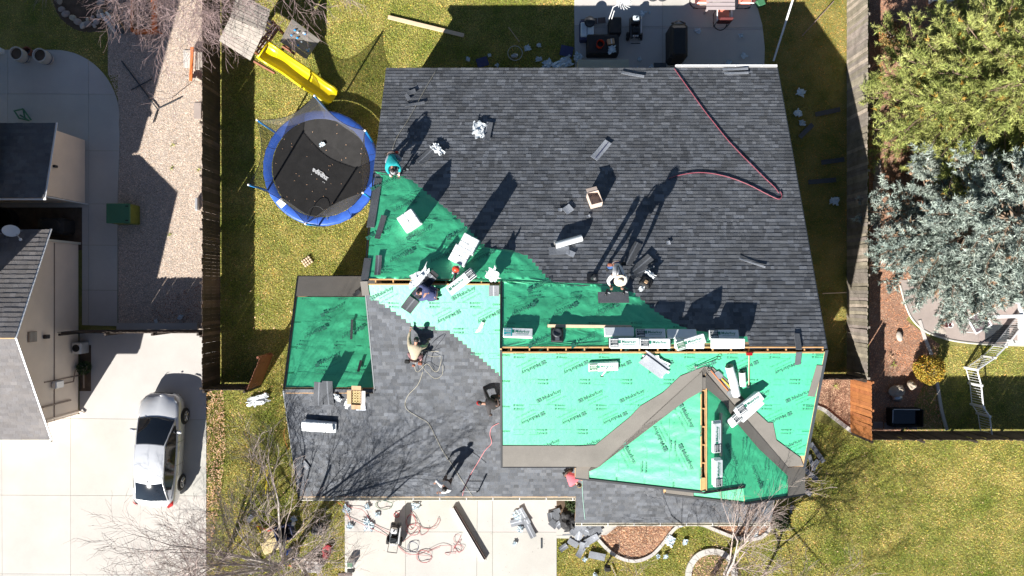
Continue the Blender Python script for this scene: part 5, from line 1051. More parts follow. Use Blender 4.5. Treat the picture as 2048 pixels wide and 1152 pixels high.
# ---------------------------------------------------------------- trampoline
def trampoline():
    zr = .78; c = P(642,336,zr); t = thing('trampoline', 'round trampoline with a blue safety pad, black net and six blue poles', 'trampoline', (c.x, c.y, 0)); Rm, Ro = 2.06, 2.44; n = 60
    MB().lathe([(0, zr-.02), (1.0, zr-.03), (Rm, zr)], n).build('jumping_mat', K['mat'], t)
    mb = MB(); prof = [(Rm+.02, zr+.01), (Rm+.1, zr+.045), (Ro-.08, zr+.05), (Ro, zr+.02), (Ro+.01, zr-.1)]; vs = []; fs = []
    for r, z in prof:
        for k in range(n): a = 2*PI*k/n; rr = r*(1+.004*math.sin(k*3.3)); vs.append(Vector((rr*math.cos(a), rr*math.sin(a), z+.008*mnoise.noise(Vector((a*5, r*3, 0))))))
    for i in range(len(prof)-1):
        for k in range(n): j = (k+1) % n; fs.append((i*n+k, i*n+j, (i+1)*n+j, (i+1)*n+k))
    mb.add(vs, fs); mb.build('safety_pad', K['blue'], t, smooth=True)
    for k in range(10):
        a = 2*PI*(k+.4)/10; MB().tube([((Rm+.03)*math.cos(a), (Rm+.03)*math.sin(a), zr+.05), ((Ro-.02)*math.cos(a), (Ro-.02)*math.sin(a), zr+.055)], .006, 4).build('pad_seam', K['c_dark navy'], t)
    MB().lathe([(Ro-.06, zr-.06), (Ro-.02, zr-.02), (Ro-.02, zr-.1), (Ro-.06, zr-.06)], 48).build('frame_ring', K['steel'], t)
    angs = [math.radians(a) for a in (27, 84, 142, 203, 268, 329)]; tops = []
    for a in angs:
        b = Vector((Ro*math.cos(a), Ro*math.sin(a), 0)); tp = Vector(((Ro+.10)*math.cos(a), (Ro+.10)*math.sin(a), 2.75)); tops.append(tp)
        MB().tube([b, b+Vector((0,0,.8))], .03, 8).build('leg', K['steel'], t); MB().tube([b+Vector((0,0,.75)), tp], .042, 8).build('pole', K['lblue'], t, smooth=True); MB().ball(tp, .05, n=8, m=5).build('pole_cap', K['white'], t)
        MB().tube([b*.86, b, b*1.0+Vector((0,0,.02))], .03, 6, T(0,0,.04)).build('foot', K['steel'], t)
    m_ = 12; nv = 6
    for i in range(6):
        a0, a1 = angs[i], angs[(i+1) % 6]+(2*PI if i == 5 else 0); mb = MB(); vs = []; fs = []
        sag = .55 if i in (0, 5) else .34
        for j in range(nv+1):
            v = j/nv
            for k in range(m_+1):
                u = k/m_; a = a0+(a1-a0)*u; bulge = 4*u*(1-u); tp = tops[i].lerp(tops[(i+1) % 6], u); 
                tp = Vector((tp.x*(1-.10*bulge), tp.y*(1-.10*bulge), tp.z-sag*bulge)); bt = Vector((Rm*math.cos(a), Rm*math.sin(a), zr+.02)); p = bt.lerp(tp, v); q = 1-.05*math.sin(v*PI)*bulge; vs.append(Vector((p.x*q, p.y*q, p.z)))
        for j in range(nv):
            for k in range(m_): o = j*(m_+1)+k; fs.append((o, o+1, o+m_+2, o+m_+1))
        mb.add(vs, fs); mb.build('net_panel', K['net'], t, smooth=True); MB().tube(vs[nv*(m_+1):], .012, 5).build('net_rope', K['dark'], t)
    pb = MB(); M = T(.0-.05, -.28, zr+.012, math.radians(147)); put_text(pb, 'zupapa', .27, M, .05); pb.tube([M @ Vector((x, -.10-.04*(1-(x/.2)**2), 0)) for x in (-.2,-.12,0,.12,.2)], .012, 4)
    for x in (-.35, -.28, .3): pb.box((x, .18, 0), (.03, .03, .004), M)
    pb.build('printed_name', K['white'], t, kind='stuff')
    mb = MB(); a = math.radians(222); MB().box((0,0,0), (.28,.34,.006), T((Ro-.2)*math.cos(a), (Ro-.2)*math.sin(a), zr+.06, a)).build('warning_label', K['white'], t)
    a = math.radians(267); arc_ = [Vector(((Ro-.02)*math.cos(a)+.42*math.cos(b), (Ro-.25)*math.sin(a)+.55*math.sin(b), zr+.06+.25*math.sin(b))) for b in [PI*k/8 for k in range(9)]]; MB().tube(arc_, .015, 5).build('entry_hoop', K['black'], t)
    crumple('pale blue folded paper scrap on the trampoline mat', T(c.x+.05, c.y+1.0, zr+.03, .5), .26, .2, .05)
    for k in range(46):
        r, a = 2.0*math.sqrt(R.random()), R.uniform(0, 2*PI); 
        if k == 0: lm = MB()
        lm.add([Vector((-.02,0,.01)), Vector((0,-.012,.0)), Vector((.024,0,.015)), Vector((0,.012,0))], [(0,1,2,3)], T(c.x+r*math.cos(a), c.y+r*math.sin(a), zr+.004, R.uniform(0,6)), (1.6,1.5,1.4))
    lm.build('mat_leaf_litter', K['leaf'], kind='stuff')
trampoline()
# ---------------------------------------------------------------- playset
def playset():
    o = P(520,85,0); t = thing('playset', 'wooden playset with silvered plank roof, yellow slide and climbing board', 'playset', (0,0,0))
    A, B, Cc, D, E, Fq = P(438,81,2.45), P(501,121,2.45), P(461,34,2.75), P(529,63,2.75), P(474,-14,2.55), P(541,20,2.55)
    for (a, b, c_, d_) in ((A, B, Cc, D), (E, Fq, Cc, D)):
        n = 8
        for i in range(n):
            f0, f1 = i/n, (i+1)/n-.012; q = [a.lerp(c_, f0), b.lerp(d_, f0), b.lerp(d_, f1), a.lerp(c_, f1)]; nr = (q[1]-q[0]).cross(q[3]-q[0]).normalized()
            if nr.z < 0: nr = -nr
            v = R.uniform(.88, 1.1); mb = MB(); w0 = nr*(.012+.004*(i % 2)); lo = [p-nr*.012 for p in q]; hi = [q[0]+w0+nr*.01, q[1]+w0+nr*.01, q[2]+w0, q[3]+w0]
            fs = [(3,2,1,0),(4,5,6,7),(0,1,5,4),(1,2,6,5),(2,3,7,6),(3,0,4,7)]; mb.add(lo+hi, fs, col=(v, v, v)); mb.build('roof_plank', K['greywood'], t)
    cor = [P(455,75,0), P(505,112,0), P(560,52,0), P(508,10,0)]; base = []
    cs = [P(470,80,1.45), P(520,112,1.45), P(560,60,1.45), P(512,20,1.45)]
    for q in cs: MB().box((q.x, q.y, 1.3), (.09, .09, 2.4 if q.x < -10.3 else 2.2)).build('post', K['redwood'], t)
    d1, d2 = cs[1]-cs[0], cs[3]-cs[0]; n = 9
    for i in range(n): f0, f1 = i/n, (i+1)/n-.02; MB().prism([tuple((cs[0]+d2*f0).xy), tuple((cs[0]+d1+d2*f0).xy), tuple((cs[0]+d1+d2*f1).xy), tuple((cs[0]+d2*f1).xy)], 1.4, 1.44).build('deck_board', K['greywood'], t)
    for (a, b) in ((0,1),(1,2),(3,0)):
        for z in (1.62, 1.9, 2.15): MB().tube([Vector((cs[a].x, cs[a].y, z)), Vector((cs[b].x, cs[b].y, z))], .045, 4).build('rail', K['redwood'], t)
        for k in range(1, 6): p = cs[a].lerp(cs[b], k/6); MB().box((p.x, p.y, 1.85), (.04, .04, .6)).build('baluster', K['redwood'], t)
    for a, b in (((508,122,.5),(550,146,.5)),((565,92,.7),(590,108,.7)),((566,80,.3),(584,104,.3))): MB().tube([P(*a), P(*b)], .06, 4).build('brace', K['redwood'], t)
    # slide
    path = smooth_path([P(528,101,1.5), P(546,113,1.42), P(575,132,1.05), P(605,153,.72), P(632,172,.42), P(652,186,.24), P(668,197,.20)], 5); mb = MB(); vs = []; pr = [(-.36,.10),(-.33,.16),(-.28,.15),(-.24,.02),(-.12,-.05),(0,-.065),(.12,-.05),(.24,.02),(.28,.15),(.33,.16),(.36,.10)]
    prev = None
    for i, p in enumerate(path):
        d = (path[min(i+1, len(path)-1)]-path[max(i-1, 0)]).normalized(); s = d.cross(Vector((0,0,1))).normalized(); u = s.cross(d); sc = 1.18+.04*math.sin(i*.5)
        if i > len(path)-4: sc *= (1-.06*(i-len(path)+4))
        vs += [p+s*x*sc+u*z for x, z in pr]
    m_ = len(pr); fs = [(i*m_+k, i*m_+k+1, (i+1)*m_+k+1, (i+1)*m_+k) for i in range(len(path)-1) for k in range(m_-1)]; mb.add(vs, fs); mb.build('slide', K['yellow'], t, smooth=True)
    e1 = vs[:m_]; MB().tube([e1[0]+Vector((0,0,.06)), e1[-1]+Vector((0,0,.06))], .05, 6).build('slide_lip', K['yellow'], t, smooth=True)
    q = [P(584,38,1.35), P(640,80,.25), P(612,119,.25), P(560,84,1.35)]; nr = (q[1]-q[0]).cross(q[3]-q[0]).normalized(); nr = nr if nr.z > 0 else -nr
    n = 5
    for i in range(n):
        f0, f1 = i/n, (i+1)/n-.012; r_ = [q[0].lerp(q[3], f0), q[1].lerp(q[2], f0), q[1].lerp(q[2], f1), q[0].lerp(q[3], f1)]; mb = MB(); v = R.uniform(.8, 1.1); mb.add([p-nr*.02 for p in r_]+[p+nr*.02 for p in r_], [(3,2,1,0),(4,5,6,7),(0,1,5,4),(1,2,6,5),(2,3,7,6),(3,0,4,7)], col=(v*.8, v*.82, v*.85)); mb.add([p-nr*.02 for p in r_]+[p+nr*.02 for p in r_], [(0,1,2,3),(7,6,5,4)], col=(v*.8, v*.82, v*.85)); mb.build('climbing_board', K['greywood'], t)
    for k in range(12): u, v = R.uniform(.1, .9), R.uniform(.1, .9); p = q[0].lerp(q[1], u).lerp(q[3].lerp(q[2], u), v); MB().ball(p+nr*.03, (.06, .045, .04), n=7, m=5).build('climbing_hold', K['plastic_b'] if k % 2 else K['lblue'], t)
playset()
# ---------------------------------------------------------------- plants
def bare_tree(label, base, h, spread, seed, m=None, lean=(0, 0), n1=6, depth=4, tr=.11, cat='tree', up=.75, droop=0.0, tw=.008, name='bare_tree', fill=1.0, group=None, vase=False, wide=1.0):
    rr = random.Random(seed); t = thing(name, label, cat, base, group=group); twm = MB(); m = m or K['twig']; limbs = []
    def grow(p, d, L_, r, lv):
        n = 5 if lv < 2 else 3; pts = [p.copy()]; rad = [r]; q = p.copy(); dd = d.copy()
        for i in range(n):
            g_ = .06 if vase and lv < 3 else .13; dd = (dd+Vector((rr.gauss(0, g_), rr.gauss(0, g_), rr.gauss(0, .08)+(.05 if lv < 2 else -.02-droop)))).normalized(); q = q+dd*L_/n; pts.append(q.copy()); rad.append(max(tw*.55, r*(1-.72*(i+1)/n)))
        if lv <= 1: o = MB().tube(pts, rad, 7 if lv == 0 else 6).build('trunk' if lv == 0 else 'branch', K['bark'], t, smooth=True)
        else: c = rr.uniform(.75, 1.35); twm.tube(pts, rad, 4 if lv == 2 else 3, col=(c, c, c*rr.uniform(.95, 1.1)), cap=False)
        if lv >= depth: return
        nb = ([n1, 5, 5, 4, 3] if vase else [n1, 6, 6, 5, 4])[lv] if lv < 5 else 3; nb = int(nb*fill+.5)
        for k in range(nb):
            f = (k+1+rr.uniform(-.3, .3))/nb; f = ((.12+.6*f) if vase else (.3+.7*f)) if lv == 0 else .15+.85*f; f = min(.98, f); i = min(n-1, int(f*n)); a = pts[i].lerp(pts[i+1], f*n-i); az = rr.uniform(0, 2*PI) if lv else 2*PI*k/nb+rr.uniform(-.4, .4)
            ax = (pts[i+1]-pts[i]).normalized(); s = ax.cross(Vector((0, 0, 1))); s = s.normalized() if s.length > .2 else Vector((1, 0, 0)); b = ax.cross(s); an = (rr.uniform(.3, .65) if lv else rr.uniform(.35, .95)) *(wide if not lv else 1) if vase else (rr.uniform(.45, .95) if lv else rr.uniform(.6, 1.05))
            nd = (ax*math.cos(an)+(s*math.cos(az)+b*math.sin(az))*math.sin(an)); nd.z = nd.z*1.0+(.15*up if lv < 2 else 0); nd.normalize()
            LL = [spread*.9, spread*.5, spread*.30, spread*.17, spread*.1][min(lv, 4)]*rr.uniform(.65, 1.15)*(1-.35*f*(lv > 0)); grow(a, nd, LL, max(tw, rad[i]*(.68 if lv == 0 else .55)), lv+1)
    grow(Vector((0, 0, 0)), Vector((lean[0], lean[1], 1)).normalized(), h*.75, tr, 0)
    twm.build('twigs', m, t, kind='stuff'); return t
bare_tree('bare grey barked tree in front of the tree shaded roof, over the debris heap', P(596,1090), 8.8, 6.0, 5, K['twig_l'], n1=15, depth=5, tr=.14, lean=(.14, .10), tw=.0055, vase=True, up=.8, wide=1.2)
bare_tree('bare reddish twigged tree whose branches overhang the driveway behind the car', P(415,1190), 5.6, 4.8, 11, K['twig'], n1=10, depth=5, tr=.08, lean=(-.10, .14), tw=.005, vase=True, wide=1.3)
bare_tree('bare pale many stemmed small tree standing in the left front lawn by the driveway edge', P(548,1105), 5.0, 3.9, 61, K['twig_l'], n1=12, depth=5, tr=.07, lean=(.0,.05), tw=.0055, vase=True, wide=1.3)
bare_tree('bare slender tree standing in the ring of kerb stones on the front lawn', P(1425,1150), 6.0, 5.6, 23, K['twig_l'], n1=12, depth=5, tr=.12, lean=(-.16, .10), tw=.0055, vase=True, wide=1.5, up=.4)
bare_tree('bare small tree right of the kerb stone ring', P(1520,1165), 4.0, 3.4, 29, K['twig'], n1=10, depth=4, tr=.07, lean=(.0,.1))
bare_tree('bare mauve twigged tree overhanging the playset roof', (-11.6, 14.0, 0), 6.0, 6.0, 41, K['twig'], n1=10, depth=5, tr=.12, droop=.04, lean=(.0, -.14), fill=1.0, tw=.006)
bare_tree('bare mauve tree at the top edge between raised bed and fence', (-13.5, 13.9, 0), 4.6, 4.3, 43, K['twig'], n1=9, depth=5, tr=.09, droop=.04, lean=(.0, -.12), tw=.006)
bare_tree('thin bare sapling on the pale gravel near the fence', P(352,190), 1.6, 1.3, 47, K['twig'], n1=4, depth=2, tr=.02, lean=(.3, -.5), name='sapling')
bare_tree('twiggy bare shrub with red tips by the left front lawn', P(500,1120), 1.6, 1.5, 53, K['twig'], n1=7, depth=3, tr=.03, name='bare_shrub', cat='shrub')

def conifer(label, base, h, rad, seed, m, nl=.17, tufts=9000, open_=.75, name='conifer_tree', bare=.2, nw=.022, flatn=.2):
    rg = np.random.default_rng(seed); rr = random.Random(seed); t = thing(name, label, 'tree', base)
    MB().tube([(0,0,0),(0.05,0,h*.5),(0,0,h*.97)], [.2,.12,.03], 8).build('trunk', K['pinebark'], t, smooth=True)
    br = MB(); cen = []; out = []; z = .9
    while z < h*.96:
        f = (z-.9)/(h-.9); L0 = rad*(1-f)**.72*(1 if z > 1.5 else .9)+.25; nb = int(8+3*(1-f))
        for k in range(nb):
            a = rr.uniform(0, 2*PI); L_ = L0*rr.uniform(.72, 1.12); pts = [Vector((0, 0, z))]; d = Vector((math.cos(a), math.sin(a), rr.uniform(.0, .3))); n = 5; ns = []
            for i in range(n): d = (d+Vector((rr.gauss(0,.12), rr.gauss(0,.12), rr.gauss(.02,.06)))).normalized(); pts.append(pts[-1]+d*L_/n)
            br.tube(pts, [.035*(1-i/(n+1))+.008 for i in range(n+1)], 4, col=(1.1,1.05,1.0), cap=False)
            for s in range(int(L_*9)):
                u = rr.uniform(.22, 1); i = min(n-1, int(u*n)); p = pts[i].lerp(pts[i+1], u*n-i); sd = rr.choice((-1,1)); ax = (pts[i+1]-pts[i]).normalized(); sv = ax.cross(Vector((0,0,1))).normalized()*sd; sl_ = rr.uniform(.25, .75)*(1.15-u*.6)*L_*.34+.12; dirn = (ax*.8+sv*rr.uniform(.4,1)+Vector((0,0,rr.uniform(-.1,.35)))).normalized(); e = p+dirn*sl_
                br.tube([p, p.lerp(e,.5)+Vector((0,0,.02)), e], [.010,.008,.005], 3, col=(1.2,1.15,1.1), cap=False)
                m_ = max(2, int(sl_/.11)); 
                for q in range(m_): v = (q+1)/m_; cen.append(p.lerp(e, v)); out.append(dirn)
        z += rr.uniform(.28, .42)
    cen = np.array(cen); out = np.array(out)
    if len(cen) > tufts: k = rg.choice(len(cen), tufts, replace=False); cen, out = cen[k], out[k]
    n = len(cen); nn = 13; D = rg.normal(0, 1, (n, nn, 3)); D /= np.linalg.norm(D, axis=2, keepdims=True); D = D*.85+out[:, None, :]*.75+np.array([0, 0, .25]); D /= np.linalg.norm(D, axis=2, keepdims=True)
    Ln = nl*rg.uniform(.6, 1.15, (n, nn, 1)); S = np.cross(D, rg.normal(0, 1, (n, nn, 3))); S /= np.linalg.norm(S, axis=2, keepdims=True)+1e-6
    Cc = cen[:, None, :]+rg.normal(0, .02, (n, nn, 3)); V = np.stack([Cc-S*nw*.5, Cc+S*nw*.5, Cc+D*Ln+S*nw*.15], 2); tint_ = rg.uniform(.55, 1.35, (n, 1, 1))*rg.uniform(.85, 1.15, (n, nn, 1))*np.array([1., 1, 1]); br_ = rg.random(n) < .03; tint_[br_] *= np.array([1.5, .85, .6])
    tri_mesh('crown', V.reshape(-1, 3), np.arange(n*nn*3).reshape(-1, 3), tint_.reshape(-1, 3), m, t); br.build('branches', K['pinebark'], t, kind='stuff'); return t
conifer('tall yellow green pine tree beyond the right fence', (18.3, 7.5, 0), 9.5, 4.4, 3, K['pine'], nl=.19, tufts=26000, name='pine_tree', nw=.024)
conifer('silver blue spruce tree below the yellow green pine', (18.0, 2.5, 0), 8.2, 3.85, 8, K['spruce'], nl=.19, tufts=27000, name='spruce_tree', nw=.038)
def ball_shrub(label, x, y, z, r, m, seed, n=2600, name='round_shrub', squash=.85, leaf=.035):
    rg = np.random.default_rng(seed); c = P(x, y, z); t = thing(name, label, 'shrub', (c.x, c.y, 0)); 
    for k in range(5): a = 2*PI*k/5; MB().tube([(0,0,0), (.3*r*math.cos(a), .3*r*math.sin(a), r*.5), (.6*r*math.cos(a), .6*r*math.sin(a), r)], [.02,.015,.006], 5).build('stem', K['bark'], t)
    D = rg.normal(0, 1, (n, 3)); D /= np.linalg.norm(D, axis=1, keepdims=True); rad = r*rg.uniform(.72, 1.03, (n, 1))*(1+.06*np.sin(D[:, :1]*7+D[:, 1:2]*5)); Cc = D*rad*[1, 1, squash]; Cc[:, 2] += r*squash; Cc = Cc[Cc[:, 2] > .03]; n = len(Cc)
    A = rg.normal(0, 1, (n, 3)); A /= np.linalg.norm(A, axis=1, keepdims=True); B = np.cross(A, rg.normal(0, 1, (n, 3))); B /= np.linalg.norm(B, axis=1, keepdims=True)
    V = np.stack([Cc-A*leaf, Cc+B*leaf*.6, Cc+A*leaf, Cc-B*leaf*.6], 1); tint_ = rg.uniform(.6, 1.4, (n, 1))*np.array([[1, 1, 1]]); tint_ = tint_*np.where(rg.random((n, 1)) < .12, [[1.5, .8, .8]], [[1, 1, 1]])
    tri_mesh('foliage', V.reshape(-1, 3), np.arange(4*n).reshape(-1, 4), tint_, m, t, sides=4); return t
ball_shrub('round golden shrub beside the white railing yard', 1852, 738, .3, .62, K['gold'], 5, 5200)
ball_shrub('round brown and green shrub in the red mulch at the upper right', 1778, 72, .3, .56, K['brownshrub'], 6, 3600)
ball_shrub('dark green shrub in the gap between driveway and porch roof', 1148, 1003, .2, .42, K['dgreen'], 7, 2200)
ball_shrub('dark evergreen in the shade at the right end of the front bed', 1560, 1040, .2, .4, K['dgreen'], 9, 1800)
def tuft(label, x, y, m, n=26, L_=.5, seed=1, name='grass_clump', cat='plant', up=.8):
    rr = random.Random(seed); t = thing(name, label, cat, P(x, y)); 
    mb = MB()
    for k in range(n): a = rr.uniform(0, 2*PI); d = Vector((math.cos(a), math.sin(a), 0)); L2 = L_*rr.uniform(.6, 1.1); mb.tube([Vector((0,0,0)), d*L2*.4+Vector((0,0,L2*up*.7)), d*L2+Vector((0,0,L2*up*rr.uniform(.3,.7)))], [.008,.007,.002], 3, cap=False)
    mb.build('blades', m, t, kind='stuff'); return t
tuft('dry straw coloured ornamental grass at the top left corner', 110, -12, K['twig_l'], 60, 1.1, 3)
for i, (x, y, lab) in enumerate(((346,290,'small green weed on the sunlit gravel, upper'),(345,335,'small green weed at the edge of the house shadow'),(340,470,'small green weed low on the sunlit gravel'),(398,340,'green weed at the fence foot on the gravel'))): tuft(lab, x, y, K['grass'], 12, .16, i+5, 'weed')
tuft('green weed in the soil patch beside the new cedar fence', 1668, 772, K['grass'], 14, .25, 20, 'weed'); tuft('small bright weed near the shaded fence foot in the mulch', 1785, 728, K['grass'], 12, .2, 22, 'weed'); tuft('rust leaved perennial in the mulch above the weed', 1780, 714, K['leaf'], 20, .28, 23, 'perennial')
# ---------------------------------------------------------------- left yard things
t = thing('utility_cabinet', 'green electrical transformer cabinet straddling path and gravel', 'utility cabinet', (-16.6, 3.15, 0)); MB().bbox((0,0,.4), (.95,.82,.78), .04).build('cabinet_body', K['ugreen2'], t); MB().bbox((-.02,0,.82), (1.0,.84,.06), .02).build('cabinet_lid', K['util'], t); MB().box((.478,0,.45), (.012,.35,.5)).build('cabinet_door', K['ugreen2'], t)
for s in (-1,1): MB().box((.36,s*.3,.855), (.12,.04,.02), None).build('hinge', K['dark'], t)
def dish(label, x, y, rz, s=1):
    p = A1.px(x, y); t = thing('satellite_dish', label, 'satellite dish', p, rz, 'satellite dishes'); M = T(0,0,.62*s,0,.9)
    MB().lathe([(0,0),(.15*s,.015),(.28*s,.05),(.30*s,.07),(.28*s,.06),(.15*s,.03),(0,.012)], 20, M).build('reflector', K['white'], t, smooth=True); MB().tube([(0,0,0),(0,.05,.35*s),(0,0,.6*s)], .025, 6).build('mast', K['alu'], t); MB().tube([(0,-.15,.45*s),(.1,-.45,.55*s)], .018, 5).build('feed_arm', K['alu'], t); MB().bbox((.1,-.48,.56*s), (.1,.1,.06), .02).build('feed_horn', K['white'], t); MB().tube([(0,0,.3),(-.8,.05,.1)], .015, 5).build('brace_rod', K['steel'], t); return t
dish('white satellite dish nearer the white rake trim', 44, 462, .5); dish('white satellite dish cut by the left picture edge', 4, 468, .2)
def barrel(label, x, y, ht=.62, r=.29):
    p = P(x, y, ht); t = thing('planter_barrel', label, 'planter', (p.x, p.y, .03), group='barrel planters on the patio'); MB().lathe([(r*.8,0),(r,ht*.5),(r*1.02,ht),(r*.88,ht),(r*.85,ht-.1),(0,ht-.12)], 22).build('barrel', K['concrete'], t, smooth=False); MB().lathe([(r*1.025,ht*.3),(r*1.04,ht*.33),(r*1.025,ht*.36)], 22).build('hoop', K['c_dark navy'], t); MB().lathe([(r*.84,ht-.09),(0,ht-.06)], 14).build('potting_soil', K['soil'], t)
barrel('left of the two white barrel planters', 32, 107); barrel('right of the two white barrel planters', 79, 110)
t = thing('planter_pot', 'small dark brown pot between the barrel planters', 'planter', P(62,106)); MB().lathe([(.14,0),(.2,.3),(.16,.3),(.1,.1)], 14).build('pot', K['redwood'], t)
tag(MB().bbox((0,0,.15), (.35,.22,.3), .03, T(*P(2,104), 0)).build('white_box', K['white']), 'small white box at the left picture edge by the planters', 'box')
t = thing('raised_bed', 'orange stained raised garden bed with dry plants at the top', 'raised bed', (0,0,0)); a, b = P(262,60,.45), P(306,-25,.45)
x0, x1, y0, y1 = a.x, P(303,60,.45).x, a.y, b.y
for q in ((x0,(y0+y1)/2,.07,y1-y0),(x1,(y0+y1)/2,.07,y1-y0)): 
    for z in (.11,.34): MB().bbox((q[0],q[1],z), (q[2],q[3],.22), .01).build('bed_board', K['orange'], t)
for yy in (y0, y1): 
    for z in (.11,.34): MB().bbox(((x0+x1)/2,yy,z), (x1-x0+.07,.07,.22), .01).build('bed_board', K['orange'], t)
MB().box(((x0+x1)/2,(y0+y1)/2,.2), (x1-x0-.1,y1-y0-.1,.3)).build('bed_soil', K['soil'], t); MB().tube([P(300,58,.05), P(325,68,.03)], .03, 4).build('bed_brace', K['orange'], t)
rr = random.Random(5); mb = MB()
for k in range(260): x, y = rr.uniform(x0+.25, x1-.12), rr.uniform(y0+.15, y1); a = rr.uniform(0,6.3); mb.tube([(x,y,.33),(x+.05*math.cos(a),y+.05*math.sin(a),.42),(x+.14*math.cos(a),y+.14*math.sin(a),.40)], .006, 3, cap=False)
mb.build('dry_plants', K['twig_l'], t, kind='stuff')
rk = [(204,6,.2),(202,24,.16),(125,20,.17),(134,29,.2),(148,37,.18),(158,45,.2),(168,52,.17),(178,49,.2),(186,37,.13),(195,44,.18),(200,33,.15),(121,3,.17),(190,52,.12),(176,40,.1)]
RKL = ['large rock at the upper right of the top left bed ring', 'rock just above the metal trough in the bed ring', 'grey rock on the upper left of the bed ring', 'long pale rock on the left side of the bed ring', 'rock between the long pale rock and the brown one', 'brown rounded rock at the lower left of the bed ring', 'small pale rock at the very bottom of the bed ring', 'tan rock right of the bottom pale one in the bed ring', 'tall tan rock at the lower right of the bed ring', 'small pale rock inside the lower right of the bed ring', 'rock beside the left end of the metal trough', 'brown rock under the trough end at the bed ring', 'rock at the top left corner of the bed ring', 'small rock outside the tall tan one in the bed ring', 'small rock behind the tan one in the bed ring']
RKL = RKL[:10]+[RKL[10]]+RKL[12:]
for i, (x, y, s) in enumerate(rk):
    p = P(x, y); v = R.uniform(.75, 1.4); mb = MB(); mb.ball((0,0,s*.4), (s, s*.75, s*.5), n=9, m=6, col=(v, v*R.uniform(.93,1.03), v*R.uniform(.88,1.05))); mb.v = [tuple(Vector(q)*(1+.1*mnoise.noise(Vector(q)*6+Vector((i,0,0))))) for q in mb.v]
    o = mb.build('border_rock', K['rock'], smooth=True); o.location = p; o.rotation_euler = (0,0,R.uniform(0,3)); tag(o, RKL[i], 'rock', 'rocks edging the top left bed')
t = thing('tool_trough', 'grey metal trough with planks lying on the gravel by the bordered bed', 'trough', P(222,45)); 
for i, (a, b, w_, m) in enumerate((((203,28),(232,66),.13,K['alu']),((212,25),(243,62),.10,K['steel']),((207,20),(240,58),.05,K['wood']),((233,29),(249,60),.05,K['wood']),((224,30),(246,66),.1,K['dgrey']))):
    A_, B_ = P(*a,.1+.03*i)-P(222,45), P(*b,.1+.03*i)-P(222,45); MB().tube([A_, B_], w_/1.4, 4).build('trough_panel', m, t)
MB().tube([P(236,68,.05)-P(222,45), P(243,70,.12)-P(222,45), P(248,62,.15)-P(222,45)], .02, 5).build('trough_handle', K['steel'], t)
t = thing('pipe_frame', 'dark metal pipe frame lying on the gravel', 'pipe frame', (0,0,0))
for a, b in (((243,122),(315,218)),((262,180),(304,158)),((315,218),(361,196)),((315,218),(306,246))): MB().tube([P(*a,.06), P(*b,.08)], .028, 6).build('pipe', K['dgrey'], t)
t = thing('bench', 'small garden bench with an orange plank beside the long fence', 'bench', (0,0,0))
MB().bbox((0,0,0), (.13,1.45,.05), .01, T(*P(383,128,.55),-.05)).build('bench_back', K['orange'], t)
for i, x in enumerate((393,398,403)): MB().bbox((0,0,0), (.09,.75,.04), .01, T(*P(x,122,.42),0)).build('bench_slat', K['greywood'], t)
for y in (108,160): MB().box((0,0,.22), (.5,.06,.42), T(*P(391,y,0),0)).build('bench_leg', K['greywood'], t)
tag(MB().box((0,0,.03), (.35,.75,.05), T(*P(376,118),0)).build('paving_slab', K['concrete']), 'pale slab lying left of the bench', 'slab'); tag(MB().box((0,0,.03), (.3,.7,.05), T(*P(396,222),0)).build('paving_slab', K['concrete_p']), 'worn slab against the fence on the gravel', 'slab')
tag(MB().bbox((0,0,.12), (.12,.55,.22), .02, T(*P(397,409),0)).build('utility_box', K['alu']), 'small grey metal box at the fence foot on the gravel', 'box')
t = thing('garden_chair', 'dark green overturned garden chair near the neighbouring wing roof', 'chair', P(45,228)); 
for a, b in (((28,222),(46,218)),((46,218),(62,240)),((40,230),(58,241)),((30,224),(38,236)),((38,236),(58,241)),((46,218),(50,238))): MB().tube([P(*a,.2)-P(45,228), P(*b,.3)-P(45,228)], .035, 5).build('chair_frame', K['util'], t)
t = thing('covered_grill', 'black covered grill in the dark gap between the neighbouring roofs', 'grill', P(125,455)); MB().bbox((0,0,.45), (1.1,.7,.9), .12).build('grill_cover', K['fabric_d'], t); MB().ball((0,0,.9), (.5,.3,.12), n=12, m=6).build('grill_hood', K['fabric_d'], t, smooth=True)
t = thing('round_tub', 'dark round tub in the gap behind the satellite dishes', 'tub', P(18,440)); MB().lathe([(.45,0),(.5,.5),(.44,.5),(.4,.1),(0,.08)], 20).build('tub_wall', K['dark'], t)
t = thing('meter_unit', 'small grey air unit in the shade at the beige wall foot', 'air unit', P(170,694)); MB().bbox((0,0,.35), (.4,.5,.6), .04).build('unit_casing', K['alu'], t); MB().lathe([(.16,.655),(.12,.67),(0,.66)], 14).build('unit_fan', K['dark'], t)
ball_shrub('low dark shrub growing along the narrow bed by the beige wall', 172, 735, .1, .3, K['dgreen'], 33, 900)
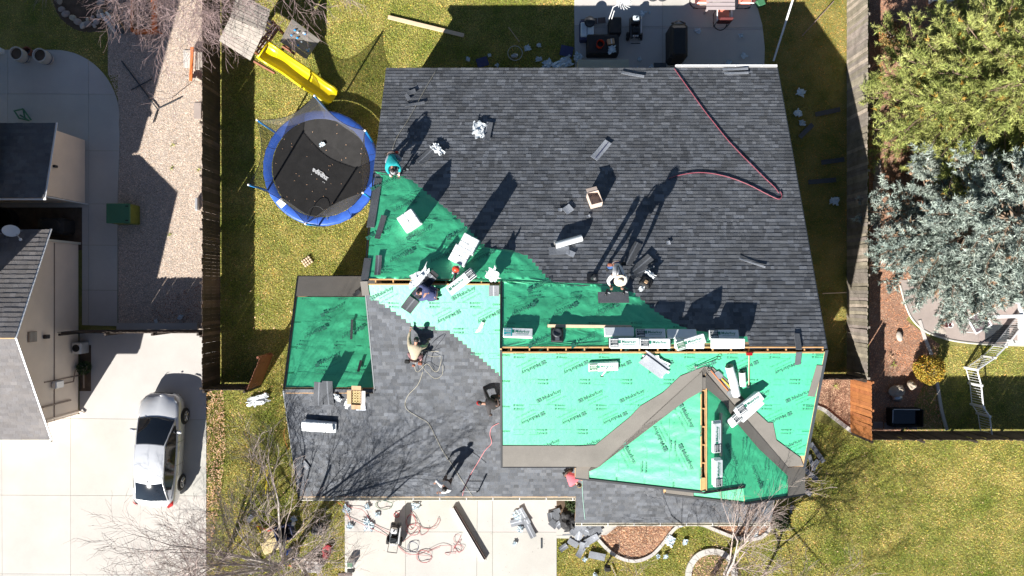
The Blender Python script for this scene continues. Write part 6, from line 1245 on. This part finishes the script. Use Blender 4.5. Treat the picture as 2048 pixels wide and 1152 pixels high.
# ---------------------------------------------------------------- lawn things
o = boardthing('long pale pine board lying across the back lawn', P(776,34,.11), P(928,71,.11), .17, .04, K['board'])
boardthing('thin bamboo stick lying on the shaded back lawn', P(1017,54,.08), P(1039,84,.08), .03, .03, K['board'], 'stick', 'stick')
boardthing('long white downspout leaning on the shaded side lawn', P(1586,-2,1.2), P(1547,122,.2), .07, .06, K['white'], 'downspout', 'downspout')
boardthing('thin dark pole lying across the side lawn shadow', P(1668,2,.12), P(1604,72,.1), .03, .03, K['twig'], 'pole', 'pole')
t = thing('wire_basket', 'round wire basket with scraps on the shaded back lawn', 'basket', P(1030,113)); MB().tube([Vector((.31*math.cos(a), .31*math.sin(a), .45)) for a in [2*PI*i/24 for i in range(25)]], .012, 5).build('rim', K['alu'], t)
for k in range(14): a = 2*PI*k/14; MB().tube([(.31*math.cos(a), .31*math.sin(a), .45), (.24*math.cos(a), .24*math.sin(a), .02)], .006, 3).build('wire', K['dgrey'], t)
mb = MB(); mb.ball((0,0,.1), (.15,.12,.08), n=7, m=5); mb.ball((-.1,-.03,.1), (.1,.1,.08), n=7, m=5); mb.build('scraps', K['steel'], t)
for i, (x, y, s, lab) in enumerate(((936,119,.22,'leftmost white scrap on the shaded back lawn'),(979,111,.19,'white scrap left of the wire basket'),(994,131,.2,'white scrap against the roof edge left of the wire basket'),(1054,97,.26,'white scrap right of the wire basket'),(1078,91,.2,'small white scrap farthest from the roof on the back lawn'),(1077,119,.25,'white scrap at the end of the twisted wrapper trail'),(1096,128,.45,'twisted white wrapper trail on the back lawn'),(1087,136,.2,'white scrap tucked at the roof edge by the wrapper trail'),(1285,28,.3,'white scrap beside the wheeled compressor on the patio'),(1299,26,.1,'tiny white scrap near the patio joint'),(1279,119,.2,'white scrap below the wheeled compressor'),(1275,138,.16,'white scrap at the roof edge left of the covered grill'),(1303,137,.3,'white wrapper row at the patio roof edge'),(1395,62,.26,'white scrap right of the black covered grill'),(1482,72,.24,'white scrap in the middle right of the patio'),(1488,112,.26,'white scrap lower right on the patio'),(1457,126,.26,'white scrap at the white gutter on the patio'),
   (1601,185,.36,'long white scrap on the shaded side lawn'),(1595,227,.38,'curved white scrap in the middle of the side lawn'),(1603,246,.26,'small white scrap lowest of three on the upper side lawn'),(1668,402,.42,'blue white bag near the right fence'),
   (693,1018,.42,'white wrapper at the driveway corner below the gutter'),(735,1013,.3,'white scrap hanging at the front gutter'),(786,1016,.1,''),(733,1042,.3,'white scrap on the driveway left joint'),(738,1053,.5,'tall white wrapper left of the generator'),(700,1052,.3,'white scrap at the left driveway edge'),(755,1029,.24,'grey white scrap above the tall wrapper'),(832,1011,.42,'white wrapper right of the generator shadow'),(588,1038,.26,'white scrap among the tree branches'),(1045,1033,1.0,''),(1035,1029,.5,'white wrapper under the driveway shingles'),(1030,1086,.22,'small white scrap below the driveway shingles'),(1040,1057,.3,'black and white torn label on the driveway'),(1340,1082,.45,'large white wrapper on the lawn inside the curving kerb'),(1370,1084,.24,'small white wrapper right of the large one by the curving kerb'),(1316,1112,.2,'left of two small white scraps on the front lawn'),(1331,1112,.22,'right of two small white scraps on the front lawn'),(1361,1048,.26,'white scrap sitting on the curving kerb'),(1511,1068,.24,'white scrap in the leaf bed at the right kerb bend'),(1170,1118,.22,'white scrap by the rolled shingle on the lawn'),(1190,1149,.2,'white scrap at the bottom picture edge on the lawn'),
   (362,634,.22,'white bag scrap in the shaded gravel corner'),(313,642,.2,'white wire scrap at the foot of the shaded gravel'))):
    if lab: crumple(lab, T(*P(x, y, .05), R.uniform(0, 3)), s, s*R.uniform(.8, 1.3), .1 if y > 140 else .08, seed=i*3.7)
crumple('long crumpled white wrapper lying on the left front lawn', T(*P(517,801,.07), .3), 1.05, .5, .12, m=K['plastic_w'])
crumple('large pale wrapper bundle at the patio corner', T(*P(1125,130,.15), .5), .95, .5, .2, seed=70); crumple('blue white wrapper beside the patio corner bundle', T(*P(1155,115,.2), .9), .4, .4, .15, seed=71)
t = thing('dark_mat', 'dark blue mat on the lawn beside the patio corner', 'mat', P(1133,103)); MB().box((0,0,.06), (.55,.45,.02), T(0,0,0,-.2)).build('mat_sheet', K['c_dark navy'], t); 
t = thing('dark_mat', 'dark blue mat lying near the left scraps on the back lawn', 'mat', P(965,125)); MB().box((0,0,.06), (.5,.4,.02), T(0,0,0,.3)).build('mat_sheet', K['c_dark navy'], t)
t = thing('egg_tray', 'pale ribbed paper tray lying on the lawn below the trampoline', 'tray', P(615,523), .6)
for i in range(4): 
    for j in range(3): MB().bbox((-.16+.11*i,-.12+.12*j,.08), (.09,.1,.06), .02).build('tray_cup', K['cardboard'] if 0 else K['board'], t)
tag(MB().box((0,0,0), (.5,.11,.03), T(*P(1604,1032,.09),.42) @ T(0,0,0)).build('shingle_strip', K['shingle']), 'grey shingle strip lying on the lawn right of the porch', 'shingle'); bpy.data.objects['shingle_strip'].scale = (2.1, 2.0, 1)
for i, (x, y, d, l, w_, lab) in enumerate(((1634,905,-55,1.0,.2,'upper leaning grey flashing strip beside the right rake'),(1630,930,60,.5,.2,'short grey flashing piece crossing the strip by the right rake'),(1623,925,-70,.7,.16,'dark grey strip in the heap by the right rake'),(1622,950,-40,.7,.22,'lower grey flashing strip on the lawn at the gable corner'),(1616,985,-35,.35,.2,'small grey scrap under the gable corner'),(1582,1018,85,.35,.1,'short grey scrap above the long strip on the lawn'))):
    loose_shingle(lab, T(*P(x, y, .12), math.radians(d)), l, w_, .02, False, 1.8)
for i, (x, y, d, l) in enumerate(((1655,224,12,1.1),(1665,322,8,1.0),(1644,362,5,1.2),(1612,262,45,.8))): loose_shingle(['dark shingle strip high on the shaded side lawn','dark shingle strip in the middle of the shaded side lawn','dark shingle strip low on the shaded side lawn','dark shingle strip by the roof edge on the side lawn'][i], T(*P(x, y, .09), math.radians(d)), l, .2, .02, False, .8)
boardthing('thin pale batten across the side lawn shadow', P(1645,587,.1), P(1694,585,.1), .04, .03, K['board'], 'batten', 'batten')
# ---------------------------------------------------------------- back patio
MB().box((P(1207,130,1.5).x, P(1207,130,1.5).y-.15, 1.2), (2.1,.75,.6)).build('bay_roof', M_('olive cream bay covering', (.42,.43,.34), .8, .08, 3), house)
t = thing('patio_table', 'mauve slatted patio table cut by the top edge', 'table', P(1427,0)); a, b = P(1413,19,.74)-P(1427,0), P(1470,-45,.74)-P(1427,0)
n = 8
for i in range(n): f0, f1 = i/n, (i+1)/n-.03; v = R.uniform(.9,1.1); y0, y1 = a.y+(b.y-a.y)*f0, a.y+(b.y-a.y)*f1; MB().box(((a.x+b.x)/2,(y0+y1)/2,.72), (b.x-a.x,y1-y0,.03), col=(v,v,v)).build('table_slat', K['patio_w'], t)
for x in (a.x+.1,b.x-.1):
    for y in (a.y+.1,b.y-.1): MB().box((x,y,.35), (.07,.07,.7)).build('leg', K['patio_w'], t)
def pchair(label, x, y, rz):
    t = thing('patio_chair', label, 'chair', P(x, y), rz, 'coral cushioned patio chairs'); MB().bbox((0,.02,.45), (.52,.52,.09), .03).build('cushion', K['coral'], t); MB().bbox((0,-.3,.75), (.54,.07,.6), .03, T(0,0,0,0,0)).build('backrest', K['maroon'], t)
    for s in (-1,1): MB().tube([(s*.3,-.3,.65),(s*.31,-.05,.68),(s*.3,.28,.66)], .025, 6).build('armrest', K['white'], t); MB().tube([(s*.3,.26,.66),(s*.29,.26,.04),(s*.29,-.3,.04),(s*.3,-.3,.9)], .018, 5).build('leg', K['dgrey'], t)
    MB().tube([(.3*math.cos(a), -.1+.36*math.sin(a), .03) for a in [PI+PI*i/8 for i in range(9)]], .02, 5).build('rocker_base', K['dark'], t)
pchair('coral cushioned chair pulled out below the patio table', 1440, 40, 0); pchair('coral cushioned chair left of the patio table', 1400, 4, -PI/2); pchair('coral cushioned chair right of the patio table', 1484, 4, PI/2)
tag(MB().bbox((0,0,.12), (.34,.3,.22), .03, T(*P(1519,8),.4)).build('green_tub', K['util']), 'small green tub at the patio edge by the table', 'tub')
t = thing('covered_grill', 'tall black fabric covered grill standing on the patio at the eave', 'grill', P(1348,92)); MB().bbox((0,-.1,.5), (.75,1.5,1.0), .12).build('grill_cover', K['fabric_d'], t); MB().bbox((0,-.1,1.02), (.6,1.3,.14), .06).build('grill_hood', K['fabric_d'], t); MB().tube([(-.3,.68,.8),(0,.75,.9),(.3,.68,.8)], .03, 5).build('cover_fold', K['fabric_d'], t)
t = thing('covered_table', 'large black covered low table below the orange bucket', 'table', P(1203,97)); MB().bbox((0,0,.3), (1.35,.85,.56), .05).build('table_cover', K['fabric_d'], t)
t = thing('covered_box', 'black covered box behind the covered low table', 'box', P(1227,60)); MB().bbox((0,0,.3), (.52,.7,.6), .04).build('box_cover', K['fabric_d'], t)
t = thing('bucket', 'orange red bucket on the black covered table', 'bucket', P(1199,92,.58)+Vector((0,0,.0))); MB().lathe([(.13,0),(.165,.36),(.155,.36),(.12,.03),(0,.02)], 20).build('bucket_wall', K['redbucket'], t); MB().lathe([(.13,.2),(0,.22)], 14).build('bucket_contents', K['dark'], t)
t = thing('carton', 'tan carton on the black covered table', 'box', P(1221,85,.58), .15); MB().bbox((0,0,.08), (.3,.22,.16), .01).build('carton_body', K['cardboard'], t); MB().box((.02,0,.163), (.04,.22,.004)).build('carton_tape', K['cardw'], t)
crumple('crumpled white wrap on the black covered table', T(*P(1223,100,.62), .2), .36, .34, .12, seed=3)
t = thing('cooler', 'blue and white cooler chest at the patio corner', 'cooler', P(1172,67)); MB().bbox((0,0,.22), (.6,.85,.42), .05).build('cooler_body', K['c_dark navy'], t)
for x in (-.14,.15): MB().bbox((x,.0,.46), (.27,.62,.07), .03).build('cooler_lid', K['plastic_b'], t)
t = thing('smoker', 'round black pot grill standing over the cooler', 'grill', P(1176,56,.0)); MB().lathe([(0,.62),(.2,.6),(.24,.75),(.22,.78),(.15,.72),(0,.7)], 18).build('bowl', K['black'], t, smooth=True)
for k in range(3): a = 2*PI*k/3+.5; MB().tube([(.12*math.cos(a),.12*math.sin(a),.6),(.25*math.cos(a),.25*math.sin(a),0)], .012, 5).build('leg', K['dgrey'], t)
t = thing('folding_panels', 'brown framed folding panels lying behind the cooler', 'panel', P(1183,45), .08)
for i in range(3): MB().box((-.3+.36*i,0,.12+.02*i), (.34,.24,.03)).build('panel', K['brownp'], t); MB().box((-.12+.36*i,0,.15+.02*i), (.02,.26,.02)).build('panel_frame', K['steel'], t)
def compressor(label, loc, rz, tank, s=1):
    t = thing('air_compressor', label, 'compressor', loc, rz, 'wheeled engine compressors')
    for x in (-.13,.13): MB().tube([(x,-.45,.22),(x,-.4,.24),(x,.4,.24),(x,.45,.22)], [.05,.1,.1,.05], 10).build('air_tank', K['dgrey'], t, smooth=True)
    MB().bbox((0,.22,.5), (.36,.34,.3), .05).build('engine', K['black'], t); MB().bbox((0,.25,.70), (.27,.24,.1), .05).build('fuel_tank', tank, t); MB().lathe([(.04,.755),(.04,.785),(0,.79)], 10, T(0,.25,0)).build('fuel_cap', K['dgrey'], t)
    MB().bbox((0,-.2,.48), (.28,.26,.26), .04).build('pump', K['dark'], t)
    for i in range(4): MB().box((0,-.3+.06*i,.62), (.26,.02,.05)).build('cooling_fin', K['dgrey'], t)
    MB().bbox((.23,.02,.46), (.07,.7,.2), .03).build('belt_guard', K['alu'], t)
    for x in (-.28,.28): w_ = MB().lathe([(.06,-.04),(.17,-.05),(.19,0),(.17,.05),(.06,.04)], 16, T(x,-.35,.19,0,0,PI/2)).build('wheel', K['tyre'], t, smooth=True)
    for x in (-.2,.2): MB().tube([(x,-.45,.3),(x,-.62,.45),(x,-.75,.5)], .015, 6).build('handle_bar', K['steel'], t)
    MB().tube([(-.2,-.75,.5),(.2,-.75,.5)], .018, 6).build('handle_grip', K['dark'], t)
    for x in (-.08,.02,.1): MB().lathe([(.03,0),(.03,.05),(0,.06)], 8, T(x,-.42,.45)).build('gauge', K['white'], t)
    return t
compressor('wheeled black compressor with a white fuel tank on the patio', P(1267,60), 0, K['plastic_b']); compressor('wheeled black engine compressor on the front driveway among red hoses', P(792,1062), -.12, K['white'])
t = thing('wire_whirligig', 'tall white wire garden spinner rising over the patio', 'garden ornament', P(1214,50))
MB().tube([(0,0,0),(.0,.03,1.9)], .02, 6).build('pole', K['white'], t); MB().tube([(.12,0,0),(.1,.03,1.5)], .02, 6).build('support', K['white'], t)
for k in range(16): a = 2*PI*k/16; c0 = Vector((.45,.25,1.9)); MB().tube([c0, c0+Vector((.22*math.cos(a), .22*math.sin(a), .06)), c0+Vector((.33*math.cos(a+.4), .33*math.sin(a+.4), 0))], .014, 4).build('vane', K['white'], t)
MB().tube([(0,.03,1.9),(.45,.25,1.9)], .018, 5).build('arm', K['white'], t)
t = thing('wheeled_items', 'dark boots lying in the sun at the top of the patio', 'boots', P(1312,2))
for x in (-.15,.25): MB().ball((x,.05,.12), (.2,.12,.12), n=10, m=6).build('boot', K['dgrey'], t, smooth=True)
tag(MB().bbox((0,0,0), (.55,.32,.03), .01, T(*P(1320,133,.5),0)).build('side_shelf', K['dgrey']), 'grey side shelf left of the covered grill at the eave', 'shelf')
# ---------------------------------------------------------------- front driveway things
A_, B_ = P(909,1014,.12), P(971,1119,.12); t = thing('metal_channel', 'long white and brown metal gutter channel lying across the driveway', 'gutter', A_); d = B_-A_; u = d.normalized(); s = Vector((0,0,1)).cross(u)
M = Matrix(((u.x,s.x,0,0),(u.y,s.y,0,0),(u.z,s.z,1,0),(0,0,0,1)))
MB().box((d.length/2,-.085,.01), (d.length,.075,.17), M).build('channel_side', K['white'], t); MB().box((d.length/2,-.01,-.07), (d.length,.08,.02), M).build('channel_base', K['brownp'], t); MB().box((d.length/2,.035,0), (d.length,.02,.16), M).build('channel_lip', K['brownp'], t)
def tangle(label, pts, m=K['hose_r'], r=.008, z=.05): return hose(label, [P(x, y, z+.03*(i % 3)) for i, (x, y) in enumerate(pts)], r, m, n=5, sm=6)
def loops(cx, cy, rx, ry, n, ph=0, k=9): return [(cx+rx*(1+.12*math.sin(i*1.7))*math.cos(ph+2*PI*i/k), cy+ry*(1+.1*math.cos(i*1.3))*math.sin(ph+2*PI*i/k)) for i in range(n*k)]
tangle('red air hose looping right of the driveway compressor', [(820,1020),(828,1030),(834,1045),(845,1055),(860,1058),(872,1055),(880,1042),(876,1036),(872,1048),(858,1058),(838,1056),(826,1068),(812,1079),(806,1084)])
tangle('red air hose in round loops beside the compressor', loops(826,1060,13,11,2)+[(842,1070),(855,1064),(856,1056)]); tangle('red air hose curling to the compressor rear', loops(822,1044,9,14,2,1)); tangle('red air hose in loops at the middle of the driveway', [(796,1090),(806,1100),(820,1108),(840,1108),(858,1100),(880,1092),(900,1091),(902,1100),(898,1110),(890,1106)]+loops(915,1098,8,8,1,2)+[(905,1090)])
tangle('red air hose ending in two loops below the middle of the driveway', [(796,1092),(812,1107),(834,1109)]+loops(848,1113,14,13,2)+[(856,1104),(880,1094)]); tangle('red air hose in two thin loops near the metal channel', loops(915,1078,7,9,1)+loops(918,1096,9,8,1,3))
tangle('thin red hose running from the gutter to the compressor', [(683,1000),(700,1014),(725,1020),(745,1045),(775,1063),(783,1066)], r=.009); tangle('thin red hose crossing the driveway joint from the left', [(690,1030),(720,1046),(750,1060),(776,1072)], r=.009); tangle('dark green hose in loops at the gutter', loops(768,1010,16,9,2)+[(790,1003)], K['util'], .009); tangle('dark teal hose ring right of the compressor', loops(826,1094,10,11,2), K['c_dark navy'], .008); tangle('red hose curl above the compressor', loops(793,1030,5,5,2), r=.014); tangle('orange extension cord at the left roof edge', [(571,855),(568,865),(570,880),(577,898)], K['orange'], .009)
tangle('dark cord hanging left of the left roof edge', [(567,828),(578,836),(591,842)], K['hose_b'], .012); tangle('orange red hose at the driveway lawn corner', [(668,1000),(680,1008),(690,1018),(700,1040)], K['orange'], .01)
t = thing('bucket', 'white square bucket with green contents on the driveway edge', 'bucket', P(703,1124)); MB().bbox((0,0,.18), (.3,.3,.36), .04).build('bucket_wall', K['white'], t); MB().box((0,0,.364), (.22,.22,.01)).build('bucket_contents', K['util'], t)
t = thing('dustpan', 'small dark tool below the white bucket', 'tool', P(702,1140)); MB().bbox((0,0,.05), (.3,.16,.08), .02).build('tool_body', K['dark'], t)
loose_shingle('wide grey shingle of the driveway pile, left', T(*P(1035,1044,.07),.25), .62, .3, .01, True, 2.4); loose_shingle('long grey shingle of the driveway pile, upper', T(*P(1048,1032,.11),-1.05), .75, .25, .03, True, 2.4); loose_shingle('long grey shingle of the driveway pile, lower', T(*P(1058,1056,.1),-1.1), .9, .28, .03, True, 2.1)
tag(MB().box((0,0,.04), (.07,.42,.03), T(*P(1083,1086),0)).build('metal_strip', K['dgrey']), 'short dark metal strip alone on the driveway', 'strip')
hp = [(1103,1033,-80,.42,.34,1.0),(1112,1030,-70,.5,.3,1.3),(1107,1048,-40,.4,.3,1.1),(1120,1048,40,.42,.3,2.0),(1125,1038,60,.3,.22,1.8),(1114,1022,20,.3,.2,1.4),(1141,1052,90,.4,.05,1.2),(1147,1048,88,.5,.06,1.4),(1154,1056,48,.75,.3,2.6),(1158,1068,80,.8,.3,2.5),(1166,1060,-40,.6,.3,1.9),(1174,1058,-35,.6,.22,2.2),(1179,1066,-30,.5,.25,2.4),(1188,1052,25,.6,.3,1.2),(1191,1062,24,.6,.3,1.4),(1175,1084,30,.8,.3,2.3),(1184,1078,28,.6,.26,2.5),(1163,1095,75,.5,.2,2.2),(1168,1089,20,.4,.3,2.4),(1161,1104,60,.5,.26,2.2),(1146,1086,-30,.5,.26,2.1),(1127,1095,35,.4,.24,1.3),(1190,1050,0,.22,.14,1.6),(1178,1047,-30,.3,.25,2.3),(1137,1069,5,.55,.06,1.0),(1194,1112,-12,.75,.3,2.0)]
wd = ['square','broad','bent','pale','small','dark','upright narrow','narrow upright','large olive','long vertical','folded','crossing','middle','dark wide','second dark wide','striped long','upper striped','short leaning','pale square','lower leaning','tilted square','dark double','tiny grey','tiny pale','thin edge','curled rightmost']
pl_ = ['on the driveway beside the black bag','below the black bag','at the lower left of the black bag','right of the bent piece','under the black bag','above the square one','left of the porch corner','beside the narrow one at the porch corner','leaning under the porch gutter','in the middle of the heap','in the middle of the heap','over the folded piece','right of the crossing piece','on the porch walk','below the dark wide piece','at the lawn corner of the walk','above the striped long piece','on the lawn edge','beside the short leaning piece','lowest in the heap on the grass','on the grass left of the heap','far left on the grass','beside the porch walk joint','under the porch gutter','at the left of the olive piece','on the grass below the heap']
for i, (x, y, d, l, w_, g_) in enumerate(hp): loose_shingle(f'{wd[i]} torn shingle {pl_[i]}', T(*P(x, y, .06+.012*(i % 9)), math.radians(d), 0, R.uniform(-.1,.1)), l*.95, w_, R.uniform(0, .05), i % 3 == 0, g_, group='torn shingles heaped at the porch walk')
t = thing('rubbish_bag', 'black plastic rubbish bag in the gap beside the porch roof', 'bag', P(1135,1038)); mb = MB(); mb.ball((0,0,.22), (.36,.42,.24), n=18, m=12); mb.v = [tuple(Vector(q)*(1+.35*mnoise.noise(Vector(q)*5))) for q in mb.v]; mb.build('bag_body', K['fabric_d'], t); MB().ball((-.2,.3,.3), (.1,.12,.1), n=8, m=6).build('bag_knot', K['fabric_d'], t)
t = thing('garden_spade', 'small black spade stuck in the front lawn', 'spade', P(1212,1130)); MB().bbox((0,.05,.5), (.25,.2,.28), .03).build('blade', K['dark'], t); MB().tube([(0,0,0),(0,.05,.5)], .05, 6).build('shaft', K['dark'], t)
boardthing('thin stake lying on the front lawn', P(1222,1130,.1), P(1232,1152,.08), .03, .03, K['twig_l'], 'stake', 'stake')
t = thing('rake', 'yellow handled rake lying on the left front lawn', 'rake', P(535,938,.1)); b = P(531,990,.1)-P(535,938,.1); MB().tube([Vector((0,0,0)), b], .018, 6).build('handle', K['yellow'], t); MB().tube([b+Vector((-.17,0,0)), b+Vector((.17,0,0))], .03, 5).build('rake_head', K['dark'], t)
for k in range(6): MB().tube([b+Vector((-.15+.06*k,0,0)), b+Vector((-.15+.06*k,-.08,-.05))], .008, 4).build('tine', K['dgrey'], t)
# debris heap under the left tree
hx = thing
for i, (a, b, m, lab) in enumerate((((513,1052),(548,1066),K['orange'],'orange handled pole at the upper left of the debris heap'),((513,1070),(552,1048),K['board'],'pale pole crossing the orange pole in the debris heap'),((515,1054),(522,1066),K['yellow'],'short yellow stick at the debris heap edge'),((530,1076),(550,1058),K['board'],'pale stick beside the foam pieces'),((535,1062),(548,1058),K['redbucket'],'short red handle in the debris heap'))): boardthing(lab, P(*a,.12+.03*i), P(*b,.2+.03*i), .05, .04, m, 'pole', 'pole')
def lump(label, x, y, r, m, name, cat, rz=0, f=.3, amp=.3): 
    t = thing(name, label, cat, P(x, y), rz); mb = MB(); mb.ball((0,0,r[2]*.9), r, n=14, m=9); mb.v = [tuple(Vector(q)*(1+amp*mnoise.noise(Vector(q)*5+Vector((x,y,0))))) for q in mb.v]; mb.build('body', m, t); return t
t = thing('foam_board', 'torn yellow foam board in the debris heap', 'foam', P(545,1088), .4); MB().bbox((0,0,.15), (.85,.55,.08), .03).build('sheet', K['foam'], t); MB().bbox((.25,.4,.2), (.5,.3,.07), .03, T(0,0,0,.3)).build('torn_piece', K['foam'], t)
lump('blue tarp bundle in the debris heap under the bare tree', 584, 1105, (.32,.22,.15), K['blue'], 'tarp', 'tarp', 0, amp=.6); lump('red jacket lying at the right of the debris heap', 654, 1102, (.2,.32,.12), cloth('dark red', (.3,.02,.03)), 'jacket', 'jacket', -.3, amp=.6)
t = thing('crate', 'dark crate in the middle of the debris heap', 'crate', P(572,1062), .3)
for a, b, c_, d_ in ((0,.3,.7,.04),(0,-.3,.7,.04),(.35,0,.04,.64),(-.35,0,.04,.64)): MB().box((a,b,.2), (c_,d_,.36)).build('crate_side', K['c_dark navy'], t)
MB().box((0,0,.03), (.66,.56,.02)).build('crate_base', K['dark'], t)
t = thing('white_jug', 'small white jug standing in the debris heap', 'jug', P(588,1046)); MB().lathe([(0,0),(.08,0),(.09,.2),(.03,.27),(.03,.3),(0,.3)], 12).build('jug_body', K['white'], t)
lump('grey cloth sack at the bottom of the debris heap', 628, 1126, (.45,.35,.2), cloth('grey sack', (.3,.28,.27)), 'sack', 'sack', .4, amp=.5); lump('small grey sack on the left of the debris heap', 508, 1128, (.25,.3,.15), cloth('grey sack', (.3,.28,.27)), 'sack', 'sack', .1, amp=.5)
lump('black plastic bag behind the debris heap', 640, 1055, (.3,.3,.2), K['fabric_d'], 'rubbish_bag', 'bag', 0, amp=.5)
loose_shingle('grey shingle scrap on the lawn left of the debris heap', T(*P(500,1037,.1),.9), .35, .22, .02, False, 1.2); boardthing('orange marked short board at the bottom of the debris heap', P(578,1130,.15), P(592,1136,.18), .06, .05, K['orange'], 'board_offcut', 'board')
boardthing('thin dark rod on the lawn beside the white bucket', P(664,1134,.1), P(686,1122,.1), .03, .03, K['dgrey'], 'rod', 'rod'); tag(MB().box((0,0,.01), (.6,.12,.02), T(*P(690,1149,.03),0)).build('wooden_sill', K['brownp']), 'dark wooden strip at the bottom end of the driveway joint', 'strip')
# dark pots and small things behind the left fence
# ---------------------------------------------------------------- right neighbour yard
def railing(pts, h=.85):
    t = thing('white_railing', 'long white picket railing zigzagging down the right neighbour lawn', 'railing', (0,0,0)); Q = [P(x, y) for x, y in pts]
    for i in range(len(Q)-1):
        a, b = Q[i], Q[i+1]; L_ = (b-a).length; up = Vector((0,0,h)); MB().tube([a+up, b+up], .035, 4).build('top_rail', K['white'], t); MB().tube([a+Vector((0,0,.1)), b+Vector((0,0,.1))], .022, 4).build('bottom_rail', K['white'], t); MB().box((a.x,a.y,h/2+.02), (.09,.09,h+.06)).build('railing_post', K['white'], t)
        n = max(1, int(L_/.105))
        for k in range(n): p = a.lerp(b, (k+.5)/n); MB().tube([p+Vector((0,0,.1)), p+up], .0115, 4).build('picket', K['white'], t)
railing([(2030,634),(1985,690),(1963,712),(1929,735),(1937,766),(1941,808),(1953,826),(1958,862)])
t = thing('deck_corner', 'white painted deck platform at the right picture edge', 'deck', (0,0,0)); a = P(2040,690,.9); b = P(2110,600,.9)
MB().box(((a.x+b.x)/2,(a.y+b.y)/2,.82), (b.x-a.x,b.y-a.y,.12)).build('deck_floor', K['white'], t)
for y in (a.y+.1,b.y-.1): MB().box((a.x+.1,y,.4), (.14,.14,.76)).build('deck_post', K['white'], t)
boardthing('white beam joining the deck to the glass table', P(1966,634,.9), P(2045,632,.9), .14, .08, K['white'], 'white_beam', 'beam')
MB().box((0,0,0), (.9,.05,.05), T(*P(2028,688,.6),0)).build('deck_step', K['white'], t)
t = thing('door_mat', 'dark ribbed mat on the neighbour patio', 'mat', P(1994,667,.03)); n = 9
for i in range(n): MB().box((0,-.33+.082*i,.015), (1.05,.07,.02)).build('mat_rib', K['dgrey'], t)
t = thing('glass_table', 'white framed square glass patio table beside the spruce', 'table', P(1938,642), .52)
for a, b, c_, d_ in ((0,.36,.8,.06),(0,-.36,.8,.06),(.37,0,.06,.7),(-.37,0,.06,.7)): MB().bbox((a,b,.7), (c_,d_,.05), .01).build('table_frame', K['white'], t)
MB().box((0,0,.695), (.7,.68,.012)).build('table_glass', M_('smoky table glass', (.16,.12,.13), .12, .1, spec=.8), t)
for x in (-.35,.35):
    for y in (-.34,.34): MB().tube([(x,y,0),(x,y,.68)], .02, 6).build('leg', K['white'], t)
t = thing('garden_stool', 'small dark red and white plant stand beside the glass table', 'plant stand', P(1889,646)); 
for x, y, r in ((0,0,.13),(.09,-.08,.12),(-.08,-.06,.11),(.02,.1,.12)): MB().lathe([(r*.6,0),(r,.3),(r*.8,.3),(r*.5,.05)], 12, T(x,y,0)).build('pot', K['maroon'] if x < .05 else K['white'], t)
lump('flat grey stone on the neighbour patio', 1880, 661, (.28,.15,.03), K['rock'], 'flat_stone', 'stone', -.3, amp=.2)
lump('grey boulder in the mulch below the brown shrub', 1801, 128, (.16,.16,.12), K['terra'], 'boulder', 'rock', 0, amp=.3); lump('small blue grey stone in the mulch left of the patio', 1796, 674, (.12,.22,.1), K['rock'], 'boulder', 'rock', .2, amp=.3)
lump('pale orange topped fountain boulder at the sun shadow edge', 1789, 780, (.36,.26,.22), K['terra'], 'boulder', 'rock', .2, amp=.3); lump('dark round pot below the fountain boulder', 1791, 794, (.22,.18,.16), K['steel'], 'pot', 'pot', 0, amp=.1); lump('upright pale rock right of the fountain boulder', 1815, 768, (.14,.18,.3), K['terra'], 'boulder', 'rock', 0, amp=.35)
t = thing('stock_tank', 'dark rectangular trough with a pale rim in the shaded corner', 'trough', P(1803,832)); 
for a, b, c_, d_ in ((0,.36,1.3,.04),(0,-.36,1.3,.04),(.65,0,.04,.7),(-.65,0,.04,.7)): MB().box((a,b,.25), (c_,d_,.5)).build('trough_wall', K['dark'], t)
MB().tube([(-.65,-.2,.5),(-.64,.34,.51),(-.6,.37,.51),(.5,.36,.5)], .02, 5).build('trough_rim', K['alu'], t); MB().box((0,0,.12), (1.25,.68,.2)).build('water', K['glass'], t)
for i, x in enumerate((1755,1778,1800,1824)): 
    o = MB().bbox((0,0,.03), (.44,.3,.06), .04).build('stepping_stone', K['concrete_p']); o.location = P(x, 850+i % 2*2); o['label'] = ['stepping stone nearest the cedar corner by the bottom fence', 'second stepping stone from the cedar corner below the trough', 'third stepping stone from the cedar corner below the trough', 'stepping stone at the right end of the row below the trough'][i]; o['category'] = 'stepping stone'; o['group'] = 'stepping stones by the trough'
t = thing('garden_bench', 'white metal bench at the very top beyond the mulch', 'bench', P(1876,2)); MB().bbox((0,0,.42), (.9,.35,.04), .01).build('seat', K['alu'], t)
for x in (-.4,.4): MB().box((x,0,.2), (.04,.3,.4)).build('leg', K['white'], t)
MB().tube([(-.45,.2,.45),(-.45,.22,.8),(.45,.22,.8),(.45,.2,.45)], .02, 5).build('backrest', K['white'], t)
for i, (x, y) in enumerate(((1742,395),(1744,420),(1743,372),(1745,350),(1742,446),(1744,330),(1746,250),(1744,275))):
    o = MB().bbox((0,0,.03), (.34,.46,.06), .04).build('edging_stone', K['concrete_p']); o.location = P(x+10, y); o['label'] = ['edging stone behind the right fence level with the lowest pine branches', 'edging stone just below the middle of the shaded fence row', 'edging stone just above the middle of the shaded fence row', 'edging stone third from the top of the shaded fence row beside the pine', 'lowest edging stone of the shaded fence row beside the spruce', 'edging stone second of the lower run from the mulch', 'topmost edging stone behind the right fence by the red mulch', 'second edging stone from the top behind the right fence'][i]; o['category'] = 'edging stone'; o['group'] = 'edging stones behind the right fence'
